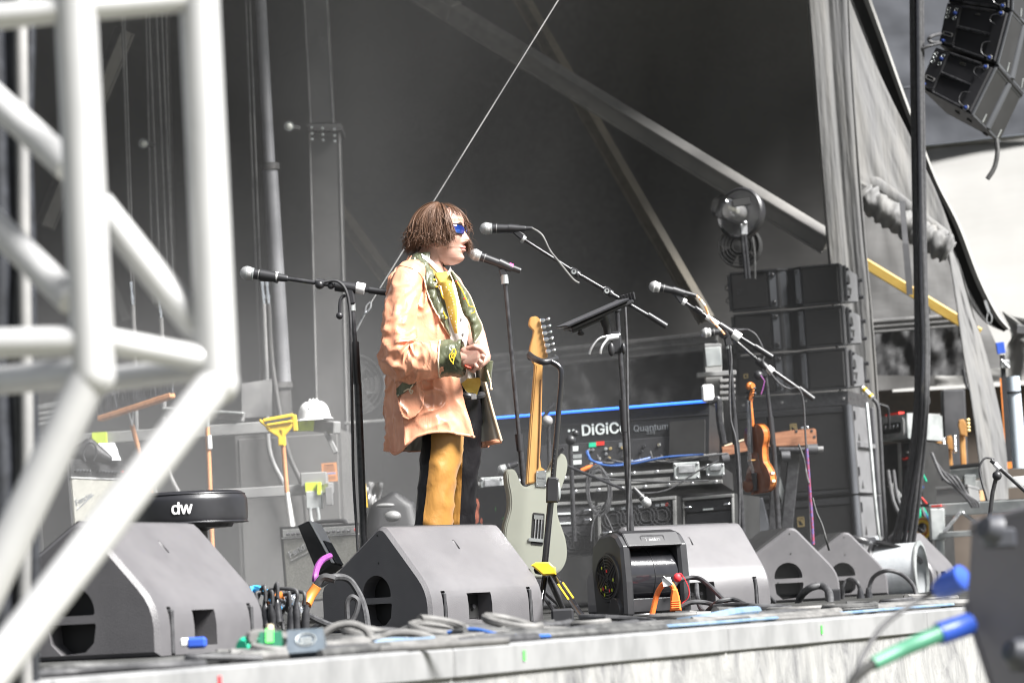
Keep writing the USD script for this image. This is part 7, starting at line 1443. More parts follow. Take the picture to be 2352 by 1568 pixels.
def rack(label, a, b, c, d, units):
    F = Face(a, b, c, d); t = thing('equipment_rack', label, 'rack case', F.p(.5, 0)); m = MB(); F.plate(m, 0, 0, 1, 1, -.6, -.02); obj('box', m, 'case_black', t)
    for nm, q in (('top_rail', (0, .93, 1, 1)), ('side_rail', (0, 0, .045, .93)), ('side_rail', (.955, 0, 1, .93))): m = MB(); F.plate(m, *q, -.02, .01, .004); obj(nm, m, 'case_rail', t)
    for v0, v1, kind in units:
        m = MB(); F.plate(m, .055, v0, .945, v1, -.02, -.004, .002); p_ = obj('rack_unit', m, 'console_grey' if kind != 'fan' else 'case_black', t)
        if kind == 'keys':
            for k in range(11): m = MB(); F.plate(m, .09 + .072 * k, v0 + (v1 - v0) * .3, .14 + .072 * k, v0 + (v1 - v0) * .75, -.004, .002); obj('button', m, ['logo_dim', 'galvanised', 'console_black'][k % 3], p_)
            m = MB(); F.knob(m, .88, (v0 + v1) / 2, .010, .004, -.004); obj('red_lamp', m, 'red_plastic', p_)
        if kind == 'fan':
            for u in (.2, .4, .62, .82):
                for rr in (.03, .05, .07): m = MB(); R = frame(F.n); c = F.p(u, (v0 + v1) / 2, .0); aa = np.arange(18) / 18 * 2 * np.pi; m.tube(c + rr * (np.cos(aa)[:, None] * R[:, 0] + np.sin(aa)[:, None] * R[:, 1]), .003, 5, closed=True); obj('fan_guard', m, 'console_grey', p_)
        if kind == 'handles':
            for u in (.12, .88): m = MB(); m.tube(smooth_path([F.p(u - .06, (v0 + v1) / 2, -.004), F.p(u - .05, (v0 + v1) / 2, .02), F.p(u + .05, (v0 + v1) / 2, .02), F.p(u + .06, (v0 + v1) / 2, -.004)], 4), .006, 8); obj('handle', m, 'chrome', p_)
            m = MB(); F.plate(m, .4, v0 + .02, .6, v0 + .05, -.004, .001); obj('name_strip', m, 'logo_white', p_)
    return t
rack('black equipment rack with pale metal edges left below the console', q3(560, 1700, 15.1), q3(1140, 1680, 15.1), q3(540, 1200, 15.1), q3(1130, 1175, 15.1), [(.74, .90, 'handles'), (.56, .72, 'handles'), (.34, .54, 'plain'), (.1, .32, 'fan')])
rack('black equipment rack with round fan guards and a red lamp below the console', q3(1160, 1690, 14.9), q3(1900, 1650, 14.8), q3(1150, 1200, 14.9), q3(1890, 1130, 14.8), [(.80, .91, 'keys'), (.55, .78, 'fan'), (.30, .53, 'handles'), (.1, .28, 'fan')])
rack('black equipment rack at the right end of the mixing console beside the keyboard', q3(1960, 1640, 15.0), q3(2440, 1600, 14.9), q3(1950, 1150, 15.0), q3(2430, 1110, 14.9), [(.70, .90, 'handles'), (.42, .68, 'plain'), (.1, .40, 'fan')])
# floral bag and things behind the singer's legs
M('floral', (0.014, 0.014, 0.016), 0.8, vs=3); M('petal', (0.55, 0.13, 0.07), 0.8, vs=20, c2=(0.65, 0.25, 0.16)); M('leaf_green', (0.03, 0.16, 0.03), 0.8)
t = thing('patterned_bag', 'black case covered with red flowers and green leaves behind the legs of the singer', 'case', P(1125, 1180, 14.0))
F = pxface((1060, 1400, 14.2), (1240, 1390, 14.0), (1052, 1125, 14.2), (1170, 1112, 14.0)); m = MB(); F.plate(m, 0, 0, 1, 1, -.3, 0); obj('body', m, 'floral', t)
rf = np.random.default_rng(4)
for u, v, s, mm in ((.38, .80, .07, 'petal'), (.52, .70, .055, 'petal'), (.80, .80, .05, 'leaf_green'), (.78, .68, .05, 'petal'), (.30, .62, .05, 'petal'), (.62, .52, .05, 'petal'), (.4, .45, .05, 'leaf_green')):
    for k in range(5):
        a = k * 1.2566 + rf.random(); c = F.p(u, v, .003) + F.x * math.cos(a) * s * .55 + F.y * math.sin(a) * s * .55; m = MB(); m.lathe([(0, .004), (s * .5, .002), (s * .55, 0)], c, F.n, 10); obj('petal' if mm == 'petal' else 'leaf', m, mm, t)
mic('silver ball microphone lying slanted just right of the legs of the singer', (1153, 1078), (1190, 1063), 13.6)
t = thing('microphone_stand', 'small black microphone stand in the background before the mixing console', 'mic stand', q3(680, 1000, 14.2))
obj('pole', MB().tube([q3(690, 430, 14.2), q3(715, 1550, 14.2)], .011, 10), 'black_metal', t); obj('boom', MB().tube([q3(640, 400, 14.2), q3(745, 270, 14.2)], .010, 8), 'black_metal', t); obj('joint', MB().sph(q3(680, 430, 14.15), .03), 'rail_grey', t)
t = thing('microphone_stand', 'low black boom stand in front of the racks with a drooping microphone', 'mic stand', q3(900, 1000, 13.8))
obj('pole', MB().tube([q3(895, 600, 13.8), q3(935, 1560, 13.8)], .012, 10), 'black_metal', t); obj('boom', MB().tube([q3(860, 850, 13.75), q3(1480, 1105, 13.6)], .008, 8), 'black_metal', t); obj('joint', MB().sph(q3(900, 610, 13.75), .028).sph(q3(945, 545, 13.75), .018), 'black_plastic', t)
mic('grey ball microphone with a green ring pointing down in front of the racks', Q3(1615, 1200), Q3(1490, 1060), 13.5)
m = MB()
for k in range(9):
    a = np.linspace(0, 2 * np.pi, 26)[:-1]; c = q3(1165, 1090, 13.9); m2 = MB(); m2.tube(c + np.stack([np.cos(a) * (.055 + .006 * rb.random()) + rb.normal(0, .006), a * 0 + rb.normal(0, .02), np.sin(a) * (.115 + .01 * rb.random()) + rb.normal(0, .01)], 1), .0045, 6, closed=True); m.m(m2.mesh())
solo('cable_coil', m, 'dark_rubber', 'coil of thin black cable hanging on the low boom stand before the racks', 'cable', kind=None)
for k, pts in enumerate([[(1100, 900), (1160, 960), (1700, 1000), (2200, 990)], [(1260, 1010), (1500, 1100), (1800, 1080), (2100, 900), (2300, 800)], [(800, 1380), (860, 1370), (910, 1330), (990, 1280)], [(1110, 1250), (1190, 1230), (1110, 1380), (1090, 1560)], [(1220, 1300), (1290, 1450), (1320, 1600)]]):
    solo('thin_cable', MB().tube(smooth_path([q3(x, y, 13.8) for x, y in pts], 8), .0045, 6), 'dark_rubber', 'thin black cables sagging between the racks and the microphone stands', 'cable', 'thin cables in front of the racks')
t = thing('camera_clamp', 'black clamp arm and grey pad at the right end of the console light strip', 'clamp', q3(2230, 240, 15.0))
obj('arm', MB().tube(smooth_path([q3(2200, 260, 15), q3(2250, 235, 15), q3(2290, 240, 15), q3(2300, 420, 15), q3(2340, 640, 15)], 6), .02, 10), 'black_metal', t); obj('pad', MB().box((.07, .04, .10), q3(2190, 170, 15), ch=.01), 'white_paint', t)
t = thing('stage_box', 'grey ribbed metal post with black boxes between the console and the speaker stack', 'post', P(1630, 850, 16.6))
obj('post', MB().bar(P(1642, 1000, 16.6), P(1636, 790, 16.6), .11, .08, ch=.006), 'bar_grey', t); obj('plate', MB().bar(P(1600, 862, 16.5), P(1690, 856, 16.5), .08, .03, ch=.004), 'bar_grey', t)
for k in range(4): obj('fin', MB().bar(P(1652, 875 + 14 * k, 16.5), P(1688, 873 + 14 * k, 16.5), .08, .02, ch=.003), 'rail_grey', t)
obj('panel', MB().bar(P(1640, 842, 16.4), P(1636, 798, 16.4), .10, .05, ch=.004), 'galvanised', t)
# ---------------------------------------------------------------- wooden keyboard on its stand
M('walnut', (0.20, 0.085, 0.045), 0.42, vs=4, vd=6, c2=(0.33, 0.155, 0.085), stretch=(2, 2, 22), coat=0.2)
def Q5(cx, cy): return (2800 + cx / 2.4125) / 1.7415, (1600 + cy / 2.4125) / 1.7415
YK = 16.2
def q5(cx, cy, Y=YK): return P(*Q5(cx, cy), Y)
t = thing('wooden_keyboard', 'brown wooden sided electric keyboard on a black stand behind the violin', 'keyboard', q5(700, 450))
out = [(210, 450), (420, 400), (640, 325), (900, 288), (1105, 272), (1122, 282), (1130, 435), (640, 450), (420, 500), (212, 545)]
O5 = q5(600, 400); sx = nrm(q5(700, 400) - O5); sc5 = np.linalg.norm(q5(700, 400) - O5) / 100; sz = nrm(np.array([0, 0, 1.0]) - sx * sx[2])
obj('side_panel', MB().prism([((x - 600) * sc5, -(y - 400) * sc5) for x, y in out], .03, O5 + [0, .03, 0], np.stack([sx, sz, np.cross(sx, sz)], 1), bev=.004), 'walnut', t)
obj('body', MB().prism([((x - 600) * sc5, -(y - 400) * sc5) for x, y in [(230, 460), (420, 415), (640, 338), (900, 300), (1100, 285), (1120, 430), (640, 444), (230, 535)]], .75, O5 + [0, .79, 0], np.stack([sx, sz, np.cross(sx, sz)], 1)), 'black_plastic', t)
for k in range(10): a = q5(250 + k * 20, 452 - 6.5 * k); obj('key', MB().box((.016, .14, .008), a + [0, .08, .01], ch=.001), 'ivory', t)
obj('knob', MB().cyl(q5(975, 268, 16.15), q5(1000, 266, 16.15), .010).sph(q5(1035, 265, 16.15), .012, 1), 'chrome', t)
for x, y in ((930, 300), (1078, 295), (1105, 352)): obj('screw', MB().lathe([(0, .003), (.008, .002), (.009, 0)], q5(x, y, YK - .001), (0, -1, 0), 10), 'black_metal', t)
t = thing('keyboard_stand', 'black folding keyboard stand with knurled knobs under the wooden keyboard', 'stand', q5(850, 900))
for a, b, wd in (((910, 505), (825, 1330), .075), ((740, 520), (690, 1330), .055), ((545, 950), (640, 1340), .075)): obj('leg', MB().bar(q5(*a, 16.3), q5(*b, 16.3), wd, .04, up=(0, -1, 0), ch=.006), 'black_metal' if wd != .075 or a[0] > 600 else 'fin_grey', t)
obj('rest_bar', MB().cyl(q5(760, 480, 16.1), q5(1030, 478, 16.1), .018), 'black_metal', t); obj('end_rod', MB().cyl(q5(1030, 478, 16.1), q5(1190, 470, 16.1), .018), 'rail_grey', t)
for a, b in (((1035, 478), (1135, 474)), ((785, 545), (868, 542)), ((215, 575), (285, 560))): obj('knurled_knob', MB().tube([q5(*a, 16.05), q5(*b, 16.05)], .034, 20), 'dark_grey_paint', t)
for a in (((760, 640), (835, 900), (825, 1060), (752, 800)), ((880, 1130), (930, 1290), (868, 1290))):
    pl = [((x - 600) * sc5, -(y - 400) * sc5) for x, y in a]; obj('gusset', MB().prism(pl, .01, O5 + [0, .12, 0], np.stack([sx, sz, np.cross(sx, sz)], 1)), 'galvanised', t)
# ---------------------------------------------------------------- lamps above the speaker stack
M('lamp_glass', (0.30, 0.30, 0.30), 0.12, vs=8, vd=4, c2=(0.45, 0.44, 0.43), coat=0.6); M('reflector', (0.13, 0.13, 0.135), 0.3, 0.4, vs=6, c2=(0.22, 0.22, 0.22))
t = thing('flood_lamp', 'round lamp with glass tube and metal disc on a pole above the speaker stack', 'lamp', P(1706, 560, 18.0))
c = P(1700, 490, 18.1); ax = nrm([-.55, -.80, .08]); k = 18.1 / 6000
obj('disc', MB().lathe([(0, 0), (50 * k, .0), (55 * k, .012), (55 * k, -.03), (0, -.05)], c, ax, 48), 'reflector', t, smooth=50); obj('rim', MB().lathe([(52 * k, .004), (57 * k, .02), (61 * k, .004), (58 * k, -.05), (52 * k, -.05)], c, ax, 48), 'black_plastic', t)
_mats['clear_glass'] = usdkit.material(stage, '/World/Looks/clear_glass', {'t': ('transparent_bsdf', {'color': (.82, .82, .82)}), 'g': ('glossy_bsdf', {'roughness': .08, 'color': (.9, .9, .9)}), 'f': ('layer_weight', {'blend': .35}), 'm': ('mix_closure', {})}, [('f.facing', 'm.fac'), ('t.BSDF', 'm.closure1'), ('g.BSDF', 'm.closure2')], surface='m.closure')
obj('glass_tube', MB().lathe([(27 * k, 0), (28 * k, .12), (27 * k, .24), (20 * k, .27), (0, .275)], c, nrm([-.62, -.75, .12]), 32), 'clear_glass', t, smooth=60)
obj('inner_tube', MB().lathe([(20 * k, 0), (20 * k, .13), (0, .13)], c, nrm([-.62, -.75, .12]), 24), 'lamp_glass', t)
obj('label', MB().bar(P(1683, 468, 17.9), P(1722, 462, 17.9), .05, .045), 'lining_black', t); obj('clamp', MB().box((.05, .05, .08), P(1708, 528, 17.95), ch=.008).sph(P(1711, 512, 17.9), .018, 1), 'steel', t)
for dx in (-3, 4): obj('pole', MB().tube([P(1706 + dx, 530, 18.0), P(1717 + dx, 640, 18.0)], .012, 10), 'black_metal', t)
obj('cable', MB().tube(smooth_path([P(1728, 545, 18.0), P(1733, 580, 18), P(1734, 640, 18)], 5), .008, 8), 'grey_cable', t)
def dark_fan(label, c, rad, ax):
    t = thing('stage_fan', label, 'fan', c); R = frame(ax)
    obj('housing', MB().lathe([(rad * .97, -.05), (rad, -.04), (rad, .04), (rad * .97, .05)], c, ax, 40), 'lining_black', t)
    for k in range(6): rr = rad * (.15 + .16 * k); a = np.arange(36) / 36 * 2 * np.pi; obj('guard_ring', MB().tube(c + nrm(ax) * .045 + rr * (np.cos(a)[:, None] * R[:, 0] + np.sin(a)[:, None] * R[:, 1]), .004, 5, closed=True), 'lining_black', t)
    for k in range(5): a = k * 1.2566; d = R[:, 0] * math.cos(a) + R[:, 1] * math.sin(a); p_ = R[:, 0] * -math.sin(a) + R[:, 1] * math.cos(a); obj('blade', MB().sheet([[c + d * rad * .2 - p_ * .03, c + d * rad * .9 - p_ * .06], [c + d * rad * .2 + p_ * .03 + nrm(ax) * .02, c + d * rad * .9 + p_ * .08 + nrm(ax) * .03]]), 'lining_black', t)
    obj('hub', MB().lathe([(0, .05), (.05, .045), (.06, .0)], c, ax, 20), 'lining_black', t); return t
dark_fan('dark round fan partly hidden below the flood lamp above the speaker stack', P(1700, 566, 18.6), .155, np.array([-.3, -.95, 0]))
dark_fan('dark round stage fan in the haze behind the jacket elbow of the singer', P(815, 885, 18.6), .22, np.array([.5, -.85, 0]))
t = thing('pale_rail', 'pale wall rail in the haze left of the singer, at elbow height', 'rail', P(850, 880, 19.5)); obj('channel', MB().bar(P(838, 888, 19.5), P(905, 878, 19.5), .05, .12, ch=.006), 'bar_grey', t); t = thing('pale_rail', 'thin pale rail in the haze between the left stand and the jacket hem', 'rail', P(850, 965, 19.0)); obj('channel', MB().bar(P(790, 972, 17.5), P(990, 958, 17.5), .03, .02, ch=.004), 'case_rail', t)
t = thing('stage_rubbish', 'dark bag with white printed patches behind the left microphone stand', 'bag', P(900, 1180, 14.0))
obj('bag', MB().m(m3.Manifold.batch_hull([m3.Manifold.sphere(r0, 18).translate(tuple(P(x, y, 14.2))) for x, y, r0 in ((880, 1180, .08), (930, 1175, .07), (870, 1280, .12), (950, 1280, .12), (905, 1150, .05))])), 'tolex', t, smooth=60)
obj('white_patch', MB().sph(P(885, 1160, 14.02), (.05, .02, .012)), 'bar_grey', t); obj('white_patch', MB().sph(P(902, 1185, 13.99), (.045, .03, .03)), 'bar_grey', t)
t = thing('cloth_bundle', 'pale crumpled cloth hanging in the haze behind the left microphone stand', 'cloth', P(850, 1130, 15.0)); obj('cloth', MB().m(solid_sheet(wavy(P(842, 1190, 15), P(865, 1190, 15), P(838, 1105, 15), P(880, 1108, 15), 14, 14, .12, 9, 4, 4), .02)), 'bar_grey', t, smooth=60); obj('yellow_strip', MB().bar(P(834, 1110, 14.9), P(839, 1165, 14.9), .03, .01), 'yellow_plastic', t)
# ---------------------------------------------------------------- right background gear
t = thing('flight_case', 'silver flight case with a dark recessed front on top of the rack at right', 'flight case', P(2065, 1010, 19.6))
F = pxface((2024, 1013, 19.6), (2086, 1006, 19.4), (2024, 957, 19.6), (2083, 948, 19.4)); m = MB(); F.plate(m, 0, 0, 1, 1, -.4, 0); obj('box', m, 'galvanised', t)
m = MB(); F.rplate(m, .06, .10, .90, .86, .03, .001, .014); obj('front_plate', m, 'aluminium', t); m = MB(); F.rplate(m, .12, .26, .80, .68, .02, .014, .018); obj('recess', m, 'lining_black', t)
for k in range(4): m = MB(); F.knob(m, .22 + .15 * k, .52, .016, .012, .018); obj('socket', m, 'chrome', t)
S = Face(F.p(1, 0), F.p(1, 0) + [.30, .33, 0], F.p(1, 1), F.p(1, 1) + [.30, .33, -.0]); m = MB(); hexa(m, S.a + [-.1, .2, 0], S.b + [-.1, .1, 0], S.c + [-.1, .2, 0], S.d + [-.1, .1, 0], S.a, S.b, S.c, S.d); obj('side', m, 'aluminium', t); m = MB(); S.plate(m, .3, .25, .9, .75, .001, .02); obj('latch', m, 'chrome', t)
obj('red_strip', MB().bar(F.p(.1, 1.02, -.05), F.p(.62, 1.04, -.05), .06, .03), 'red_plastic', t); obj('lamp_arm', MB().tube(smooth_path(PX([(2008, 925, 19.3), (2032, 932, 19.3), (2040, 940, 19.3), (2043, 985, 19.3)]), 5), .010, 8), 'black_metal', t)
t = thing('equipment_rack', 'black rack full of green and red patch cables under the silver flight case', 'rack case', P(2070, 1240, 19.4))
F = pxface((2030, 1330, 19.6), (2130, 1320, 19.4), (2028, 1022, 19.6), (2112, 1012, 19.4)); m = MB(); F.plate(m, 0, 0, 1, 1, -.5, 0); obj('box', m, 'case_black', t); m = MB(); F.plate(m, .42, 0, .50, 1, .001, .012); obj('side_rail', m, 'case_rail', t)
for k in range(16):
    v = .25 + .045 * k; u = .55 + .3 * rb.random(); m = MB(); F.tube(m, [(u, v, .01), (u + .10, v - .01, .05), (u + .25, v - .05 * rb.random(), .06), (u + .35, v - .10, .03)], .008, 6, 5); obj('patch_cable', m, ['bright_green', 'dark_rubber', 'red_plastic', 'grey_cable', 'bright_green', 'blue_cable'][k % 6], t)
for k in range(6): m = MB(); F.plate(m, .52, .28 + .11 * k, .98, .36 + .11 * k, .001, .008); obj('rack_unit', m, 'console_grey', t)
obj('white_connector', MB().tube([P(2046, 1112, 19.2), P(2066, 1143, 19.2)], .026, 12), 'white_paint', t)
for k, (x0, x1) in enumerate([(2040, 2075), (2052, 2096), (2100, 2128)]): solo('rack_cable', MB().tube(smooth_path(PX([(x0, 1080, 19.0), (x0 + 12, 1150, 18.9), (x1, 1200, 18.8), (x1 + 12, 1260, 18.8), (x1 + 30, 1330, 18.8)]), 6), .014, 8), 'dark_rubber', 'thick black cables drooping from the patch rack at right', 'cable', 'cables drooping from the patch rack')
t = thing('cable_reel', 'yellow and red rope coil hanging at the right behind the cable bundle', 'rope', P(2118, 1220, 18.8)); a = np.linspace(0, 6.28, 24)[:-1]
for k, mm in enumerate(('yellow_plastic', 'thread_red', 'thread_yellow')): obj('turn', MB().tube(P(2116, 1208, 18.7) + np.stack([np.cos(a) * .05, a * 0 - .02 * k, np.sin(a) * .06 - .012 * k], 1), .011, 6, closed=True), mm, t)
obj('green_tip', MB().tube([P(2108, 1165, 18.7), P(2111, 1190, 18.7)], .02, 10), 'bright_green', t)
# guitars in a rack
M('fret_maple', (0.45, 0.22, 0.07), 0.4, vs=8, c2=(0.55, 0.30, 0.11))
for x, y0, y1, lab, sz_, mm in ((2127, 1003, 1075, 'dark guitar headstock at the left end of the guitar rack, half behind the cables', .9, 'walnut_line'), (2156, 1008, 1070, 'second guitar neck from the left in the rack, short with pale pegs', .9, 'fret_maple'), (2180, 1003, 1070, 'third guitar neck in the rack, pointed headstock leaning left', 1.0, 'fret_maple'), (2209, 965, 1060, 'tallest bass neck standing at the right end of the guitar rack', 1.25, 'fret_maple')):
    Y = 21.0; t = thing('guitar_neck', lab, 'guitar', P(x, y1 + 30, Y)); k = Y / 6000; c = P(x, y0, Y)
    obj('headstock', MB().prism([(-6 * k * sz_, -22 * k * sz_), (-9 * k * sz_, -6 * k), (-7 * k * sz_, 6 * k), (2 * k, 8 * k), (7 * k * sz_, -6 * k), (6 * k * sz_, -26 * k * sz_)], .03, c + [0, -.02, -.02], np.array([[1, 0, 0], [0, 0, -1], [0, 1, 0]]), bev=.006), mm, t)
    obj('neck', MB().bar(P(x, y0 + 22 * sz_, Y), P(x + 5, y1 + 20, Y), 10 * k * sz_, .03, up=(0, -1, 0), ch=.008), mm, t)
    for j in range(6 if sz_ < 1.2 else 4): obj('tuning_peg', MB().sph(c + np.array([9 * k * sz_, -.04, (2 - 6.5 * j * sz_) * k - .01]), (.022, .012, .014), 1), 'chrome' if sz_ < 1.2 else 'gold', t)
t = thing('guitar_rack', 'white and grey metal guitar rack frame at right behind the metal table', 'rack', P(2200, 1120, 20.4))
obj('top_rail', MB().bar(P(2140, 1097, 20.4), P(2262, 1084, 20.2), .08, .09, ch=.006), 'galvanised', t); obj('white_rail', MB().bar(P(2150, 1122, 20.3), P(2370, 1104, 20.1), .06, .08, ch=.006), 'white_paint', t); obj('post', MB().bar(P(2226, 1090, 20.2), P(2230, 1180, 20.2), .09, .06, ch=.006), 'galvanised', t); obj('post', MB().bar(P(2160, 1125, 20.3), P(2162, 1150, 20.3), .07, .05), 'white_paint', t); obj('white_rail', MB().bar(P(2230, 1172, 20.2), P(2370, 1160, 20.1), .05, .06, ch=.005), 'white_paint', t); obj('padding', MB().bar(P(2140, 1082, 20.5), P(2260, 1070, 20.3), .10, .06, ch=.02), 'tolex', t)
M('cardboard', (0.36, 0.22, 0.11), 0.8); t = thing('cardboard_box', 'brown cardboard box behind the metal table at right', 'box', P(2200, 1160, 20.9)); F = pxface((2165, 1172, 20.9), (2252, 1168, 20.7), (2164, 1128, 20.9), (2250, 1122, 20.7)); m = MB(); F.plate(m, 0, 0, 1, 1, -.3, 0); obj('box', m, 'cardboard', t); m = MB(); F.plate(m, .48, 0, .52, 1, .001, .004); obj('tape', m, 'sign_orange', t)
t = thing('metal_table', 'grey metal table on tubular legs at right behind the foreground speaker', 'table', P(2200, 1300, 18.4))
obj('top_beam', MB().bar(P(2138, 1172, 18.4), P(2400, 1158, 18.0), .08, .085, ch=.006), 'galvanised', t); obj('corner_post', MB().bar(P(2150, 1168, 18.35), P(2154, 1240, 18.35), .10, .10, ch=.006), 'galvanised', t); obj('leg', MB().tube([P(2158, 1240, 18.35), P(2166, 1400, 18.35)], .032, 14), 'galvanised', t); obj('lower_beam', MB().bar(P(2160, 1228, 18.3), P(2400, 1215, 18.0), .035, .04, ch=.004), 'galvanised', t)
for a, b in (((2168, 1222), (2206, 1176)), ((2210, 1176), (2242, 1200))): obj('brace', MB().cyl(P(*a, 18.25), P(*b, 18.25), .012), 'steel', t)
obj('table_top', MB().bar(P(2138, 1161, 18.7), P(2400, 1147, 18.3), .55, .02), 'deck_ply', t); obj('red_edge', MB().bar(P(2140, 1162, 18.33), P(2162, 1160, 18.3), .02, .012), 'red_plastic', t)
t = thing('grey_tote', 'grey plastic box on the metal table at right', 'box', P(2170, 1150, 18.6)); F = pxface((2150, 1158, 18.5), (2230, 1152, 18.4), (2152, 1118, 18.5), (2222, 1112, 18.4)); m = MB(); F.plate(m, 0, 0, 1, 1, -.3, 0); obj('box', m, 'bar_grey', t); m = MB(); F.plate(m, -.02, .86, 1.02, 1.0, -.31, .015); obj('rim', m, 'bar_grey', t)
for k in range(4): solo('table_cable', MB().tube(smooth_path(PX([(2140 + 8 * k, 1040 + 20 * k, 18.2), (2165 + 10 * k, 1095, 18.1), (2195 + 8 * k, 1118 + 5 * k, 18.1), (2225 + 6 * k, 1150, 18.1), (2234 + 5 * k, 1165, 18.1)]), 6), .011, 8), 'dark_rubber', 'black cables arching over the grey box on the metal table', 'cable', 'cables over the grey box on the table')
t = thing('microphone_stand', 'small boom microphone stand at the right edge above the foreground speaker', 'mic stand', P(2280, 1150, 12.0)); Y = 12.0
obj('boom', MB().tube([P(2276, 1056, Y), P(2380, 1150, Y)], .010, 10), 'black_metal', t); obj('tip', MB().tube([P(2284, 1064, Y), P(2296, 1076, Y)], .012, 10), 'white_plastic', t); obj('pole', MB().tube([P(2292, 1080, Y), P(2280, 1130, Y), P(2268, 1230, Y)], .010, 10), 'black_metal', t); obj('joint', MB().sph(P(2290, 1092, Y - .01), .022), 'black_plastic', t); obj('cable', MB().tube(smooth_path(PX([(2284, 1054, Y), (2262, 1052, Y), (2250, 1075, Y), (2256, 1110, Y), (2268, 1150, Y)]), 6), .005, 8), 'dark_rubber', t)
t = thing('tent_pole', 'pale blue tent pole standing at the right edge beside an orange strap', 'pole', P(2335, 1000, 20.0)); obj('tube', MB().tube([P(2325, 865, 20), P(2342, 1075, 20)], .055, 16), 'white_paint' if False else M('pole_blue', (.46, .53, .60), .45, c2=(.55, .61, .67)), t); obj('band', MB().tube([P(2328, 899, 19.99), P(2328.5, 903, 19.99)], .058, 16), 'black_plastic', t)
t = thing('orange_strap', 'orange strap hanging beside the pale tent pole at the right edge', 'strap', P(2310, 950, 20.2)); obj('webbing', MB().bar(P(2303, 868, 20.2), P(2318, 1075, 20.2), .045, .01), 'orange_tape', t)
t = thing('black_strap', 'black strap with blue tape and buckle hanging from the awning corner', 'strap', P(2300, 850, 19.0)); obj('webbing', MB().bar(P(2302, 815, 19), P(2318, 1060, 19), .035, .012), 'black_plastic', t); obj('blue_tape', MB().bar(P(2296, 786, 18.98), P(2300, 812, 18.98), .06, .02, ch=.003), 'blue_plastic', t); obj('buckle', MB().box((.07, .03, .06), P(2308, 836, 18.97), ch=.006).tube([P(2300, 826, 18.95), P(2318, 844, 18.95)], .008, 8), 'steel', t)
t = thing('wall_post', 'dark steel post behind the guitar rack under the pale valance', 'post', P(2200, 980, 23.0)); obj('post', MB().bar(P(2188, 895, 23), P(2196, 1100, 23), .20, .12, ch=.01), 'dark_grey_paint', t)
solo('hanging_strap', MB().tube(smooth_path(PX([(2212, 848, 21), (2218, 880, 21), (2226, 896, 21)]), 5), .012, 8), 'black_plastic', 'short black strap dangling under the drape left of the curtain leg', 'strap')
# speaker side cables left of the subs etc: cable drop between stack and table
# ---------------------------------------------------------------- cables and boxes along the stage front
rc = np.random.default_rng(11)
def ez(s, d, z): q = E0 + ed * s - en * d; return np.array([q[0], q[1], DECK + z])
def pxs(x, d):
    """distance along the stage edge that appears under picture column x for an inset d"""
    lo, hi = -6.0, 9.4
    for _ in range(50):
        mid = (lo + hi) / 2; p = ez(mid, d, 0) - EYE; X = CX + FPX * (p @ _r) / (p @ _f)
        if p @ _f < .5 or X < x: lo = mid
        else: hi = mid
    return mid
def run(x0, x1, d0, rad, loops=0, lift=.02, wob=.06):
    s0, s1 = pxs(x0, d0), pxs(x1, d0); n = max(6, int((s1 - s0) / .28)); pts = []; ph = rc.uniform(0, 6.28, 3)
    for k in np.linspace(0, 1, n): pts.append(ez(s0 + (s1 - s0) * k + rc.normal(0, .02), max(.035, d0 + wob * math.sin(k * 9 + ph[0]) + .5 * wob * math.sin(k * 23 + ph[1]) + rc.normal(0, .01)), rad + lift * max(0, math.sin(k * 14 + ph[2])) * rc.uniform(.2, 1)))
    return smooth_path(pts, 7)
G_C = 'grey and black cables strewn along the stage front'
spec = [(600, 1000, .14, .012, 'dark_rubber'), (850, 1300, .19, .013, 'dusty_cable'), (1100, 1560, .11, .012, 'grey_cable'), (1200, 1750, .22, .012, 'dark_rubber'), (680, 1180, .28, .013, 'dusty_cable'), (900, 1380, .05, .010, 'dark_rubber'), (1650, 2190, .16, .012, 'dusty_cable'), (560, 860, .20, .011, 'dusty_cable'), (560, 1320, .10, .011, 'dusty_cable'), (640, 1500, .16, .010, 'dusty_cable'), (700, 1750, .07, .009, 'grey_cable'), (760, 1420, .24, .012, 'dark_rubber'), (600, 1200, .34, .009, 'grey_cable'), (980, 2150, .13, .009, 'dusty_cable'), (1100, 2190, .20, .010, 'grey_cable'), (1250, 2000, .30, .011, 'dark_rubber'), (560, 1000, .46, .010, 'dusty_cable'), (900, 1700, .42, .009, 'grey_cable'), (1400, 2195, .26, .010, 'dark_rubber'), (780, 1350, .55, .012, 'grey_cable'), (1000, 1600, .65, .010, 'dark_rubber'), (430, 900, .30, .010, 'grey_cable'), (1500, 2190, .40, .011, 'dark_rubber'), (640, 1150, .80, .012, 'dark_rubber'), (120, 620, .10, .008, 'dark_rubber'), (100, 560, .22, .009, 'grey_cable'), (1500, 2180, .09, .008, 'dusty_cable')]
for x0, x1, d, rad, mm in spec: solo('stage_cable', MB().tube(run(x0, x1, d, rad, lift=.012), rad, 8), mm, 'grey or black cable strewn among others along the front of the stage floor', 'cable', G_C)
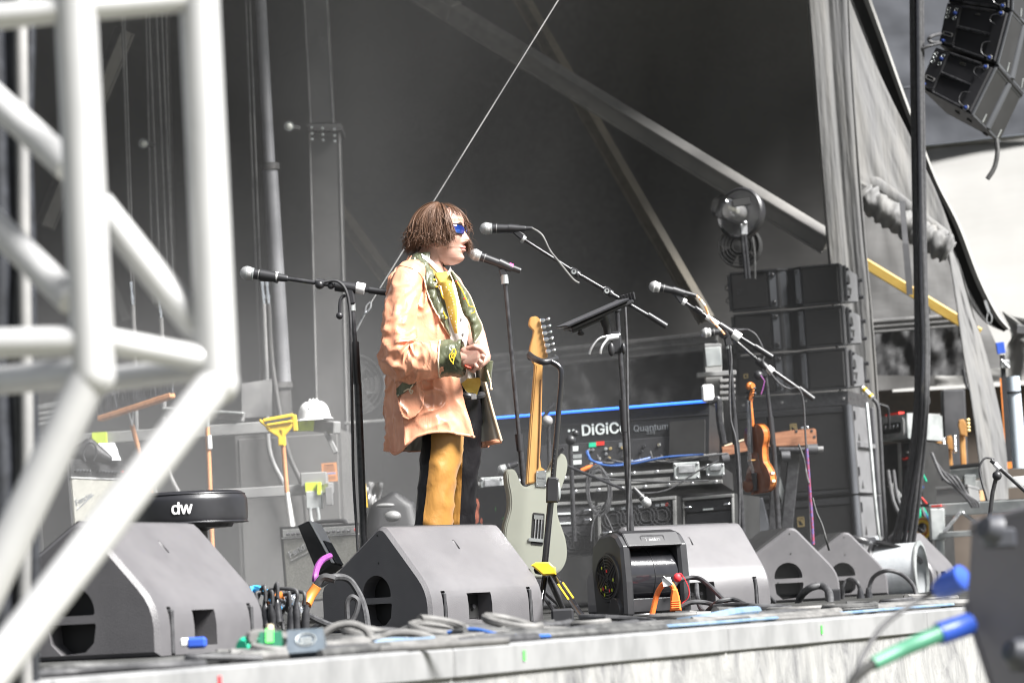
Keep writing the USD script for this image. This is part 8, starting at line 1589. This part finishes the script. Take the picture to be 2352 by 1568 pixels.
for k in range(22):                                     # loops and coils
    x = [640, 720, 770, 850, 930, 1080, 1180, 1290, 1420, 1560, 1690, 1770, 1840, 1950, 2060, 2140, 800, 890, 1010, 1130, 1240, 1360][k]; d = rc.uniform(.14, .55); s = pxs(x, d); c = ez(s, d, .012); r1, r2 = rc.uniform(.04, .11), rc.uniform(.05, .13); tilt = rc.uniform(.0, .10) if x > 1300 or k % 3 else .30; n = 26
    a = np.linspace(0, 2 * np.pi * rc.choice([1.0, 1.6, 2.3]), n * 2) + rc.uniform(0, 6); e2 = np.array([ed[0], ed[1], 0]); n2 = np.array([-en[0], -en[1], 0])
    pts = c + np.outer(np.cos(a) * r2, e2) + np.outer(np.sin(a) * r1, n2) + np.outer((np.sin(a) + 1) * r1 * tilt + np.linspace(0, .018, n * 2), [0, 0, 1])
    solo('stage_cable', MB().tube(pts, rc.uniform(.0075, .012), 8), ['dusty_cable', 'grey_cable', 'dark_rubber'][k % 3], 'looped cable lying among the others along the front of the stage floor', 'cable', 'looped cables along the stage front')
def along(xs, rad, mm, label, d=.12, lift=.03):
    pts = []
    for x, dd, z in xs: pts.append(ez(pxs(x, dd), dd, z))
    return solo('coloured_cable', MB().tube(smooth_path(pts, 8), rad, 9), mm, label, 'cable')
along([(860, .10, .02), (900, .09, .025), (960, .12, .02), (1010, .2, .02)], .007, 'pale_blue_cable', 'pale blue cable end among the grey cables left of the middle')
along([(1030, .22, .03), (1090, .16, .035), (1150, .10, .02), (1230, .07, .012), (1330, .06, .010), (1420, .08, .012)], .005, 'blue_cable', 'blue cable running along the stage lip below the guitar stand')
along([(1420, .09, .012), (1520, .07, .012), (1640, .06, .012), (1760, .07, .012), (1900, .06, .012), (2050, .07, .012), (2190, .08, .012)], .0045, 'pale_blue_cable', 'long pale blue cable lying along the stage lip at right')
along([(1560, .3, .012), (1620, .22, .02), (1690, .20, .03), (1740, .26, .03)], .014, 'pale_blue_cable', 'thick pale blue cable leading to the white round plug')
for k_, (pts, Y_, rad_, m_) in enumerate([([(722, 1505), (735, 1465), (765, 1440), (805, 1432), (840, 1445), (855, 1470), (900, 1490)], 5.7, .0085, 'dusty_cable'), ([(850, 1497), (880, 1462), (930, 1452), (985, 1462), (1030, 1482)], 5.9, .009, 'dusty_cable'), ([(985, 1470), (1030, 1452), (1080, 1450), (1140, 1460), (1200, 1474)], 6.1, .008, 'grey_cable'), ([(1100, 1472), (1150, 1452), (1190, 1450), (1215, 1462), (1200, 1478), (1140, 1482), (1060, 1478)], 6.2, .009, 'dusty_cable'), ([(560, 1502), (640, 1513), (740, 1508), (860, 1492), (1000, 1483), (1170, 1471)], 5.4, .008, 'dusty_cable'), ([(1240, 1464), (1330, 1450), (1420, 1441), (1520, 1442)], 6.5, .008, 'dusty_cable'), ([(1090, 1452), (1180, 1438), (1260, 1440), (1340, 1453)], 6.6, .010, 'dark_rubber'), ([(880, 1470), (940, 1440), (1000, 1436), (1050, 1450)], 6.8, .009, 'grey_cable'), ([(800, 1490), (850, 1478), (900, 1480), (960, 1470), (1010, 1474)], 5.8, .009, 'grey_cable'), ([(1480, 1440), (1560, 1432), (1640, 1424), (1740, 1420), (1800, 1424)], 7.0, .008, 'dusty_cable'), ([(1860, 1408), (1930, 1396), (1990, 1400), (2060, 1388), (2140, 1392)], 8.4, .011, 'dark_rubber'), ([(1820, 1400), (1900, 1404), (1980, 1388), (2050, 1398)], 8.2, .012, 'grey_cable')]):
    solo('stage_cable', MB().tube(smooth_path(PX([(x, y, Y_) for x, y in pts]), 8), rad_, 9), m_, 'arched grey or dark cable resting on top of the tangle along the stage front', 'cable', 'arched cables on top of the tangle')
# things picked by picture position
def fz(x, Y): return floorY(x, Y)
t = thing('round_plug', 'round white plug with a pink band lying on the cables right of centre', 'plug', P(1712, 1412, 9.3)); a, b = P(1690, 1415, 9.3), P(1730, 1411, 9.2); d = nrm(b - a)
obj('cap', MB().lathe([(0, .062), (.017, .06), (.0225, .05), (.0235, .03), (.021, .022), (0, .022)], a, d, 22), 'white_plastic', t, smooth=50); obj('pink_band', MB().lathe([(.0245, .004), (.0255, .012), (.0245, .022)], a, d, 22), 'pink_tape', t); obj('purple_collar', MB().lathe([(0, -.012), (.020, -.012), (.023, .004), (0, .004)], a, d, 22), 'purple_cable', t)
t = thing('cable_loom', 'flat bundle of black cables in braided sleeve bending back at its end', 'cables', P(1780, 1410, 9.6))
for k in range(4): obj('sleeve', MB().tube(smooth_path(PX([(1640, 1392 + 3 * k, 9.9), (1700, 1388 + 5 * k, 9.8), (1770, 1396 + 6 * k, 9.6), (1830, 1412 + 4 * k, 9.5), (1858 - k * 3, 1425 + k, 9.4), (1840 - k * 6, 1434 - k, 9.35), (1780, 1428 + 1.5 * k, 9.35), (1700, 1416 + 2 * k, 9.4)]), 6), .009, 8), 'dark_rubber', t)
t = thing('extension_cord', 'orange extension cord rising from a grey box to a white tagged plug before the blower', 'cord', P(1530, 1380, 10.0)); Y = 10.2
obj('cord', MB().tube(smooth_path(PX([(1494, 1428, Y), (1500, 1400, Y), (1510, 1362, Y), (1524, 1341, Y), (1540, 1340, Y), (1549, 1356, Y), (1550, 1372, Y)]), 7), .011, 10), 'orange_cable', t)
obj('socket', MB().prism([(-.022, 0), (.022, 0), (.018, .052), (.010, .085), (-.010, .085), (-.018, .052)], .036, P(1552, 1402, Y) + [0, .018, 0], np.array([[1, 0, 0], [0, 0, -1], [0, 1, 0]]), bev=.006), 'orange_cable', t)
for k in range(4): obj('rib', MB().box((.034, .03, .005), P(1551, 1380 + 5 * k, Y - .006), ch=.002), 'orange_cable', t)
obj('tag', MB().bar(P(1524, 1322, Y - .03), P(1545, 1340, Y - .03), .03, .004).bar(P(1530, 1326, Y - .035), P(1534, 1345, Y - .035), .035, .004), 'white_plastic', t)
t = thing('power_box', 'flat grey metal power box on the floor before the blower', 'box', P(1560, 1415, 10.2)); F = pxface((1518, 1428, 10.0), (1602, 1424, 9.9), (1519, 1404, 10.0), (1603, 1401, 9.9)); m = MB(); F.plate(m, 0, 0, 1, 1, -.09, 0, .004); obj('box', m, M('box_grey', (.25, .25, .25), .5, c2=(.32, .32, .315)), t); m = MB(); F.plate(m, .3, .88, .7, 1.06, -.07, -.02); obj('outlet', m, 'rail_grey', t)
t = thing('red_tie', 'red hook and loop cable tie curling beside the blower', 'cable tie', P(1575, 1350, 10.4)); q = smooth_path(PX([(1553, 1322, 10.4), (1562, 1318, 10.4), (1572, 1330, 10.4), (1581, 1352, 10.38), (1580, 1372, 10.36), (1566, 1386, 10.36)]), 6); obj('strap', MB().m(solid_sheet(np.stack([q + [0, -.02, 0], q + [0, .02, .004]]), .004, (.6, 0, .5))), 'red_tape', t); obj('knot', MB().sph(P(1556, 1326, 10.38), (.016, .014, .018)), 'red_tape', t)
for pts, lab in (([(1545, 1352, 10.5), (1560, 1332, 10.5), (1600, 1326, 10.5), (1630, 1345, 10.4), (1662, 1376, 10.3), (1690, 1395, 10.1)], 'black power cord of the blower curving over to the right'), ([(1600, 1342, 10.6), (1602, 1370, 10.5), (1612, 1400, 10.3), (1640, 1412, 10.2)], 'short black cord dropping behind the grey power box'), ([(1560, 1395, 10.2), (1590, 1382, 10.2), (1630, 1385, 10.2), (1665, 1402, 10.1)], 'black cord arching over the grey power box'), ([(1625, 1402, 10.2), (1650, 1382, 10.1), (1685, 1376, 10.1), (1720, 1390, 10.0), (1760, 1398, 9.9)], 'dark cord leading right behind the round white plug')): solo('floor_cable', MB().tube(smooth_path(PX(pts), 7), .0095, 9), 'dark_rubber', lab, 'cord')
for pts, lab, rad in (([(1832, 1400, 13.4), (1838, 1372, 13.4), (1860, 1350, 13.3), (1888, 1345, 13.3), (1905, 1362, 13.2), (1908, 1395, 13.1)], 'thick black cable arching before the fourth floor monitor', .019), ([(1935, 1395, 14.6), (1937, 1350, 14.6), (1950, 1330, 14.6), (1968, 1336, 14.5), (1977, 1360, 14.5), (1980, 1388, 14.4)], 'black cable arching before the fifth floor monitor', .012), ([(1996, 1352, 15.0), (2006, 1325, 15.0), (2035, 1310, 14.9), (2070, 1318, 14.9), (2098, 1345, 14.8), (2108, 1385, 14.7)], 'black cable looping in front of the silver drum fan', .012)): solo('floor_cable', MB().tube(smooth_path(PX(pts), 8), rad, 10), 'dark_rubber', lab, 'cable')
for x, y, Y, mm in ((1978, 1378, 14.4, 'black_metal'), (1997, 1376, 14.6, 'black_metal')): solo('cable_plug', MB().lathe([(0, .10), (.012, .10), (.016, .08), (.024, .04), (.026, 0), (0, 0)], P(x, y + 14, Y), (0, 0, 1), 14), mm, 'black cable plug standing on the floor before the silver drum fan' if x > 1990 else 'black cable plug standing before the fifth floor monitor', 'plug')
t = thing('direct_box', 'small black box on the floor between the fourth and fifth floor monitors', 'box', P(1910, 1385, 13.6)); obj('box', MB().box((.07, .12, .11), P(1913, 1376, 13.8), ch=.006), 'black_plastic', t); obj('lid', MB().box((.12, .16, .02), P(1925, 1396, 13.4), ch=.004), 'white_paint', t)
# left cluster: direct boxes, cable tails, connectors
YB_ = 7.6
def qb(x, y, Y=YB_): return P(x, y, Y)
t = thing('direct_box', 'green direct box with a bright green tape label at the lower left of the stage', 'box', P(620, 1470, 5.6)); F = pxface((590, 1503, 5.3), (652, 1500, 5.3), (592, 1448, 5.34), (650, 1445, 5.34)); m = MB(); F.plate(m, 0, 0, 1, 1, -.10, 0, .003); obj('box', m, 'green_plastic', t); m = MB(); F.plate(m, .33, .45, .62, 1.02, .001, .004); obj('tape', m, 'green_tape', t); obj('plug', MB().lathe([(0, -.02), (.018, -.02), (.022, .02), (.016, .03), (0, .03)], P(578, 1485, 5.35), (-.6, -.8, 0), 16), 'bright_green', t); obj('jack', MB().lathe([(.0, .012), (.007, .011), (.008, 0)], P(620, 1446, 5.36), (0, 0, 1), 12), 'ivory', t)
t = thing('direct_box', 'blue grey direct box with a faint round logo, right of the green box', 'box', P(700, 1480, 5.6)); F = pxface((655, 1504, 5.3), (748, 1497, 5.3), (655, 1443, 5.34), (746, 1437, 5.34)); m = MB(); F.plate(m, 0, 0, 1, 1, -.11, 0, .004); obj('box', m, M('steel_blue', (.10, .125, .15), .4, .4, vs=20, c2=(.15, .175, .20)), t)
m = MB(); R = frame(F.n); c = F.p(.52, .52, .002); aa = np.arange(28) / 28 * 6.2832; m.tube(c + .017 * (1.15 * np.cos(aa)[:, None] * F.x + .9 * np.sin(aa)[:, None] * F.y), .0012, 5, closed=True); obj('logo_ring', m, 'galvanised', t); m = MB(); F.text(m, 'WHIRL', .006, .52, .55, .001, .001, True, True); F.text(m, 'WIND', .006, .52, .42, .001, .001, True, True); obj('lettering', m, 'galvanised', t)
k = 0
for x, y in ((596, 1430), (612, 1418), (628, 1428), (668, 1432), (682, 1425), (640, 1410), (700, 1430)):
    k += 1; t = thing('cable_plug', 'black upright cable plug in the cluster behind the direct boxes', 'plug', P(x, y, 7.6), group='plugs behind the direct boxes'); b_ = P(x, y + 18, 7.5); obj('shell', MB().lathe([(0, .075), (.006, .075), (.008, .06), (.0115, .05), (.0125, .0), (0, 0)], b_, (.1 * rc.normal(), .1 * rc.normal(), 1), 14), 'black_metal', t)
    top = b_ + [0, 0, .07]; e = P(rc.uniform(580, 700), rc.uniform(1385, 1405), 7.6); obj('tail', MB().tube(smooth_path([top, top + [0, 0, .04], (top + e) / 2 + [rc.normal(0, .03), 0, rc.uniform(-.01, .05)], e, e + [rc.normal(0, .05), 0, -.06]], 6), .0055, 8), 'dark_rubber', t)
cablet('bright blue cable end rising among the plugs behind the direct boxes', [(575, 1355, 7.8), (590, 1352, 7.8), (610, 1360, 7.7), (628, 1376, 7.7), (640, 1400, 7.6)], .012, 'cyan_cable', 'coloured_cable')
for a, b, lab in (((626, 1376), (650, 1366), 'orange tape wrap on a cable behind the blue grey direct box'), ((612, 1398), (624, 1385), 'small orange tape wrap low in the plug cluster')): solo('tape_wrap', MB().tube([qb(*a, 7.55), qb(*b, 7.55)], .0125, 12), 'orange_tape', lab, 'tape')
cablet('dark cable bending down from the side of the middle floor monitor', [(770, 1330, 9.3), (745, 1325, 9.3), (730, 1340, 9.3), (715, 1370, 9.3), (700, 1405, 9.2)], .014, 'dark_rubber')
solo('tape_wrap', MB().tube(PX([(728, 1345, 9.25), (714, 1366, 9.25), (704, 1388, 9.22)]), .018, 12), 'orange_tape', 'long orange tape wrap on the dark cable beside the middle floor monitor', 'tape')
cablet('purple braided cable curving behind the middle floor monitor', [(758, 1276, 9.75), (742, 1284, 9.7), (730, 1300, 9.65), (724, 1322, 9.6), (724, 1335, 9.6)], .012, 'purple_cable')
cablet('black cable arching down to the handle of the middle floor monitor', [(735, 1342, 9.4), (765, 1325, 9.4), (800, 1330, 9.45), (825, 1365, 9.45), (838, 1400, 9.4), (845, 1445, 9.3)], .013, 'dark_rubber')
cablet('black looped cable in front of the handle of the middle floor monitor', [(798, 1420, 9.3), (797, 1385, 9.3), (808, 1370, 9.3), (822, 1380, 9.3), (818, 1405, 9.3), (805, 1432, 9.3)], .010, 'dark_rubber')
cablet('dark cable slanting across the lower left corner of the middle floor monitor', [(640, 1395, 8.2), (690, 1405, 8.3), (740, 1428, 8.4), (800, 1448, 8.5), (850, 1456, 8.5)], .011, 'dark_rubber')
t = thing('crumpled_foil', 'crumpled silver packaging standing behind the plug cluster', 'packaging', P(665, 1395, 8.0)); q = trimesh.creation.icosphere(subdivisions=3, radius=1.0); v = np.asarray(q.vertices); v = v * (0.6 + .8 * meshkit.fbm(v * 2.4 + 3, 3, 2))[:, None] * [.035, .02, .05]; obj('foil', MB().add(v + P(665, 1393, 8.0), q.faces), 'chrome', t, smooth=False)
for x, y, Y, mm, lab in ((1266, 1438, 9.0, 'orange_cable', 'orange cable connector lying on the cables below the guitar stand'), (452, 1475, 6.0, 'blue_plastic', 'white and blue cable connector lying at the foot of the left floor monitor')):
    t = thing('cable_connector', lab, 'connector', P(x, y, Y)); obj('shell', MB().box((.045, .03, .026), P(x, y, Y), ch=.006), mm, t); obj('tip', MB().box((.03, .024, .02), P(x - 22, y - 1, Y), ch=.004), 'white_plastic' if mm != 'orange_cable' else mm, t)
t = thing('power_adapter', 'small black power adapter behind the leg of the guitar stand', 'adapter', P(1290, 1420, 9.9)); obj('box', MB().box((.085, .06, .06), P(1292, 1415, 9.9), ch=.008), 'black_plastic', t); obj('prongs', MB().box((.03, .004, .01), P(1240, 1430, 9.9)), 'chrome', t)
for x, mm, lab in ((1180, 'green_tape', 'small mark of green tape on the stage edge trim left of centre'), (1866, 'green_tape', 'faint mark of green tape on the stage edge trim at right'), (478, 'red_tape', 'red tape mark on the stage edge trim at far left')):
    s = pxs(x, 0); solo('tape_mark', MB().box((.007, .003, .022), edge(s, .0262, DECK - .025), np.stack([[ed[0], ed[1], 0], [en[0], en[1], 0], [0, 0, 1]], 1)), mm, lab, 'tape')
# ---------------------------------------------------------------- stage smoke hanging behind the singer
_mats['smoke'] = usdkit.material(stage, '/World/Looks/smoke', {
    'g': ('geometry', {}), 'n': ('noise_texture', {'scale': 0.55, 'detail': 3, 'roughness': 0.5, 'distortion': 0.4}), 'nr': ('map_range', {'from_min': 0.38, 'from_max': 0.66, 'to_min': 0.18, 'to_max': 1.0, 'clamp': True}),
    's': ('separate_xyz', {}), 'gx': ('map_range', {'from_min': 0.9, 'from_max': -1.9, 'to_min': 0.08, 'to_max': 1.0, 'clamp': True}), 'gz': ('map_range', {'from_min': 1.5, 'from_max': 3.7, 'to_min': 1.25, 'to_max': 0.24, 'clamp': True}),
    'm1': ('math', {'math_type': 'multiply'}), 'm2': ('math', {'math_type': 'multiply'}), 'm3': ('math', {'math_type': 'multiply', 'value2': 0.115}),
    'v': ('principled_volume', {'color': (0.92, 0.92, 0.92), 'anisotropy': 0.2})},
    [('g.position', 'n.vector'), ('n.fac', 'nr.value'), ('g.position', 's.vector'), ('s.x', 'gx.value'), ('s.z', 'gz.value'), ('nr.result', 'm1.value1'), ('gx.result', 'm1.value2'), ('m1.value', 'm2.value1'), ('gz.result', 'm2.value2'), ('m2.value', 'm3.value1'), ('m3.value', 'v.density')], volume='v.volume')
solo('smoke', MB().box((7.6, 7.0, 6.0), (-1.75, 15.3, 4.55)), 'smoke', 'pale stage smoke drifting behind the singer and over the back of the stage', 'smoke', kind='stuff', smooth=False)
